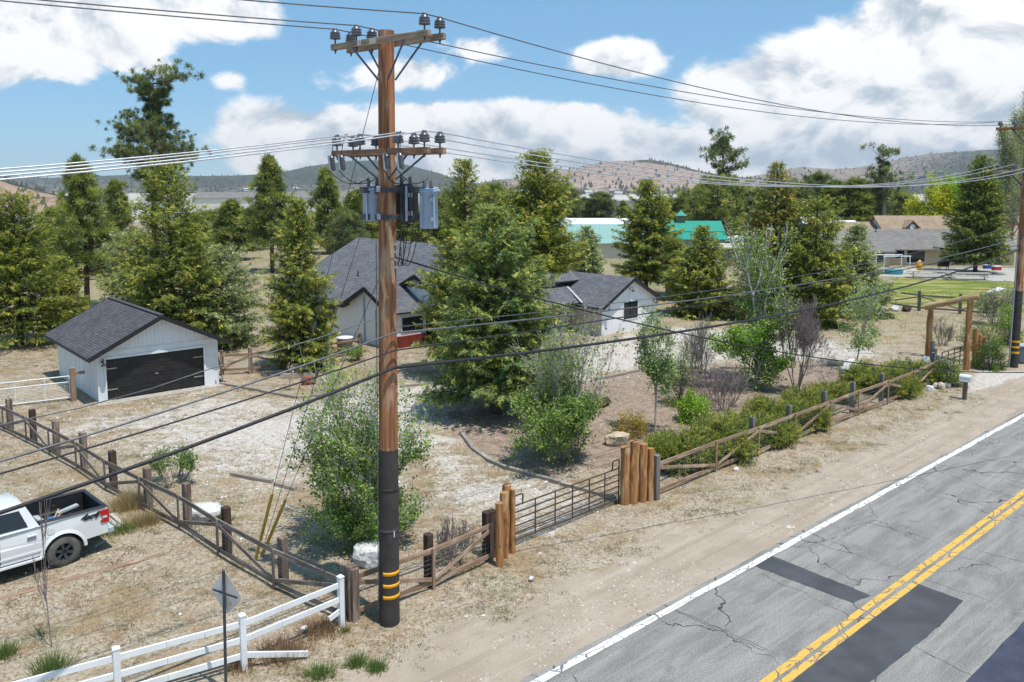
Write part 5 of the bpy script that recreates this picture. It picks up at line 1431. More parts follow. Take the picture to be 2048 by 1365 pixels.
def window(parent, fr, side, a0, a1, z0, z1, off, sign, trim='white_trim', frame='black_trim', name='window', mull=1):
    """window in a wall plane; side 'f': wall at b=off, spans a; side 's': wall at a=off, spans b. sign: outward direction"""
    def P(q, z, d): return fr(q, off + sign * d, z) if side == 'f' else fr(off + sign * d, q, z)
    X = fr.u if side == 'f' else fr.v; N = (fr.v if side == 'f' else fr.u) * sign
    mb = MB(); w, h = a1 - a0, z1 - z0; ca, cz = (a0 + a1) / 2, (z0 + z1) / 2
    t = .05
    for q, z, ww, hh in ((ca, z0 + t / 2, w, t), (ca, z1 - t / 2, w, t), (a0 + t / 2, cz, t, h - 2 * t), (a1 - t / 2, cz, t, h - 2 * t)):
        mb.obox(P(q, z, .03), X, N, UP, ww, .06, hh)
    for k in range(mull): mb.obox(P(a0 + w * (k + 1) / (mull + 1), cz, .025), X, N, UP, .045, .05, h - 2 * t)
    o = mb.build(name, MATS[frame], parent)
    mb = MB(); mb.obox(P(ca, cz, .012), X, N, UP, w - .08, .012, h - .08); mb.build('pane', MATS['glass_dark'], o)
    if trim:
        mb = MB(); s = .09
        for q, z, ww, hh in ((ca, z0 - s / 2, w + 2 * s, s), (ca, z1 + s / 2, w + 2 * s, s), (a0 - s / 2, cz, s, h), (a1 + s / 2, cz, s, h)):
            mb.obox(P(q, z, .022), X, N, UP, ww, .044, hh)
        mb.build('window_trim', MATS[trim], o)
    return o
def barnlight(parent, p, N, X):
    mb = MB(); N = Vector(N); X = Vector(X)
    mb.lathe([(.05, 0), (.05, .03)], p, N, 8)
    c = [p + N * .03 + UP * .0, p + N * .10 + UP * .16, p + N * .22 + UP * .20, p + N * .32 + UP * .10, p + N * .33 - UP * .02]
    mb.tube(c, .016, 6)
    mb.lathe([(.03, .02), (.06, -.02), (.15, -.10), (.16, -.12)], p + N * .33 - UP * .02, UP, 10)
    return mb.build('barn_light', MATS['black_trim'], parent)

# ---- garage
GF = Frame((-20.57, 39.72), (.7505, .661), (-.661, .7505))
W_G, D_G, EH, RH, OH, OE = 6.02, 8.0, 2.5, 4.02, .55, .55
gar = thing('garage', 'white board and batten garage with dark shingle roof and black double door', 'garage', GF(W_G / 2, D_G / 2))
sl_ = (RH - EH) / (W_G / 2)
dx0, dx1, dh = .40, 5.26, 2.12
mb = MB()
F0 = 0.0
mb.poly([GF(0, F0, -.1), GF(dx0, F0, -.1), GF(dx0, F0, dh), GF(0, F0, dh)]); mb.poly([GF(dx1, F0, -.1), GF(W_G, F0, -.1), GF(W_G, F0, dh), GF(dx1, F0, dh)])
mb.poly([GF(0, F0, dh), GF(W_G, F0, dh), GF(W_G, F0, EH), GF(0, F0, EH)]); 
fw = mb.build('front_wall', MATS['white_trim'], gar)
mb = MB(); mb.poly([GF(0, F0, EH), GF(W_G, F0, EH), GF(W_G / 2, F0, RH)])
gb = mb.build('gable_wall', MATS['siding_white'], gar)
mb = MB()
for k in range(1, 15):
    a = k * .4; zt = EH + sl_ * min(a, W_G - a) - .02
    mb.obox(GF(a, -.012, (EH + .06 + zt) / 2), GF.u, GF.v, UP, .045, .024, max(.02, zt - EH - .06))
mb.obox(GF(W_G / 2, -.016, EH + .02), GF.u, GF.v, UP, W_G, .032, .05)
mb.build('batten', MATS['white_trim'], gb)
mb = MB(); mb.poly([GF(0, D_G, -.1), GF(0, 0, -.1), GF(0, 0, EH), GF(0, D_G, EH)]); mb.build('side_wall', MATS['board_white'], gar)
mb = MB(); mb.poly([GF(W_G, 0, -.1), GF(W_G, D_G, -.1), GF(W_G, D_G, EH), GF(W_G, 0, EH)]); mb.poly([GF(W_G, D_G, -.1), GF(0, D_G, -.1), GF(0, D_G, EH), GF(W_G / 2, D_G, RH), GF(W_G, D_G, EH)]); mb.build('back_wall', MATS['board_white'], gar)
mb = MB()
for e in (0, 1):
    a_e = -OE if e == 0 else W_G + OE; ze = EH - sl_ * OE + .14
    roofslab(mb, [GF(a_e, -OH, ze), GF(W_G / 2, -OH, RH + .14), GF(W_G / 2, D_G + OH, RH + .14), GF(a_e, D_G + OH, ze)], .10)
roof = mb.build('roof', MATS['shingle_dark'], gar)
mb = MB()
for e in (0, 1):
    a_e = -OE - .01 if e == 0 else W_G + OE + .01; ze = EH - sl_ * OE + .03
    for bb in (-OH - .02, D_G + OH + .02): mb.beam(GF(a_e, bb, ze), GF(W_G / 2, bb, RH + .045), .035, .22, UP)
mb.beam(GF(-OE - .02, -OH, EH - sl_ * OE + .05), GF(-OE - .02, D_G + OH, EH - sl_ * OE + .05), .03, .10); mb.beam(GF(W_G + OE + .02, -OH, EH - sl_ * OE + .05), GF(W_G + OE + .02, D_G + OH, EH - sl_ * OE + .05), .03, .10)
mb.build('fascia', MATS['black_trim'], roof)
mb = MB(); mb.beam(GF(W_G / 2, -OH, RH + .15), GF(W_G / 2, D_G + OH, RH + .15), .26, .05); mb.build('ridge_cap', MATS['shingle_dark'], roof)
# door
door = None; mb = MB()
ph = dh / 4
for r_ in range(4):
    mb.obox(GF((dx0 + dx1) / 2, .10, ph * (r_ + .5)), GF.u, GF.v, UP, dx1 - dx0, .05, ph - .012)
door = mb.build('garage_door', MATS['door_black'], gar)
mb = MB(); pw = (dx1 - dx0) / 8
for r_ in range(4):
    for k in range(8):
        c = GF(dx0 + pw * (k + .5), .066, ph * (r_ + .5))
        for zz, ww, hh in ((ph * .33, pw * .78, .022), (-ph * .33, pw * .78, .022)): mb.obox(c + UP * zz, GF.u, GF.v, UP, ww, .018, hh)
        for aa in (-.39, .39): mb.obox(c + GF.u * pw * aa, GF.u, GF.v, UP, .022, .018, ph * .64)
mb.build('door_panel', MATS['door_black'], door)
for a, z in ((dx0 + .27, dh - .5), (dx0 + .27, .55), (dx1 - .27, dh - .5), (dx1 - .27, .55)):
    mb = MB(); mb.obox(GF(a, .066, z), GF.u, GF.v, UP, .48, .02, .05); mb.build('hinge', MATS['hinge_steel'], door)
mb = MB(); mb.obox(GF(dx0 + pw * 4, .06, 1.05), GF.u, GF.v, UP, .14, .05, .04); mb.build('handle', MATS['hinge_steel'], door)
mb = MB(); mb.obox(GF((dx0 + dx1) / 2, -.02, dh + .06), GF.u, GF.v, UP, dx1 - dx0 + .3, .05, .12)
for a in (dx0 - .06, dx1 + .06): mb.obox(GF(a, -.018, dh / 2 - .03), GF.u, GF.v, UP, .11, .045, dh)
mb.build('door_frame', MATS['white_trim'], gar)
barnlight(gar, GF(.22, -.01, 2.02), -GF.v, GF.u)
mb = MB(); mb.obox(GF(W_G / 2, -.35, -.02), GF.u, GF.v, UP, W_G + .4, .7, .09); mb.build('door_apron', MATS['concrete'], gar)
for a in (.02, W_G - .02):
    mb = MB(); mb.obox(GF(a, -.014, (EH) / 2), GF.u, GF.v, UP, .09, .03, EH); mb.build('corner_board', MATS['white_trim'], gar)

# ---- main house
HF = Frame((6.49, 58.3), (.74, .673), (-.673, .74))
house = thing('farm_house', 'white farmhouse with slate shingle roofs, black trim and red brick base', 'house', HF(-4, 8))
WS, BT = MATS['siding_white'], MATS['black_trim']
hr = MB()                       # shingled planes
fb = MB()                       # black fascia boards
def gable_b(a0, a1, b0, b1, ze, zr, oh=.45, front=True, th=.12):
    """ridge along b"""
    am = (a0 + a1) / 2; s = (zr - ze) / ((a1 - a0) / 2)
    roofslab(hr, [HF(a0 - oh, b0 - oh, ze - s * oh), HF(am, b0 - oh, zr), HF(am, b1 + oh, zr), HF(a0 - oh, b1 + oh, ze - s * oh)], th)
    roofslab(hr, [HF(a1 + oh, b0 - oh, ze - s * oh), HF(am, b0 - oh, zr), HF(am, b1 + oh, zr), HF(a1 + oh, b1 + oh, ze - s * oh)], th)
    for bb in ((b0 - oh - .02), (b1 + oh + .02)):
        for e, a in ((0, a0 - oh), (1, a1 + oh)): fb.beam(HF(a, bb, ze - s * oh - .10), HF(am, bb, zr - .10), .035, .22)
    for a in (a0 - oh - .02, a1 + oh + .02): fb.beam(HF(a, b0 - oh, ze - s * oh - .05), HF(a, b1 + oh, ze - s * oh - .05), .03, .12)
def gable_a(b0, b1, a0, a1, ze, zr, oh=.4, th=.12, left=True, right=False, fascia=.22):
    bm_ = (b0 + b1) / 2; s = (zr - ze) / ((b1 - b0) / 2)
    l = a0 - oh if left else a0; r = a1 + oh if right else a1
    for b, q in ((b0 - oh, 0), (b1 + oh, 1)):
        roofslab(hr, [HF(l, b, ze - s * oh), HF(l, bm_, zr), HF(r, bm_, zr), HF(r, b, ze - s * oh)], th)
        if left: fb.beam(HF(l - .02, b, ze - s * oh - .10), HF(l - .02, bm_, zr - .10), .035, fascia)
    fb.beam(HF(l, b0 - oh - .02, ze - s * oh - .05), HF(r, b0 - oh - .02, ze - s * oh - .05), .03, .10)
# big block, ridge along b
sM = (6.42 - 2.5) / 7.5; eM = 2.5 - sM * .35
roofslab(hr, [HF(-14.35, 22.35, eM), HF(-14.35, 11.7, eM), HF(-11.3, 8.8, 2.5 + sM * 2.7), HF(-11.3, 6.0, 2.5 + sM * 2.7), HF(-6.5, 6.0, 6.42), HF(-6.5, 22.35, 6.42)], .12)
roofslab(hr, [HF(1.35, 22.35, eM), HF(-6.5, 22.35, 6.42), HF(-6.5, 6.0, 6.42), HF(1.35, 6.0, eM)], .12)
for bb in (5.98, 22.37):
    fb.beam(HF(-14.35 if bb > 10 else -11.3, bb, (eM if bb > 10 else 2.5 + sM * 2.7) - .10), HF(-6.5, bb, 6.32), .035, .22); fb.beam(HF(1.35, bb, eM - .10), HF(-6.5, bb, 6.32), .035, .22)
fb.beam(HF(-14.37, 11.7, eM - .05), HF(-14.37, 22.35, eM - .05), .03, .14)
# left gable facing the garage
gable_a(6.1, 11.5, -14.0, -8.0, 2.62, 3.92, .40, fascia=.3)
# second, higher gable and the connecting roof behind the spruces
gable_a(4.7, 9.1, -11.2, 2.5, 3.72, 4.70, .35, fascia=.3)
# porch roof
roofslab(hr, [HF(-9.5, 2.0, 2.22), HF(1.0, 2.0, 2.22), HF(1.0, 4.9, 3.3), HF(-9.5, 4.9, 3.3)], .12)
fb.beam(HF(-9.5, 1.98, 2.16), HF(0, 1.98, 2.16), .03, .14)
# right wing
gable_b(0, 6.34, 0, 11.0, 2.32, 4.05, .45)
hroof = hr.build('roof', MATS['shingle_slate'], house)
fb.build('fascia', BT, hroof)
mb = MB()
for pl in ([(-14, 6.1), (-14, 22)], [(-14, 22), (1, 22)], [(1, 22), (1, 11)], [(6.34, 0), (6.34, 11)], [(6.34, 11), (1, 11)]):
    (a0, b0), (a1, b1) = pl; mb.poly([HF(a0, b0, -.1), HF(a1, b1, -.1), HF(a1, b1, 2.5), HF(a0, b0, 2.5)])
mb.poly([HF(-11.2, 6.4, 3.7), HF(1, 6.4, 2.4), HF(-6.5, 6.4, 6.2)]); mb.poly([HF(-14, 22, 2.4), HF(1, 22, 2.4), HF(-6.5, 22, 6.2)])
mb.poly([HF(-14.0, 6.1, 2.5), HF(-14.0, 11.5, 2.5), HF(-14.0, 8.8, 3.84)])
mb.poly([HF(-11.2, 4.7, 2.0), HF(-11.2, 9.1, 2.0), HF(-11.2, 9.1, 3.65), HF(-11.2, 6.9, 4.62), HF(-11.2, 4.7, 3.65)]); mb.poly([HF(-11.2, 4.7, -.1), HF(0, 4.7, -.1), HF(0, 4.7, 3.65), HF(-11.2, 4.7, 3.65)])
mb.poly([HF(6.34, 0, 2.4), HF(6.34, 0, 2.4), HF(6.34, 0, 2.41)]) if False else None
mb.build('wall', WS, house)
mb = MB(); mb.poly([HF(0, 0, -.1), HF(6.34, 0, -.1), HF(6.34, 0, 2.3), HF(3.17, 0, 4.0), HF(0, 0, 2.3)]); ww = mb.build('wing_wall', WS, house)
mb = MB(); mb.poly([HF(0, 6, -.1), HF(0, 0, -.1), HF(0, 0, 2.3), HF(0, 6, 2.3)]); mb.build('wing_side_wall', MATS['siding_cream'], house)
mb = MB(); mb.poly([HF(-14, 6.1, .75), HF(-11.2, 6.1, .75), HF(-11.2, 6.1, 2.6), HF(-14, 6.1, 2.6)]); mb.build('front_wall', MATS['siding_cream'] if False else WS, house)
mb = MB(); mb.obox(HF(-12.6, 6.03, .36), HF.u, HF.v, UP, 2.8, .16, .82); mb.obox(HF(-5.6, 4.63, .36), HF.u, HF.v, UP, 11.1, .16, .82); mb.build('brick_base', MATS['red_siding'], house)
window(house, HF, 'f', 2.42, 4.02, .95, 2.2, 0.0, -1)
window(house, HF, 's', 13.3, 14.9, 1.0, 2.25, -14.0, -1)
window(house, HF, 'f', -13.2, -11.5, 1.05, 2.0, 6.1, -1)
for p in (HF(2.2 + .9, -.01, 3.15), HF(.45, -.01, 2.0), HF(5.95, -.01, 2.0)): barnlight(house, p, -HF.v, HF.u)
mb = MB(); mb.obox(HF(-14.04, 9.4, 1.6), HF.u, HF.v, UP, .09, .10, 3.1); mb.obox(HF(-14.02, 8.0, 1.2), HF.u, HF.v, UP, .05, .05, 2.4); mb.build('downpipe', MATS['transformer_grey'], house)
# chimney
mb = MB(); cc = HF(3.0, 7.6, 4.2); mb.obox(cc, HF.u, HF.v, UP, 1.15, .75, 2.0)
for k in range(8): mb.obox(cc + UP * (-.8 + k * .22), HF.u, HF.v, UP, 1.19, .79, .05)
ch = mb.build('chimney', MATS['red_siding'], house)
mb = MB(); mb.obox(cc + UP * 1.02, HF.u, HF.v, UP, 1.3, .9, .06); mb.build('chimney_cap', BT, ch)
for a, b, z in ((1.7, 5.5, 3.15), (-11.3, 14.6, 3.9)):
    mb = MB(); mb.tube([HF(a, b, z - .3), HF(a, b, z + .5)], .05, 8); v_ = mb.build('vent_pipe', BT, hroof)
    mb = MB(); mb.obox(HF(a, b, z - .02), HF.u, HF.v, UP, .4, .3, .04); mb.build('vent_flashing', MATS['flashing'], hroof)
mb = MB(); mb.beam(HF(1.0, 7.0, 3.47 + .07), HF(1.0, 4.4, 3.0 + .12), .16, .02); mb.beam(HF(1.0, 4.4, 3.0 + .12), HF(-.35, 1.6, 2.2 + .10), .16, .02); mb.build('valley_flashing', MATS['flashing'], hroof)

# ---- generic far buildings
def simple_house(name, label, cat, p, rot, w, d, eh, rh, wallm, roofm, oh=.4, group=None, wins=(), ridge='a', trim=None, extra=None):
    """ridge along local x when ridge == 'a'"""
    c, s = math.cos(rot), math.sin(rot)
    fr = Frame((p[0], p[1]), (c, s), (-s, c))
    z0 = p[2] if len(p) > 2 else 0
    t = thing(name, label, cat, (p[0], p[1], z0), 0, group)
    Pz = lambda a, b, z: fr(a, b, z + z0)
    mb = MB(); hw, hd = w / 2, d / 2
    for q in ([(-hw, -hd), (hw, -hd)], [(hw, -hd), (hw, hd)], [(hw, hd), (-hw, hd)], [(-hw, hd), (-hw, -hd)]):
        mb.poly([Pz(*q[0], -.3), Pz(*q[1], -.3), Pz(*q[1], eh), Pz(*q[0], eh)])
    if ridge == 'a':
        for a in (-hw, hw): mb.poly([Pz(a, -hd, eh), Pz(a, hd, eh), Pz(a, 0, rh - .05)])
    else:
        for b in (-hd, hd): mb.poly([Pz(-hw, b, eh), Pz(hw, b, eh), Pz(0, b, rh - .05)])
    mb.build('wall', MATS[wallm], t)
    mb = MB()
    if ridge == 'a':
        k = (rh - eh) / hd
        for sg in (-1, 1): roofslab(mb, [Pz(-hw - oh, sg * (hd + oh), eh - k * oh + .1), Pz(hw + oh, sg * (hd + oh), eh - k * oh + .1), Pz(hw + oh, 0, rh + .1), Pz(-hw - oh, 0, rh + .1)], .14)
    else:
        k = (rh - eh) / hw
        for sg in (-1, 1): roofslab(mb, [Pz(sg * (hw + oh), -hd - oh, eh - k * oh + .1), Pz(sg * (hw + oh), hd + oh, eh - k * oh + .1), Pz(0, hd + oh, rh + .1), Pz(0, -hd - oh, rh + .1)], .14)
    r = mb.build('roof', MATS[roofm], t)
    for (a0, a1, za, zb) in wins:
        mb = MB(); mb.obox(Pz((a0 + a1) / 2, -hd - .03, (za + zb) / 2), fr.u, fr.v, UP, a1 - a0, .08, zb - za); f = mb.build('window', MATS['white_trim'], t)
        mb = MB(); mb.obox(Pz((a0 + a1) / 2, -hd - .08, (za + zb) / 2), fr.u, fr.v, UP, a1 - a0 - .2, .03, zb - za - .2); mb.build('pane', MATS['glass_dark'], f)
    return t, fr, Pz, r
# neighbour: long grey roofed house, brown roofed house with dormer behind it
nh, nf, NP, nr = simple_house('ranch_house', 'pale yellow ranch house with long grey shingle roof', 'house', (56.6, 117.5), .0, 26.5, 9.0, 2.45, 4.75, 'siding_yellow', 'shingle_grey', .6, None, [(-10.2, -8.2, .8, 2.2), (-3.6, -2.0, .9, 2.3), (-1.8, .9, .3, 2.3), (4.4, 6.0, .4, 2.3), (9.8, 11.4, .4, 2.3)])
mb = MB(); roofslab(mb, [NP(-13.1, -7.6, 2.15), NP(-4.6, -7.6, 2.15), NP(-4.6, -3.4, 3.3), NP(-13.1, -3.4, 3.3)], .14); mb.build('porch_roof', MATS['shingle_grey'], nh)
mb = MB(); mb.poly([NP(-12.6, -7.0, -.1), NP(-5.2, -7.0, -.1), NP(-5.2, -7.0, 2.2), NP(-12.6, -7.0, 2.2)]); mb.poly([NP(-5.2, -7.0, -.1), NP(-5.2, -4.4, -.1), NP(-5.2, -4.4, 2.6), NP(-5.2, -7.0, 2.2)]); mb.build('porch_wall', MATS['siding_yellow'], nh)
mb = MB(); mb.obox(NP(-6.6, -7.05, 1.3), nf.u, nf.v, UP, 1.6, .08, 1.5); f = mb.build('window', MATS['white_trim'], nh); mb = MB(); mb.obox(NP(-6.6, -7.10, 1.3), nf.u, nf.v, UP, 1.4, .03, 1.3); mb.build('pane', MATS['glass_dark'], f)
mb = MB(); mb.tube([NP(-4.5, -.8, 4.4), NP(-4.5, -.8, 5.4)], .07, 7); mb.build('vent_pipe', BT, nr)
bh, bf, BP, br_ = simple_house('brown_roof_house', 'house behind with a tan brown roof and a small round window dormer', 'house', (68.3, 138.0), .0, 13.5, 10.0, 2.9, 6.0, 'siding_cream', 'shingle_tan', .5)
mb = MB()
mb.poly([BP(-3.4, -3.9, 3.3), BP(-1.6, -3.9, 3.3), BP(-1.6, -3.9, 4.5), BP(-2.5, -3.9, 5.3), BP(-3.4, -3.9, 4.5)]); mb.poly([BP(-3.4, -3.9, 3.3), BP(-3.4, -3.9, 4.5), BP(-3.4, -1.6, 4.5)]); mb.poly([BP(-1.6, -3.9, 3.3), BP(-1.6, -3.9, 4.5), BP(-1.6, -1.6, 4.5)])
dm = mb.build('dormer', MATS['shed_wood'], bh)
mb = MB()
for sg in (-1, 1): roofslab(mb, [BP(-2.5 + sg * 1.3, -4.2, 4.2), BP(-2.5, -4.2, 5.45), BP(-2.5, -.6, 5.45), BP(-2.5 + sg * 1.3, -1.8, 4.2)], .1)
mb.build('dormer_roof', MATS['shingle_tan'], dm)
mb = MB(); mb.tube([BP(-2.5, -3.98, 4.4), BP(-2.5, -3.91, 4.4)], .42, 14); w_ = mb.build('round_window', MATS['white_trim'], dm)
mb = MB(); mb.poly([BP(-14, 0, 2.9), BP(-12, -5.5, 2.9), BP(-12, 0, 5.0)]) if False else None
simple_house('terracotta_roof_house', 'low house with a reddish tan roof left of the brown roof', 'house', (58.6, 139.0), .02, 7.5, 9, 2.6, 4.9, 'siding_cream', 'shingle_tan', .4)
# white barn group
simple_house('grey_barn', 'grey board barn with arched loft window and white lean-to', 'barn', (58.0, 153.0), .10, 5.6, 8, 4.2, 6.4, 'barn_grey', 'shingle_grey', .4, None, [(-.5, .5, 4.2, 5.3)], 'b')
g_ = simple_house('white_roof_shed', 'long low shed with a bright white metal roof', 'shed', (56.3, 143.0), .03, 6.8, 6, 3.9, 5.0, 'barn_grey', 'metal_roof_white', .4)
simple_house('white_lean_to', 'small white roofed shed left of the grey barn', 'shed', (54.0, 150.0), .1, 3, 6, 4.2, 5.4, 'barn_grey', 'metal_roof_white', .3)
# teal and white roofed sheds, green barn
simple_house('white_roof_hall', 'wide hall with white metal roof behind the teal roof', 'shed', (16.8, 151.0), -.03, 16.5, 10, 3.9, 5.1, 'metal_wall_cream', 'metal_roof_white', .5)
simple_house('teal_roof_shed', 'cream walled metal shed with a big teal roof', 'shed', (15.5, 128.0), -.05, 13.0, 12, 2.6, 5.0, 'metal_wall_cream', 'metal_roof_teal', .5)
gbn, gf_, GPz, gr_ = simple_house('green_roof_barn', 'timber barn with bright green metal roof and cupola', 'barn', (28.7, 133.0), -.04, 9.6, 5.5, 4.0, 5.3, 'shed_wood', 'metal_roof_green', .5)
mb = MB(); roofslab(mb, [GPz(-5.2, -6.6, 2.8), GPz(5.2, -6.6, 2.8), GPz(5.2, -2.9, 3.8), GPz(-5.2, -2.9, 3.8)], .14); mb.build('lower_roof', MATS['metal_roof_green'], gbn)
mb = MB(); mb.poly([GPz(-4.8, -6.0, -.3), GPz(4.8, -6.0, -.3), GPz(4.8, -6.0, 2.7), GPz(-4.8, -6.0, 2.7)]); mb.poly([GPz(4.8, -6, -.3), GPz(4.8, -2.7, -.3), GPz(4.8, -2.7, 3.7), GPz(4.8, -6, 2.7)]); mb.build('lean_to_wall', MATS['barn_grey'], gbn)
mb = MB(); mb.obox(GPz(-1.2, 0, 5.8), gf_.u, gf_.v, UP, 1.2, 1.2, 1.1); cu = mb.build('cupola', MATS['shed_wood'], gbn)
mb = MB(); tp_ = GPz(-1.2, 0, 7.1); cs = [GPz(-1.2 + x, y, 6.25) for x, y in ((-.9, -.9), (.9, -.9), (.9, .9), (-.9, .9))]
for i in range(4): mb.poly([cs[i], cs[(i + 1) % 4], tp_])
mb.build('cupola_roof', MATS['metal_roof_green'], cu)
for a0, a1 in ((-.6, 1.2), (1.7, 3.5)):
    mb = MB(); mb.obox(GPz((a0 + a1) / 2, -6.06, 1.6), gf_.u, gf_.v, UP, a1 - a0, .06, 1.9); mb.build('tarp_panel', MATS['transformer_grey'], gbn)
sh, sf, SP, sr = simple_house('pergola_shed', 'weathered shed with slatted pergola roof beside the green barn', 'shed', (41.2, 126.0), .02, 9, 5, 3.0, 3.9, 'shed_wood', 'shed_wood', .3)
mb = MB()
for k in range(14): mb.beam(SP(-6.5 + k * .7, -6.2, 3.2), SP(-6.5 + k * .7, -2.4, 3.5), .12, .14)
for a in (-6.5, 2.6): mb.beam(SP(a, -6.0, -.2), SP(a, -6.0, 3.2), .15, .15)
mb.beam(SP(-6.7, -6.0, 3.15), SP(2.8, -6.0, 3.15), .15, .15); mb.build('pergola', MATS['siding_cream'], sh)
simple_house('plank_shed', 'low dark plank shed below the green barn', 'shed', (29.5, 113.0), .0, 7, 3, 2.6, 3.0, 'shed_wood', 'concrete', .4)
simple_house('field_shed', 'small shed with a dark grey roof right of the white wing', 'shed', (17.6, 77.5), .75, 3.4, 4.6, 1.7, 2.6, 'shed_wood', 'shingle_slate', .3)
simple_house('far_cottage', 'small grey gabled cottage before the dry lake', 'house', (37.0, 262.0), .3, 12, 10, 3.4, 6.8, 'barn_grey', 'shingle_slate', .5)
# hangar beside the lake, far left
simple_house('long_hangar', 'long beige hangar with a grey roof beyond the pines', 'hangar', (-93.0, 330.0), .0, 66, 16, 7.0, 9.2, 'siding_cream', 'shingle_grey', .5, None, [(-20, -17, 3.5, 5), (-8, -5, 3.5, 5), (6, 9, 3.5, 5), (18, 21, 3.5, 5)])
# village at the foot of the hills
vr = random.Random(3)
vil = thing('distant_house', 'tiny pale house in the village at the foot of the far hills', 'house', (0, 0, 0), 0, 'village houses under the far hills')
def tinyhouse(root, wm, rm):
    mb = MB(); mb.box((0, 0, 2), 14, 10, 5); mb.build('wall', MATS[wm], root)
    mb = MB()
    for s in (-1, 1): roofslab(mb, [Vector((-7.6, s * 5.8, 4.3)), Vector((7.6, s * 5.8, 4.3)), Vector((7.6, 0, 7.4)), Vector((-7.6, 0, 7.4))], .3)
    mb.build('roof', MATS[rm], root)
tinyhouse(vil, 'white_trim', 'concrete')
vil2 = thing('distant_house', 'tiny dark house in the village at the foot of the far hills', 'house', (0, 0, 0), 0, 'dark village houses under the far hills'); tinyhouse(vil2, 'shed_wood', 'shingle_dark')
vil3 = thing('distant_house', 'tiny grey roofed house in the village at the foot of the far hills', 'house', (0, 0, 0), 0, 'grey village houses under the far hills'); tinyhouse(vil3, 'siding_cream', 'shingle_grey')
spots = [(vr.uniform(862, 1300), vr.uniform(378.5, 391)) for _ in range(66)] + [(vr.uniform(430, 640), vr.uniform(380, 386)) for _ in range(5)] + [(712, 378), (725, 377)]
first = [True] * 3
for i, (px, py) in enumerate(spots):
    Yd = 1450 + (391 - py) * 75
    p = V(px, py, Yd); k = i % 3 if vr.random() < .8 else 0
    if px < 800: k = 0
    if first[k]: t = (vil, vil2, vil3)[k]; t.location = p; t.rotation_euler = (0, 0, vr.uniform(-.6, .6)); first[k] = False
    else: dup((vil, vil2, vil3)[k], p, vr.uniform(-.6, .6), None, None, vr.uniform(.7, 1.25))
# forest on the hills: one mass of small conifers
rg = np.random.RandomState(9); Pv = []
for vsg, hc_, rows in HILLS:
    nr_, w_, _ = vsg.shape; got = 0
    for _ in range(2600):
        j = rg.uniform(0, rows - .5); i = rg.uniform(0, w_ - 1.01); j0, i0 = int(j), int(i)
        if rg.uniform() > hc_[j0, i0] ** 1.7: continue
        fj, fi = j - j0, i - i0
        q = (vsg[j0, i0] * (1 - fi) + vsg[j0, i0 + 1] * fi) * (1 - fj) + (vsg[min(j0 + 1, nr_ - 1), i0] * (1 - fi) + vsg[min(j0 + 1, nr_ - 1), i0 + 1] * fi) * fj
        Pv.append((*q, 1))
Pv = np.array(Pv); k = len(Pv); th = np.arange(5) * 2 * PI / 5
hh = rg.uniform(5, 11, k) * np.clip(Pv[:, 1] / 1500, .45, 1.3); rr = hh * rg.uniform(.28, .45, k)
vv = np.zeros((k, 6, 3)); vv[:, :5, 0] = Pv[:, None, 0] + np.cos(th) * rr[:, None]; vv[:, :5, 1] = Pv[:, None, 1] + np.sin(th) * rr[:, None]; vv[:, :5, 2] = Pv[:, None, 2] + hh[:, None] * .08
vv[:, 5] = Pv[:, :3]; vv[:, 5, 2] += hh
b_ = np.arange(k)[:, None, None] * 6; fcs = np.array([[i, (i + 1) % 5, 5] for i in range(5)])[None] + b_
surf('hill_trees', (.05, .063, .05), (.075, .085, .065), .2, 1.0, 0)
m2, n2, p2 = newmat('hill_tree'); n2.put(p2.inputs['Base Color'], n2.mix(n2.noise(n2.new('ShaderNodeNewGeometry').outputs['Position'], .02, 3), (.055, .07, .07), (.10, .115, .095))); p2.inputs['Roughness'].default_value = 1  # pale bluish cast of distance haze is put into these tree colours
o = gridmesh('hill_forest', vv.reshape(-1, 3), fcs.reshape(-1, 3), m2, None, False)
tag(o, 'scattered dark conifers covering the distant hillsides', 'forest', kind='stuff')
# ------------------------------------------------------------------ fences, gates, posts
wood('fence_wood', (.38, .255, .175), (.23, .145, .10), (.50, .385, .29), (24, 24, 1.0))
wood('fence_wood_old', (.23, .19, .165), (.14, .11, .095), (.33, .285, .25), (24, 24, 1.0))
wood('post_grey', (.25, .235, .22), (.15, .135, .125), (.20, .14, .10), (16, 16, .9))
wood('post_dark', (.085, .055, .045), (.05, .034, .03), (.13, .08, .06), (16, 16, .9))
wood('post_brown', (.23, .165, .13), (.13, .092, .075), (.32, .255, .21), (16, 16, .9))
wood('log_wood', (.50, .25, .095), (.25, .115, .05), (.60, .38, .19), (15, 15, .7), (.10, .055, .03))
wood('log_pale', (.56, .40, .22), (.40, .26, .13), (.30, .17, .08), (13, 13, .8))
wood('timber_grey', (.34, .30, .255), (.23, .20, .17), (.42, .38, .33), (18, 18, 1.0))
wood('plank_pale', (.50, .46, .40), (.38, .35, .30), None, (18, 18, 1.0))
surf('vinyl_white', (.82, .83, .84), (.74, .75, .76), 2, .45, .05, c3=(.62, .58, .52), s3=1.6, lo3=.66, hi3=.8)
surf('gate_steel', (.07, .05, .042), (.11, .07, .05), 8, .55, .1, 40, metal=.3)
surf('sign_back', (.66, .64, .59), (.58, .56, .52), 3, .6, .05)
surf('rock_white', (.66, .65, .63), (.48, .48, .47), 2.2, .9, .5, 14, fine=.2, c3=(.30, .30, .31), s3=3.2, lo3=.56, hi3=.68, bdist=.03)
surf('rock_tan', (.55, .46, .34), (.42, .34, .25), 2.5, .9, .5, 14, fine=.2, bdist=.03)
surf('rock_red', (.27, .10, .08), (.18, .065, .055), 4, .95, .6, 16, fine=.3, bdist=.03)

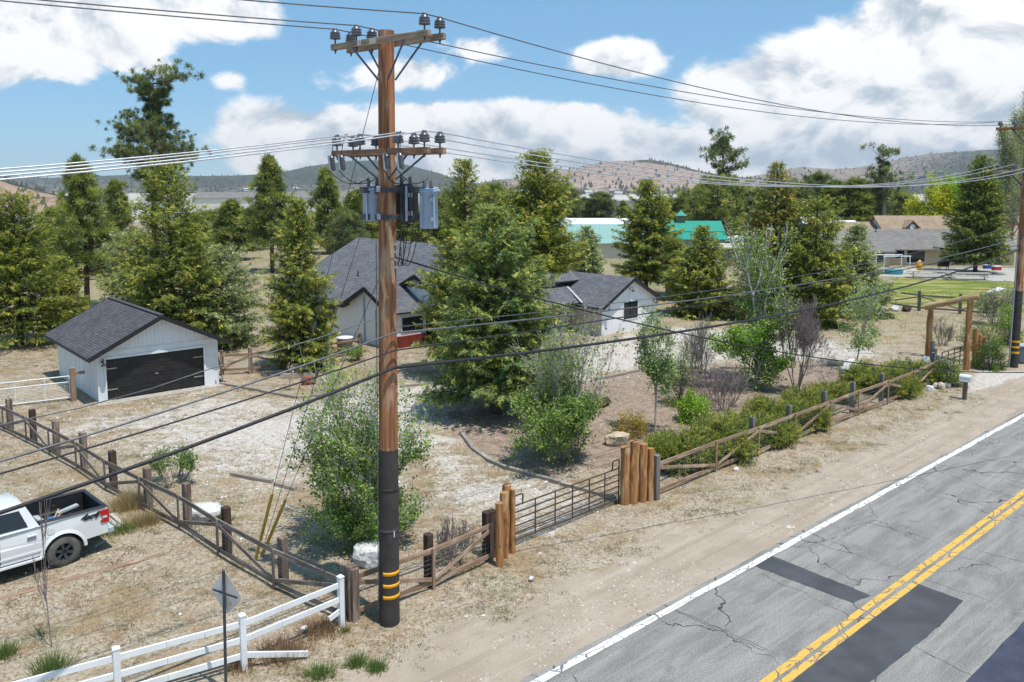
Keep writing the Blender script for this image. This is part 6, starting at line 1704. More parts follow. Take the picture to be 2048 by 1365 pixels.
def fence(name, label, feet, h, mat, post_mat, back, post_h, post_w=.19, diag0=1, rails=(.16, .93), lo_end=0, group=None, posts=None, skip_first_post=False, stile_w=.09):
    """feet: ground points of the stiles, in order. back: horizontal vector to the thick posts behind"""
    feet = [Vector((p.x, p.y, gz(p.x, p.y))) for p in feet]
    t = thing(name, label, 'fence', feet[0], 0, group)
    back = Vector(back)
    for i, p in enumerate(feet):
        d = (feet[min(i + 1, len(feet) - 1)] - feet[max(i - 1, 0)]); d.z = 0; d.normalize()
        nrm = Vector((d.y, -d.x, 0))
        mb = MB(); mb.obox(p + UP * (h / 2 - .03), d, nrm, UP, stile_w, .045, h + .06, bev=.006); mb.build('stile', mat, t)
        if not (skip_first_post and i == 0) and (posts is None or posts[i]):
            mb = MB(); ph = post_h * (.96 + .08 * ((i * 37) % 10) / 10)
            mb.obox(p + back + UP * (ph / 2 - .08), d, nrm, UP, post_w, post_w, ph + .16, bev=.02); mb.build('post', post_mat if not isinstance(post_mat, list) else post_mat[i % len(post_mat)], t)
    for i in range(len(feet) - 1):
        a, b = feet[i], feet[i + 1]; d = (b - a).normalized(); nrm = Vector((d.y, -d.x, 0)); o = nrm * -.05
        for z in rails:
            mb = MB(); mb.beam(a + o + UP * h * z, b + o + UP * h * z, .04, .14, bev=.005); mb.build('rail', mat, t)
        z0, z1 = (rails[1], rails[0]) if (i + diag0) % 2 else (rails[0], rails[1])
        mb = MB(); a2, b2 = a + d * .06, b - d * .06
        mb.beam(a2 + o * .1 + UP * (h * z0 + (-.1 if z0 > z1 else .1)), b2 + o * .1 + UP * (h * z1 + (.1 if z0 > z1 else -.1)), .035, .11, bev=.005); mb.build('diagonal', mat, t)
        mb = MB()
        for k in range(1, 7):
            zz = h * (rails[0] + (rails[1] - rails[0]) * k / 7); mb.tube([a + o * 1.6 + UP * zz, b + o * 1.6 + UP * zz], .0032, 3, cap=False)
        L = (b - a).length
        for k in range(1, int(L / .16)):
            q = a.lerp(b, k * .16 / L) + o * 1.6; mb.tube([q + UP * h * rails[0], q + UP * h * rails[1]], .0028, 3, cap=False)
        mb.build('wire_mesh', MATS['galvanised'], t)
    return t
PW = [(7, 863), (53, 885), (99, 910), (153, 943), (211, 981), (280, 1018), (358, 1060), (436, 1112), (548, 1180), (688, 1246)]
lf_feet = [G(*q) for q in PW]
fence('timber_fence', 'weathered timber fence with diagonals running back from the pole to the garage side', [G(-60, 836)] + lf_feet, 1.12, MATS['fence_wood_old'], [MATS['post_brown'], MATS['post_brown'], MATS['post_dark']], (.22, .16, 0), 1.42, .22, 1)
fence('timber_fence', 'short brown timber fence between the corner post and the log posts', [G(706, 1240), G(868, 1180), G(984, 1122)], 1.14, MATS['fence_wood'], [MATS['post_brown'], MATS['post_dark'], MATS['post_dark']], (-.16, .22, 0), 1.42, .21, 1)
RF = [(1316, 993), (1432, 946), (1517, 912), (1590, 883), (1660, 856), (1717, 832), (1775, 810), (1826, 788), (1877, 764)]
fence('timber_fence', 'long brown timber fence along the road in front of the junipers', [G(*q) for q in RF], 1.22, MATS['fence_wood'], MATS['post_grey'], (-.2, .28, 0), 1.55, .2, 1, posts=[1, 0, 1, 1, 1, 1, 1, 0, 1])
fence('timber_fence', 'grey timber fence between the meadow and the neighbour lawn', [G(1768, 612), G(1840, 622), G(1922, 628), G(1992, 634)], 1.5, MATS['fence_wood_old'], MATS['post_grey'], (0, .2, 0), 1.75, .24, 0, rails=(.2, .92))
fence('timber_fence', 'yard fence between the garage and the farmhouse under the slim spruce', [G(443, 752), G(500, 748), G(575, 738), G(648, 728), G(720, 716)], 1.25, MATS['fence_wood'], [MATS['post_brown'], MATS['post_grey']], (0, .15, 0), 1.5, .2, 0, rails=(.25, .92))

def log(name_or_parent, px, top, base, wpx, mat='log_wood', seed=0, lean=0.0):
    """upright log post of a group"""
    g = G(px, base); r = wpx / 2 / F_PX * g.y; h = hz(px, top, g.y)
    mb = MB(); k = 7
    mb.tube([Vector((g.x + lean * i / k + .012 * math.sin(i * 1.7 + seed), g.y, -.2 + (h + .2) * i / k)) for i in range(k + 1)], [r * (1.04 - .07 * i / k + .03 * math.sin(i * 2.1 + seed)) for i in range(k + 1)], 14)
    vs = mb; return vs, g
def logs(items):
    for px, top, base, w, mat, lab in items:
        mb, g = log(None, px, top, base, w, mat, px)
        o = mb.build('log_post', MATS[mat]); tag(o, lab, 'log post', 'varnished log posts at the gates')
logs([(999, 1006, 1130, 16, 'log_wood', 'shortest front log post at the left of the road gate'), (1008, 985, 1112, 19, 'log_wood', 'middle log post of the cluster left of the road gate'),
      (1013, 970, 1102, 19, 'log_wood', 'tallest log post of the cluster left of the road gate'), (1025, 979, 1104, 11, 'log_wood', 'thin log post that carries the left end of the road gate'),
      (1249, 894, 1008, 19.5, 'log_wood', 'log post with dark stains at the right end of the road gate'), (1267, 883, 1006, 18.5, 'log_wood', 'tallest log post of the row right of the road gate'),
      (1285, 888, 1003, 17.5, 'log_wood', 'third log post of the row right of the road gate'), (1300, 897, 1001, 13.5, 'log_wood', 'thinnest log post next to the grey square post'),
      (1948, 658, 733, 10, 'log_wood', 'tallest short log right of the log arch'), (1957, 670, 731, 9, 'log_wood', 'middle short log right of the log arch'), (1965, 674, 729, 8, 'log_wood', 'outermost short log right of the log arch'),
      (1863, 682, 733, 9, 'post_grey', 'tallest grey short log left of the log arch'), (1868, 697, 736, 9, 'post_grey', 'middle grey short log left of the log arch'), (1874, 711, 738, 9, 'post_grey', 'lowest grey short log left of the log arch')])
g = G(1312, 999); mb = MB(); mb.obox(Vector((g.x, g.y, .7)), RT, RQ, UP, .2, .2, 1.75, bev=.02); tag(mb.build('square_post', MATS['post_grey']), 'grey weathered square post between log row and fence', 'post')
g = G(983, 1116); mb = MB(); mb.obox(Vector((g.x, g.y + .1, .62)), RT, RQ, UP, .24, .2, 1.55, bev=.02); tag(mb.build('square_post', MATS['post_dark']), 'dark reddish square post beside the left log cluster', 'post')
g = G(703, 1238); mb = MB(); mb.obox(Vector((g.x, g.y + .02, .62)), (.8, .6, 0), (-.6, .8, 0), UP, .26, .24, 1.55, bev=.02); tag(mb.build('square_post', MATS['post_brown']), 'thick brown corner post behind the white end post', 'post')
g = G(148, 802); mb = MB(); mb.obox(Vector((g.x, g.y, .75)), (.8, .6, 0), (-.6, .8, 0), UP, .24, .2, 1.9, bev=.02); mb.obox(Vector((g.x + .3, g.y + .1, 1.42)), (.9, .4, 0), (-.4, .9, 0), UP, .5, .1, .14); tag(mb.build('square_post', MATS['fence_wood']), 'brown post with a short arm beside the garage wall', 'post')

def tubegate(label, a, b, h, zs, verts, hoop=True, r=.024, mat='gate_steel', cat='gate'):
    a = Vector((a.x, a.y, .06)); b = Vector((b.x, b.y, .06))
    t = thing('tube_gate', label, cat, a, 0)
    for z in zs:
        mb = MB(); mb.tube([a + UP * z, b + UP * z], r, 8); mb.build('rail', MATS[mat], t)
    for f in verts:
        p = a.lerp(b, f); mb = MB(); mb.tube([p + UP * (zs[0] - .03), p + UP * zs[-1]], r * .9, 8); mb.build('upright', MATS[mat], t)
    d = (b - a).normalized()
    if hoop:
        for p, s in ((a, 1), (b, -1)):
            c = [p + UP * zs[0], p + UP * (zs[-1] + .26), p + d * s * .04 + UP * (zs[-1] + .31), p + d * s * .28 + UP * (zs[-1] + .31), p + d * s * .34 + UP * (zs[-1] + .26), p + d * s * .34 + UP * zs[-1]]
            mb = MB(); mb.tube(c, r, 8); mb.build('end_hoop', MATS[mat], t)
    else:
        for p in (a, b):
            mb = MB(); mb.tube([p + UP * zs[0], p + UP * zs[-1]], r, 8); mb.build('end_upright', MATS[mat], t)
    return t, a, b, d
ga, gb_ = G(1029, 1092), G(1237, 1007)
gt, a, b, d = tubegate('black steel tube gate between the two log post groups by the road', ga, gb_, 1.2, (.10, .33, .54, .75, .96, 1.17), (.18, .36, .525, .69, .85))
mb = MB(); w = b - d * .08 + UP * .04; mb.tube([w + RQ * .03, w - RQ * .03], .10, 14); mb.build('wheel', MATS['cable_black'], gt)
mb = MB(); mb.beam(w, w + UP * .28, .06, .05); mb.build('wheel_bracket', MATS['galvanised'], gt)
tubegate('dark tube gate under the log arch', G(1882, 750), G(1930, 733), 1.2, (.15, .42, .69, .96, 1.23), (.25, .5, .75), False, .03)
# pale pipe gate beside the garage
ga, gb_ = G(-75, 826), G(141, 800)
gt, a, b, d = tubegate('white pipe gate with wire mesh left of the garage', ga, gb_, 1.2, (.06, .86, 1.16), (.33, .48, .76), False, .028, 'vinyl_white')
mb = MB(); L = (b - a).length
for k in range(1, 10): mb.tube([a + UP * (.06 + .08 * k), b + UP * (.06 + .08 * k)], .006, 4, cap=False)
for k in range(1, int(L / .12)): q = a.lerp(b, k * .12 / L); mb.tube([q + UP * .06, q + UP * .86], .005, 4, cap=False)
mb.build('wire_mesh', MATS['vinyl_white'], gt)

# log arch
la, lb = G(1855, 730), G(1932, 740)
arch = thing('log_arch', 'rustic gateway of two log posts carrying a heavy pale log', 'gateway', la)
zt_l, zt_r = hz(1860, 616, la.y), hz(1940, 600, lb.y)
for p, z in ((la, zt_l), (lb, zt_r)):
    mb = MB(); mb.tube([p + UP * (-.2 + (z + .2) * i / 8) + Vector((.02 * math.sin(i * 1.9), 0, 0)) for i in range(9)], [.19 - .03 * i / 8 + .008 * math.sin(i * 2.3) for i in range(9)], 14); mb.build('log_upright', MATS['log_wood'], arch)
dd = (lb + UP * zt_r - la - UP * zt_l).normalized()
p0, p1 = la + UP * (zt_l + .12) - dd * .35, lb + UP * (zt_r + .12) + dd * .45
mb = MB(); mb.tube([p0.lerp(p1, i / 9) + UP * (.02 * math.sin(i * 1.3)) for i in range(10)], [.20 - .04 * i / 9 + .01 * math.sin(i * 2.7) for i in range(10)], 16); mb.build('log_beam', MATS['log_pale'], arch)

# white vinyl fence
vf = [G(683, 1252), G(488, 1338), G(238, 1412)]
dv = (vf[2] - vf[1]); vf += [vf[2] + dv, vf[2] + dv * 2]
vt = thing('vinyl_fence', 'white three rail vinyl fence with a fallen bottom rail', 'fence', vf[0])
for i, p in enumerate(vf):
    d = (vf[min(i + 1, len(vf) - 1)] - vf[max(i - 1, 0)]).normalized(); nrm = Vector((-d.y, d.x, 0))
    mb = MB(); mb.obox(Vector((p.x, p.y, .60)), d, nrm, UP, .13, .13, 1.28, bev=.006); po = mb.build('post', MATS['vinyl_white'], vt)
    mb = MB(); c = Vector((p.x, p.y, 1.24)); h = .075
    mb.obox(c + UP * .012, d, nrm, UP, .15, .15, .025)
    cs = [c + d * x * h + nrm * y * h + UP * .025 for x, y in ((-1, -1), (1, -1), (1, 1), (-1, 1))]
    for k in range(4): mb.poly([cs[k], cs[(k + 1) % 4], c + UP * .08] if (d.cross(nrm)).z > 0 else [cs[(k + 1) % 4], cs[k], c + UP * .08])
    mb.build('post_cap', MATS['vinyl_white'], po)
for i in range(len(vf) - 1):
    a, b = vf[i], vf[i + 1]; d = (b - a).normalized()
    for z in (1.05, .68, .31):
        if i == 0 and z == .31: continue
        j = a.lerp(b, .62)
        for q0, q1 in ((a, j), (j, b)):
            mb = MB(); mb.beam(Vector((q0.x, q0.y, z)), Vector((q1.x, q1.y, z)) - d * .004, .04 if q0 is a else .043, .14, bev=.006); mb.build('rail', MATS['vinyl_white'], vt)
mb = MB(); a, b = vf[1], vf[0]; d = (b - a).normalized(); e = a + Vector((1.32, .42, 0)); mb.beam(Vector((a.x, a.y, .33)), Vector((e.x, e.y, .10)), .04, .14, bev=.006); mb.build('fallen_rail', MATS['vinyl_white'], vt)
mb = MB(); mb.beam(Vector((b.x, b.y, .40)), Vector((b.x, b.y, .30)) - d * .34, .04, .14, bev=.006); mb.build('broken_rail', MATS['vinyl_white'], vt)

# road sign seen from behind
sp = G(452, 1392)
sg_ = thing('road_sign', 'diamond road sign seen from behind on a dark post', 'road sign', sp)
top = V(458, 1141, sp.y); dz = Vector((.87, -.493, 0)); nn = Vector((-.493, -.87, 0))
mb = MB(); mb.beam(sp - UP * .2, Vector((sp.x + .05, sp.y, top.z)), .055, .045, (1, 0, 0)); post = mb.build('post', MATS['steel_dark'], sg_)
c = Vector((sp.x + .04, sp.y, top.z - .52)) - nn * .045
pts = []
for k in range(4):
    a0 = PI / 2 * k; ca = c + dz * (.47 * math.cos(a0)) + UP * (.47 * math.sin(a0)); t0 = c + dz * (.47 * math.cos(a0 + PI / 2)) + UP * (.47 * math.sin(a0 + PI / 2)); tp = c + dz * (.47 * math.cos(a0 - PI / 2)) + UP * (.47 * math.sin(a0 - PI / 2))
    pts += [ca.lerp(tp, .07), ca.lerp(t0, .07)]
mb = MB(); mb.poly([p + nn * .003 for p in pts][::-1]); mb.poly([p - nn * .003 for p in pts]); 
mb.build('sign_plate', MATS['sign_back'], sg_)
mb = MB(); mb.beam(c + nn * .02 - dz * .36, c + nn * .02 + dz * .36, .02, .03); mb.build('brace', MATS['steel_dark'], sg_)
mb = MB(); mb.obox(c + nn * .012 + dz * .13 - UP * .20, dz, nn, UP, .07, .006, .06); mb.build('sticker', MATS['reflective_yellow'], sg_)

# mailbox, bin, solar lamp
mp = G(1929, 799); t = thing('mailbox', 'white mailbox on a brown square post at the road side', 'mailbox', mp)
mb = MB(); mb.obox(mp + UP * .42, RT, RQ, UP, .2, .18, 1.05, bev=.012); mb.build('post', MATS['post_brown'], t)
mb = MB(); cb = mp + UP * 1.10
prof = [(-.15, -.15), (.15, -.15), (.15, .07), (.10, .15), (0, .18), (-.10, .15), (-.15, .07)]
f0 = [cb + RT * x + UP * z - RQ * .26 for x, z in prof]; f1 = [cb + RT * x + UP * z + RQ * .26 for x, z in prof]
mb.poly(f0); mb.poly(f1[::-1])
for k in range(7): mb.poly([f0[k], f1[k], f1[(k + 1) % 7], f0[(k + 1) % 7]][::-1])
bx = mb.build('box', MATS['vinyl_white'], t)
mb = MB(); mb.obox(cb + RQ * .268 - UP * .0, RT, RQ, UP, .24, .012, .24); mb.build('door', MATS['sign_back'], t)
mb = MB(); mb.obox(mp + UP * .945, RT, RQ, UP, .34, .5, .03); mb.build('shelf', MATS['vinyl_white'], t)
bp_ = G(2043, 726); t = thing('wheelie_bin', 'blue grey plastic wheelie bin behind the far pole', 'trash bin', bp_)
surf('bin_plastic', (.13, .17, .21), (.11, .15, .19), 3, .45, .05); surf('bin_lid', (.42, .48, .52), (.36, .42, .46), 3, .4, .05)
mb = MB(); q = [Vector((bp_.x + x, bp_.y + y, z)) for z, k in ((.08, .27), (1.05, .36)) for x, y in ((-k, -k), (k, -k), (k, k), (-k, k))]; mb.hexa(q); mb.build('bin_body', MATS['bin_plastic'], t)
mb = MB(); mb.box((bp_.x, bp_.y, 1.10), .80, .80, .09, 0, 0, .02); mb.box((bp_.x, bp_.y + .36, 1.12), .5, .10, .07); mb.build('lid', MATS['bin_lid'], t)
for s in (-1, 1):
    mb = MB(); mb.tube([(bp_.x + s * .30, bp_.y + .26, .12), (bp_.x + s * .36, bp_.y + .26, .12)], .12, 12); mb.build('wheel', MATS['cable_black'], t)
sp_ = G(1853, 742); t = thing('solar_panel', 'small tilted solar panel on a stake by the fence end', 'solar panel', sp_)
mb = MB(); mb.beam(sp_, sp_ + UP * .55, .05, .05); mb.build('stake', MATS['post_dark'], t)
mb = MB(); mb.obox(sp_ + UP * .66, Vector((.9, .3, -.2)), Vector((.1, .7, .7)), Vector((.3, -.6, .7)), .44, .46, .03); mb.build('frame', MATS['flashing'], t)
mb = MB(); mb.obox(sp_ + UP * .66 + Vector((.3, -.6, .7)).normalized() * .018, Vector((.9, .3, -.2)), Vector((.1, .7, .7)), Vector((.3, -.6, .7)), .34, .36, .01); mb.build('cell_panel', MATS['transformer_grey'], t)

# boulders and stones
def rock(px, py, w, h, d, mat, label, seed, rot=.4, cat='boulder', rough=.3, flat=0.0, sink=.25, name='boulder'):
    g = at(px, py); mb = boulder_mb((g.x, g.y, h / (1 + (1 - sink)) * (1 - sink) * .9), w / 2 * 1.15, d / 2 * 1.15, h * .62 * 1.1, seed, rot, 3, rough, flat)
    tag(mb.build(name, MATS[mat]), label, cat)
rock(406, 1038, 1.15, .62, 1.0, 'rock_white', 'flat topped white boulder behind the left fence', 3, .2, flat=.35)
rock(740, 1128, .95, .74, .9, 'rock_white', 'white boulder partly hidden by the utility pole', 8, .5, flat=.5)
rock(1235, 890, 1.0, .62, .8, 'rock_tan', 'cream boulder behind the right log posts', 5, .3)
rock(1704, 766, 1.65, 1.2, 1.3, 'rock_white', 'large white boulder between bare tree and junipers', 6, .6)
rock(617, 768, .75, .5, .6, 'rock_red', 'reddish lava rock on the dry yard', 7, .2)
for i, (px, py, s, m_, lab) in enumerate([(1858, 782, .5, 'rock_white', 'white wedge shaped stone nearest the fence end'), (1872, 776, .45, 'rock_white', 'pale stone second from the fence end'), (1882, 778, .55, 'rock_tan', 'tan stone in the small heap by the cedar bush'), (1894, 774, .45, 'rock_white', 'white stone at the right of the small heap'),
        (1400, 602, .5, 'rock_white', 'pale stone on the bare ground by the dark spruce'), (1790, 622, .8, 'rock_white', 'pale stone on the meadow before the back fence'), (1812, 622, .9, 'post_dark', 'dark lump on the meadow before the back fence'),
        (575, 1018, .22, 'rock_white', 'small white stone right of the yellow guards'), (566, 1012, .2, 'rock_white', 'small white stone behind the other by the guards'), (1472, 942, .26, 'rock_white', 'white stone lying on the verge below the fence'), (1062, 1160, .16, 'rock_white', 'small white stone on the verge right of the pole'), (608, 1262, .2, 'rock_white', 'white stone near the fallen rail')]):
    rock(px, py, s, s * .6, s * .8, m_, lab, 20 + i, i * .7, 'stone', .35, name='stone')

# landscape timbers
def timber(p, q, label, w=.17, h=.16, mat='timber_grey', name='landscape_timber', z=.05, group='landscape timbers edging the beds'):
    a, b = G(*p), G(*q); mb = MB(); mb.beam(Vector((a.x, a.y, gz(a.x, a.y) + z)), Vector((b.x, b.y, gz(b.x, b.y) + z)), w, h, bev=.012)
    tag(mb.build(name, MATS[mat]), label, 'timber', group)
for p, q, lab in [((922, 866), (945, 897), 'edging timber pointing from the spruce shade to the gate bed'), ((945, 898), (978, 921), 'second timber of the curved bed edge behind the gate'), ((978, 921), (1012, 938), 'third timber of the curved bed edge behind the gate'), ((1010, 937), (1120, 967), 'longest timber of the curved bed edge behind the gate'), ((1122, 969), (1180, 984), 'pale timber end of the bed edge seen through the gate'), ((1182, 985), (1232, 1000), 'last timber of the bed edge beside the gate wheel'),
        ((441, 769), (520, 782), 'grey timber starting at the garage corner'), ((520, 783), (592, 796), 'grey timber below the bare sapling'), ((594, 796), (690, 789), 'grey timber left of the utility pole on the gravel edge'), ((800, 775), (860, 768), 'grey timber right of the pole at the gravel edge'), ((860, 768), (915, 760), 'grey timber ending under the big spruce'),
        ((1192, 762), (1282, 742), 'timber along the drive behind the open aspen'), ((1290, 742), (1400, 736), 'timber along the drive behind the yew bush'), ((1440, 738), (1560, 736), 'timber along the drive behind the bright tree'), ((1600, 734), (1690, 730), 'timber along the drive behind the bare purple tree'),
        ((462, 951), (545, 965), 'weathered timber on the ground left of the big aspen'), ((550, 969), (592, 979), 'short reddish timber by the yellow guards')]:
    timber(p, q, lab)
timber((-20, 1203), (330, 1108), 'long half buried board in front of the truck', .16, .05, 'fence_wood', 'board', .012, None)
timber((212, 1037), (240, 1058), 'pale plank nearest the bumper of the truck', .13, .04, 'plank_pale', 'plank', .04, None)
timber((222, 1031), (246, 1052), 'pale plank behind another by the truck', .13, .04, 'plank_pale', 'plank', .04, None)
timber((188, 1098), (214, 1083), 'short pale plank in the truck shadow', .10, .04, 'plank_pale', 'plank', .03, None)
for i, (p, q, z, lab) in enumerate([((525, 752), (600, 744), .12, 'grey log at the bottom of the pile under the slim spruce'), ((540, 744), (640, 738), .30, 'grey log on top of the pile under the slim spruce'), ((560, 756), (625, 752), .12, 'front grey log of the pile under the slim spruce')]):
    timber(p, q, lab, .26, .26, 'timber_grey', 'log', z, 'log pile under the slim spruce')
# ladder against the garage corner
l0 = G(428, 768); t = thing('ladder', 'old wooden ladder leaning at the right garage corner', 'ladder', l0)
for o in (0, .42):
    mb = MB(); mb.beam(l0 + Vector((.15 + o * .8, -.1 + o * .55, 0)), l0 + Vector((-.25 + o * .8, .25 + o * .55, 1.5)), .05, .09); mb.build('side_rail', MATS['timber_grey'], t)
for k in range(4):
    f = .18 + k * .22; mb = MB(); b0 = (l0 + Vector((.15, -.1, 0))).lerp(l0 + Vector((-.25, .25, 1.5)), f); mb.beam(b0, b0 + Vector((.336, .231, 0)), .04, .04); mb.build('rung', MATS['timber_grey'], t)

# ------------------------------------------------------------------ pickup truck
surf('truck_white', (.72, .74, .75), (.70, .72, .735), 1, .28, 0, fine=.01, spec=.5, coat=.8)
surf('truck_black', (.02, .021, .024), (.028, .029, .032), 4, .5, .1, 50)
surf('tyre_rubber', (.085, .082, .078), (.13, .125, .115), 5, .85, .3, 40)
surf('lamp_red', (.50, .012, .015), (.42, .01, .012), 3, .2, 0, spec=.6)
surf('lamp_clear', (.65, .66, .68), (.6, .6, .62), 3, .2, 0, spec=.6)
surf('chrome', (.50, .51, .53), (.45, .46, .48), 3, .22, 0, metal=.9)
surf('tarp_blue', (.03, .16, .42), (.05, .24, .55), 5, .6, .3)
ra = G(199, 1009, 1.42); rb = G(64, 1044, 1.42)
XF = (rb - ra); XF.z = 0; XF.normalize(); YL = Vector((-XF.y, XF.x, 0))      # forward, left (towards the camera)
wc_ = G(128, 1103, .43)
TO = Vector((wc_.x, wc_.y, 0)) - XF * 1.22 - YL * .96      # rear centre line on the ground
TP = lambda x, y, z: TO + XF * x + YL * y + UP * z
truck = thing('pickup_truck', 'white four by four pickup truck parked left, bed full of gear', 'pickup truck', TO)
WT = MATS['truck_white']
def arc(cx, r, a0, a1, k=11): return [(cx + r * math.cos(math.radians(a0 + (a1 - a0) * i / k)), .44 + r * math.sin(math.radians(a0 + (a1 - a0) * i / k))) for i in range(k + 1)]
prof = [(.02, .62), (.02, 1.40), (1.74, 1.40), (1.76, 1.34), (4.35, 1.32), (5.72, 1.16), (5.86, 1.0), (5.86, .60)] + [(5.44, .56)] + arc(4.9, .53, 12, 168) + [(4.36, .50), (1.76, .50)] + arc(1.22, .53, 12, 168) + [(.60, .60)]
mb = MB()
for s in (-1, 1):
    secs = []
    for (x, z) in prof:
        y = .985 - max(0, (z - 1.0)) * .06 - max(0, .75 - z) * .05 - (max(0, x - 5.3) * .22) - max(0, .25 - x) * .10
        secs.append(y)
    out = [TP(x, s * y, z) for (x, z), y in zip(prof, secs)]; inn = [TP(x, s * (y - .07), z) for (x, z), y in zip(prof, secs)]
    mb.poly(out if s < 0 else out[::-1]); mb.poly(inn[::-1] if s < 0 else inn)
    for i in range(len(prof)):
        j = (i + 1) % len(prof); q = [out[i], inn[i], inn[j], out[j]]; mb.poly(q if s > 0 else q[::-1])
mb.poly([TP(4.3, -.92, 1.33), TP(5.72, -.84, 1.17), TP(5.72, .84, 1.17), TP(4.3, .92, 1.33)]); mb.poly([TP(5.86, -.8, .6), TP(5.86, .8, .6), TP(5.86, .8, 1.02), TP(5.86, -.8, 1.02)]); mb.poly([TP(5.72, -.84, 1.17), TP(5.86, -.8, 1.02), TP(5.86, .8, 1.02), TP(5.72, .84, 1.17)])
body = mb.build('body', WT, truck)
mb = MB(); mb.obox(TP(2.9, 0, .62), XF, YL, UP, 5.6, 1.5, .2); mb.build('underbody', MATS['truck_black'], truck)
# crease lines of the doors and the bed as real narrow gaps and ribs
mb = MB()
for x in (1.745, 2.78, 3.95): mb.obox(TP(x, .982, .95), XF, YL, UP, .018, .012, .80)
mb.build('door_gap', MATS['truck_black'], truck)
mb = MB(); mb.beam(TP(1.78, .985, .66), TP(4.3, .985, .66), .03, .05); mb.beam(TP(1.8, 1.0, .44), TP(4.2, 1.0, .44), .10, .05); mb.build('side_step', WT, truck)
# cab
B0 = [(1.78, .925, 1.33), (4.45, .925, 1.32)]; T0 = [(2.10, .72, 1.95), (3.55, .72, 1.95)]
mb = MB()
for s in (-1, 1):
    q = [TP(1.78, s * .925, 1.32), TP(4.45, s * .925, 1.31), TP(3.62, s * .73, 1.93), TP(2.06, s * .73, 1.93)]; mb.poly(q if s < 0 else q[::-1])
mb.poly([TP(1.78, -.925, 1.32), TP(2.06, -.73, 1.93), TP(2.06, .73, 1.93), TP(1.78, .925, 1.32)][::-1]); mb.poly([TP(4.45, -.925, 1.31), TP(3.62, -.73, 1.93), TP(3.62, .73, 1.93), TP(4.45, .925, 1.31)])
mb.poly([TP(1.78, -.925, 1.32), TP(1.78, .925, 1.32), TP(1.78, .925, .6), TP(1.78, -.925, .6)])
cab = mb.build('cab', WT, truck)
mb = MB(); rows = []
for i, x in enumerate((2.04, 2.12, 2.3, 2.8, 3.3, 3.52, 3.64)):
    zz = (1.925, 1.955, 1.975, 1.985, 1.975, 1.955, 1.925)[i]; rows.append([TP(x, y, zz - (abs(y) / .75) ** 4 * .045) for y in (-.745, -.70, -.5, 0, .5, .70, .745)])
vs = [p for r in rows for p in r]; fs = [(i * 7 + j, (i + 1) * 7 + j, (i + 1) * 7 + j + 1, i * 7 + j + 1) for i in range(6) for j in range(6)]
mb.add(vs, fs, vs, 0, True); mb.build('roof', WT, cab)
def onside(x, f, s, d):      # point on the cab side, f from belt to roof
    y = .925 + (.73 - .925) * f; return TP(x, s * (y + d), 1.325 + (1.93 - 1.325) * f)
for s in (-1, 1):
    for (x0, x1, x2, x3) in ((2.06, 2.80, 2.80, 2.22), (2.92, 4.15, 3.55, 2.92)):
        mb = MB(); q = [onside(x0, .10, s, .012), onside(x1, .10, s, .012), onside(x2, .86, s, .012), onside(x3, .86, s, .012)]; mb.poly(q if s < 0 else q[::-1]); mb.build('side_window', MATS['glass_dark'], cab)
mb = MB(); mb.poly([TP(1.80, -.74, 1.44), TP(2.02, -.62, 1.86), TP(2.02, .62, 1.86), TP(1.80, .74, 1.44)][::-1]); mb.build('rear_window', MATS['glass_dark'], cab)
mb = MB(); mb.poly([TP(4.36, -.82, 1.40), TP(3.70, -.66, 1.89), TP(3.70, .66, 1.89), TP(4.36, .82, 1.40)]); mb.build('windscreen', MATS['glass_dark'], cab)
for x in (2.0, 3.15):
    mb = MB(); mb.obox(TP(x, 1.0, 1.14), XF, YL, UP, .24, .05, .05, bev=.012); h_ = mb.build('door_handle', WT, truck)
    mb = MB(); mb.obox(TP(x, .988, 1.10), XF, YL, UP, .2, .012, .12); mb.build('handle_recess', MATS['bin_lid'], h_)
# bed
mb = MB()
mb.poly([TP(.1, -.82, .80), TP(1.76, -.82, .80), TP(1.76, .82, .80), TP(.1, .82, .80)])
for s in (-1, 1):
    q = [TP(.1, s * .82, .80), TP(1.76, s * .82, .80), TP(1.76, s * .82, 1.40), TP(.1, s * .82, 1.40)]; mb.poly(q if s < 0 else q[::-1])
    mb.obox(TP(1.22, s * .72, .93), XF, YL, UP, .8, .2, .26, bev=.03)
mb.poly([TP(.1, -.82, .80), TP(.1, .82, .80), TP(.1, .82, 1.40), TP(.1, -.82, 1.40)]); mb.poly([TP(1.76, -.82, .80), TP(1.76, -.82, 1.40), TP(1.76, .82, 1.40), TP(1.76, .82, .80)])
for k in range(9): mb.obox(TP(.93, -.7 + k * .175, .81), XF, YL, UP, 1.6, .05, .02)
bed = mb.build('bed_liner', MATS['truck_black'], truck)
mb = MB()
for s in (-1, 1): mb.obox(TP(.92, s * .89, 1.405), XF, YL, UP, 1.72, .16, .035, bev=.012)
mb.obox(TP(.06, 0, 1.405), XF, YL, UP, .12, 1.9, .04, bev=.015); mb.build('bed_rail_cap', MATS['truck_black'], truck)
mb = MB(); mb.obox(TP(.04, 0, 1.08), XF, YL, UP, .08, 1.62, .62, bev=.015); tg = mb.build('tailgate', WT, truck)
mb = MB(); mb.obox(TP(-.005, 0, 1.26), XF, YL, UP, .02, .26, .09); mb.build('tailgate_handle', MATS['truck_black'], tg)
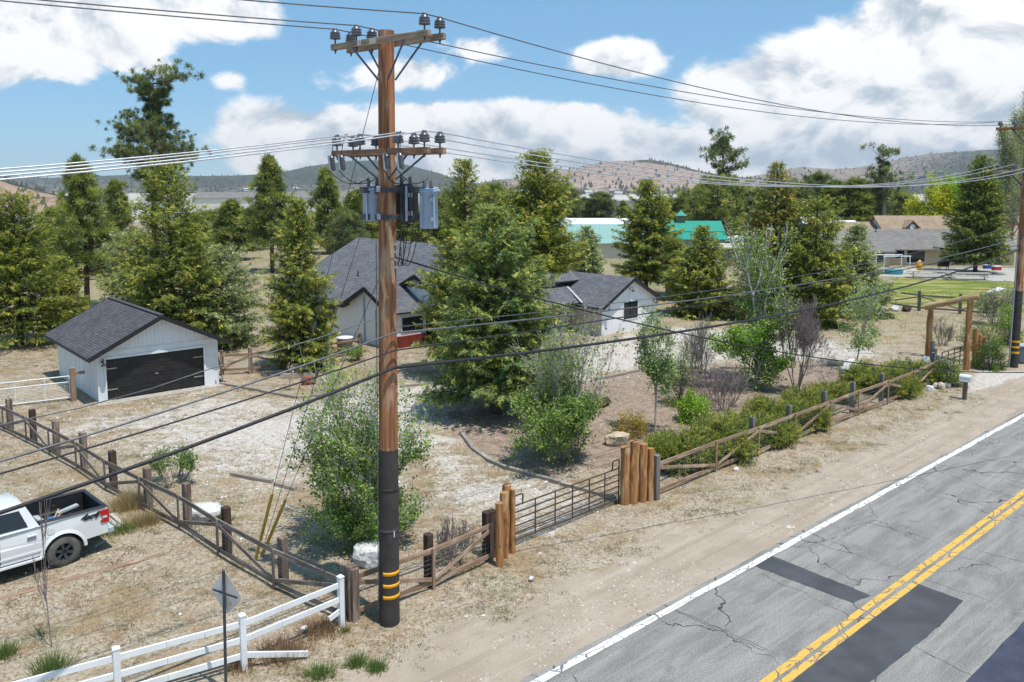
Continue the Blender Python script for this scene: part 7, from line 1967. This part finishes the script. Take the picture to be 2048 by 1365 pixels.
for s in (-1, 1):
    mb = MB(); pts = [(.01, .93), (.20, .97), (.22, 1.02), (.14, 1.08), (.18, 1.18), (.24, 1.26), (.24, 1.32), (.01, 1.32)]
    o = [TP(x, s * (.985 - max(0, .25 - x) * .10 + .008), z) for x, z in pts]; i_ = [TP(x, s * .90, z) for x, z in pts]
    mb.poly(o if s < 0 else o[::-1])
    for a in range(len(pts)): q = [o[a], i_[a], i_[(a + 1) % len(pts)], o[(a + 1) % len(pts)]]; mb.poly(q if s > 0 else q[::-1])
    mb.obox(TP(-.0, s * .89, 1.13), XF, YL, UP, .05, .14, .38); lt = mb.build('tail_light', MATS['lamp_red'], truck)
    mb = MB(); mb.obox(TP(.10, s * .985, 1.12), XF, YL, UP, .12, .02, .06); mb.build('reverse_lamp', MATS['lamp_clear'], lt)
    mb = MB(); mb.obox(TP(5.82, s * .70, .95), XF, YL, UP, .10, .26, .2, bev=.02); mb.build('head_light', MATS['lamp_clear'], truck)
mb = MB(); mb.obox(TP(-.07, 0, .66), XF, YL, UP, .20, 1.86, .20, bev=.04); mb.build('rear_bumper', MATS['bin_lid'], truck)
mb = MB(); mb.obox(TP(5.93, 0, .66), XF, YL, UP, .16, 1.84, .26, bev=.04); mb.build('front_bumper', MATS['chrome'], truck)
mb = MB(); mb.obox(TP(5.88, 0, .92), XF, YL, UP, .05, 1.1, .26); mb.build('grille', MATS['truck_black'], truck)
for s in (-1, 1):
    mb = MB(); mb.obox(TP(4.0, s * 1.10, 1.38), XF, YL, UP, .12, .22, .2, bev=.03); mb.build('wing_mirror', MATS['truck_black'], truck)
    for cx in (1.22, 4.9):
        ins = arc(cx, .525, 0, 180, 16); ous = arc(cx, .62, 0, 180, 16); mb = MB()
        for k in range(16):
            y0, y1 = .985, 1.035
            a, b, c2, d2 = ins[k], ins[k + 1], ous[k + 1], ous[k]
            yo = lambda z: s * (.99 - max(0, z - 1) * .06)
            q = [TP(*(a[0], s * 1.035, a[1])), TP(b[0], s * 1.035, b[1]), TP(c2[0], yo(c2[1]), c2[1]), TP(d2[0], yo(d2[1]), d2[1])]; mb.poly(q if s < 0 else q[::-1])
            q = [TP(a[0], s * .90, a[1]), TP(b[0], s * .90, b[1]), TP(b[0], s * 1.035, b[1]), TP(a[0], s * 1.035, a[1])]; mb.poly(q if s < 0 else q[::-1])
        mb.build('fender_flare', WT, truck)
        # wheel well: inner dark shell
        mb = MB(); w2 = arc(cx, .56, 0, 180, 12)
        for k in range(12): q = [TP(w2[k][0], s * .55, w2[k][1]), TP(w2[k + 1][0], s * .55, w2[k + 1][1]), TP(w2[k + 1][0], s * .93, w2[k + 1][1]), TP(w2[k][0], s * .93, w2[k][1])]; mb.poly(q)
        mb.poly([TP(x, s * .55, z) for x, z in w2]); mb.build('wheel_well', MATS['truck_black'], truck)
def wheel_meshes():
    mt = MB(); mt.lathe([(.24, -.15), (.38, -.155), (.415, -.13), (.43, -.09), (.432, 0), (.43, .09), (.415, .13), (.38, .155), (.24, .15)], (0, 0, 0), YL, 32, cap=False)
    for k in range(30):
        a = 2 * PI * k / 30; rd = XF * math.cos(a) + UP * math.sin(a); tn = XF * -math.sin(a) + UP * math.cos(a)
        for o in (-.10, -.035, .035, .10): mt.obox(rd * .434 + YL * o + tn * (.02 if o in (-.10, .035) else -.02), rd, YL, tn, .024, .05, .05)
    mr = MB(); mr.lathe([(.25, .09), (.255, .14), (.225, .135), (.20, .06), (.10, .05), (.085, .10), (.05, .115), (.0, .118)], (0, 0, 0), YL, 24, cap=False)
    for k in range(6):
        a = 2 * PI * k / 6 + .3; rd = XF * math.cos(a) + UP * math.sin(a); tn = XF * -math.sin(a) + UP * math.cos(a); mr.beam(rd * .06 + YL * .115, rd * .235 + YL * .135, .07, .03, YL, 1)
        mr.tube([rd * .06 + tn * .02 + YL * .11, rd * .06 + tn * .02 + YL * .14], .016, 6, 1)
    return mt, mr
for cx in (1.22, 4.9):
    for s in (-1, 1):
        c = TP(cx, s * .86, .43); mt, mr = wheel_meshes()
        for m_ in (mt, mr): m_.v = [tuple(Vector(q) * 1.0 + c) if s > 0 else tuple(c + Vector(q) - YL * 2 * Vector(q).dot(YL)) for q in m_.v]
        w_ = mt.build('wheel', MATS['tyre_rubber'], truck); mr.build('rim', [MATS['truck_black'], MATS['steel_dark']], w_)
mb = MB(); mb.tube([TP(1.72, .972, 1.10), TP(1.72, .976, 1.10)], .01, 8) ; mb = MB()
mb.tube([TP(1.52, .968, 1.10), TP(1.52, .9835, 1.10)], .095, 18); mb.build('fuel_door', WT, truck)
cu_ = bpy.data.curves.new('lettering', 'FONT'); cu_.body = '4x4'; cu_.size = .23; cu_.extrude = .004; cu_.shear = .35; cu_.offset = .010; cu_.align_x = 'CENTER'; cu_.align_y = 'CENTER'
tx = bpy.data.objects.new('lettering', cu_); COL.objects.link(tx); cu_.materials.append(MATS['truck_black'])
cm_ = TP(.52, .978, 1.235)
tx.matrix_world = Matrix.Translation(cm_ - TO) @ Matrix(((-XF.x, 0, YL.x, 0), (-XF.y, 0, YL.y, 0), (0, 1, .06, 0), (0, 0, 0, 1)))
tx.scale.x *= 1.35
mtx = bpy.data.meshes.new_from_object(tx); mw_ = tx.matrix_world.copy(); sc_ = tx.scale.copy(); bpy.data.objects.remove(tx)
tx = bpy.data.objects.new('lettering', mtx); COL.objects.link(tx); tx.matrix_world = mw_; tx.scale = sc_
tx.parent = truck
# gear lying in the bed
K_ = 1.0
TO2 = Vector((wc_.x, wc_.y, 0)) - (XF * 1.22 + YL * .96) * K_
truck.location = TO2; truck.scale = (K_,) * 3
TP = lambda x, y, z: TO2 + (XF * x + YL * y + UP * z) * K_
def bag(c, s, seed, mat, label, name, cat, flat=.6):
    mb = boulder_mb(c, s, s * .8, s * flat, seed, .4, 2, .8); tag(mb.build(name, MATS[mat]), label, cat, None)
bag(TP(1.38, .25, 1.0), .34, 41, 'tarp_blue', 'crumpled bright blue tarp in the truck bed', 'tarp', 'tarp', .45)
bag(TP(1.15, .05, 1.04), .26, 42, 'tarp_blue', 'small blue bundle on the truck bed floor', 'tarp', 'tarp', .6)
bag(TP(1.62, .05, 1.08), .22, 43, 'bin_lid', 'pale grey sack behind the truck cab', 'sack', 'sack', 1.2)
mb = MB(); mb.obox(TP(1.60, .50, 1.04), XF, YL, UP, .26, .36, .46, bev=.02); tag(mb.build('crate', MATS['truck_black']), 'dark box at the front corner of the truck bed', 'box')
for i, (x0, y0, z0, x1, y1, z1) in enumerate(((1.5, .5, .9, 1.0, -.1, 1.30), (1.45, .3, .9, .95, .1, 1.28))):
    mb = MB(); mb.tube([TP(x0, y0, z0), TP(x1, y1, z1)], .022, 7); tag(mb.build('tool_handle', MATS['log_pale']), ('brown tool handle leaning nearer the truck cab', 'brown tool handle leaning over the blue tarp')[i], 'tool')
mb = MB(); mb.beam(TP(.95, -.45, 1.05), TP(.35, -.55, 1.12), .16, .06); tag(mb.build('plank', MATS['bin_lid']), 'grey board lying across the far side of the truck bed', 'plank')

# ------------------------------------------------------------------ things around the neighbour house and barns
def ipt(px, py): return G(px, py)
p = ipt(1838, 545); mb = MB(); mb.tube([p + UP * (.1 + 1.5 * i / 8) + Vector((.05 * math.sin(i), 0, 0)) for i in range(9)], [.05, .25, .36, .40, .40, .38, .32, .2, .05], 10); surf('kayak_orange', (.72, .36, .03), (.62, .3, .03), 3, .4, 0); tag(mb.build('kayak', MATS['kayak_orange']), 'orange kayak standing against the yellow house wall', 'kayak')
surf('cooler_red', (.50, .04, .04), (.42, .03, .03), 3, .45, 0); surf('cooler_blue', (.03, .08, .30), (.03, .07, .25), 3, .45, 0)
def cooler(px, py, mat, label):
    p = ipt(px, py); t = thing('cooler_box', label, 'cooler', p); mb = MB(); mb.box(p + UP * .24, 1.0, .6, .48, .05, 0, .03); mb.build('box', MATS[mat], t); mb = MB(); mb.box(p + UP * .53, 1.04, .64, .10, .05, 0, .03); mb.build('lid', MATS['vinyl_white'], t)
cooler(1993, 541, 'cooler_red', 'red cooler with a white lid on the neighbour patio'); cooler(1975, 538, 'cooler_blue', 'blue cooler with a white lid on the neighbour patio')
def ptable(px, py, label, L=6.5):
    p = ipt(px, py); t = thing('picnic_table', label, 'table', p)
    mb = MB(); mb.box(p + UP * .78, L, .9, .07, -.06); mb.build('table_top', MATS['plank_pale'], t)
    for y in (-.8, .8):
        mb = MB(); mb.box(p + Vector((0, y, .45)), L, .3, .06, -.06); mb.build('bench', MATS['plank_pale'], t)
    for x in (-.38, .38):
        mb = MB(); mb.box(p + Vector((x * L, -x * L * .06, .38)), .1, 1.7, .1, -.06); mb.box(p + Vector((x * L, -x * L * .06, .38)), .1, .12, .74, -.06); mb.build('leg', MATS['plank_pale'], t)
ptable(1862, 556, 'long pale table on the neighbour patio before the dark spruce', 5.5); ptable(1935, 560, 'second long pale table in the shade of the dark spruce', 5.0)
p = ipt(1886, 544); t = thing('barbecue', 'black barbecue on legs by the yellow house', 'barbecue', p); mb = MB(); mb.box(p + UP * .85, 1.3, .6, .35, 0, 0, .06); mb.build('firebox', MATS['truck_black'], t); mb = MB(); mb.lathe([(.3, -.6), (.3, .6)], p + UP * 1.05, (1, 0, 0), 12); mb.build('lid', MATS['truck_black'], t)
for x in (-.55, .55):
    for y in (-.22, .22):
        mb = MB(); mb.box(p + Vector((x, y, .34)), .06, .06, .68); mb.build('leg', MATS['steel_dark'], t)
p = ipt(1770, 550); t = thing('spa_frame', 'white pipe frame over a teal covered pool at the house', 'pool shelter', p)
for x in (-.2, 3.0):
    for y in (0, 2.2):
        mb = MB(); mb.tube([p + Vector((x, y, 0)), p + Vector((x, y, 2.3))], .06, 7); mb.build('pipe_post', MATS['vinyl_white'], t)
for y in (0, 2.2):
    mb = MB(); mb.tube([p + Vector((-.3, y, 2.3)), p + Vector((3.1, y, 2.3))], .06, 7); mb.build('pipe_beam', MATS['vinyl_white'], t)
surf('teal_cover', (.05, .28, .32), (.04, .22, .26), 3, .5, 0)
mb = MB(); mb.tube([p + Vector((1.4, 1.1, 0)), p + Vector((1.4, 1.1, .55))], 1.25, 20); mb.build('pool', MATS['teal_cover'], t)
mb = MB(); pts = [G(1690, 546), G(1760, 553), G(1905, 561), G(2110, 566), G(2110, 537), G(1700, 537)]; mb.poly([q + UP * .02 for q in pts]); o = mb.build('patio', MATS['concrete']); o.data.flip_normals() if o.data.polygons[0].normal.z < 0 else None; tag(o, 'pale concrete patio along the neighbour house', 'patio', kind='structure')
p = ipt(1990, 590); t = thing('tipped_table', 'overturned white plastic table on the lawn edge', 'table', p); mb = MB(); mb.obox(p + UP * .45, (.9, .2, .3), (-.2, 1, 0), (-.3, 0, .9), 1.5, .9, .06); mb.build('table_top', MATS['vinyl_white'], t)
for x, y in ((-.6, -.35), (.6, -.35), (.6, .35), (-.6, .35)):
    mb = MB(); c0 = p + UP * .45 + Vector((.9, .2, .3)).normalized() * x + Vector((-.2, 1, 0)) * y; mb.beam(c0, c0 + Vector((.3, 0, -.55)), .06, .06); mb.build('leg', MATS['vinyl_white'], t)
mb = boulder_mb(ipt(1752, 575) + UP * .35, .8, .6, .4, 66, .2, 2, .6); tag(mb.build('white_bag', MATS['vinyl_white']), 'white heap lying by the grey green spruce', 'bag')
# camper trailer
p = ipt(1468, 508); t = thing('camper_trailer', 'white and pale blue camper trailer parked among the spruces', 'camper', p)
cp = lambda x, y, z: p + Vector((x, y, z))
pr = [(-2.2, .55), (-2.35, 1.2), (-2.2, 2.3), (-1.7, 2.75), (1.9, 2.75), (2.3, 2.3), (2.35, .55)]
mb = MB(); f0 = [cp(x, -1.1, z) for x, z in pr]; f1 = [cp(x, 1.1, z) for x, z in pr]; mb.poly(f0[::-1]); mb.poly(f1)
for k in range(len(pr)): mb.poly([f0[k], f1[k], f1[(k + 1) % len(pr)], f0[(k + 1) % len(pr)]][::-1])
bd = mb.build('body', MATS['vinyl_white'], t); bd.data.flip_normals()
mb = MB(); mb.box(cp(0, -1.12, 1.1), 4.5, .03, .8); mb.build('blue_band', MATS['transformer_grey'], t)
for x in (-1.4, .2): mb = MB(); mb.box(cp(x, -1.15, 1.85), .8, .04, .5); mb.build('window', MATS['glass_dark'], t)
for x in (-.5, .4): mb = MB(); mb.tube([cp(x, -1.0, .32), cp(x, -1.15, .32)], .32, 14); mb.build('wheel', MATS['tyre_rubber'], t)
mb = MB(); mb.box(cp(.3, 0, 2.85), .8, .7, .25, 0, 0, .05); mb.build('roof_unit', MATS['vinyl_white'], t)
# white rail fence behind the wing
wf = [G(1312, 572), G(1345, 569), G(1378, 566), G(1412, 563)]
t = thing('rail_fence', 'white rail fence far behind the white wing', 'fence', wf[0])
for q in wf: mb = MB(); mb.box(q + UP * .7, .2, .2, 1.5); mb.build('post', MATS['vinyl_white'], t)
for a, b in zip(wf[:-1], wf[1:]):
    for z in (.45, .85, 1.25): mb = MB(); mb.beam(a + UP * z, b + UP * z, .06, .2); mb.build('rail', MATS['vinyl_white'], t)
# air conditioner by the yard fence
p = G(690, 706); t = thing('garden_tank', 'round white topped tank by the yard fence end', 'tank', p); mb = MB(); mb.lathe([(.5, 0), (.52, .9), (.55, .95), (.5, 1.0)], p, UP, 16); mb.build('tank_body', MATS['post_grey'], t); mb = MB(); mb.lathe([(.56, .99), (.57, 1.04), (.3, 1.06)], p, UP, 16); mb.build('rim', MATS['vinyl_white'], t)
p = G(593, 752); mb = boulder_mb(p + UP * .35, .55, .4, .45, 71, .3, 2, .5); tag(mb.build('black_bag', MATS['truck_black']), 'black bag under the slim yellow green spruce', 'bag')
mb = boulder_mb(G(1208, 812) + UP * .18, .5, .25, .3, 72, .9, 2, .9); tag(mb.build('driftwood', MATS['post_dark']), 'dark gnarled root lying in the bed behind the aspen', 'driftwood')
# ------------------------------------------------------------------ the air between here and the far hills
m, n, p = newmat('haze'); n.n.remove(p)
pv = n.new('ShaderNodeVolumePrincipled'); pv.inputs['Color'].default_value = (.86, .92, 1.0, 1); pv.inputs['Density'].default_value = .00007; pv.inputs['Anisotropy'].default_value = .2
n.l.new(pv.outputs[0], n.n['Material Output'].inputs['Volume'])
mb = MB(); x0, x1, y0, y1, z0_, z1_ = -9500, 9500, -200, 9500, -8, 420
mb.hexa([Vector(q) for q in ((x0, y0, z0_), (x1, y0, z0_), (x1, y1, z0_), (x0, y1, z0_), (x0, y0, z1_), (x1, y0, z1_), (x1, y1, z1_), (x0, y1, z1_))])
hzo = mb.build('haze', m); tag(hzo, 'thin bluish haze of the dry mountain air', 'haze', kind='stuff')
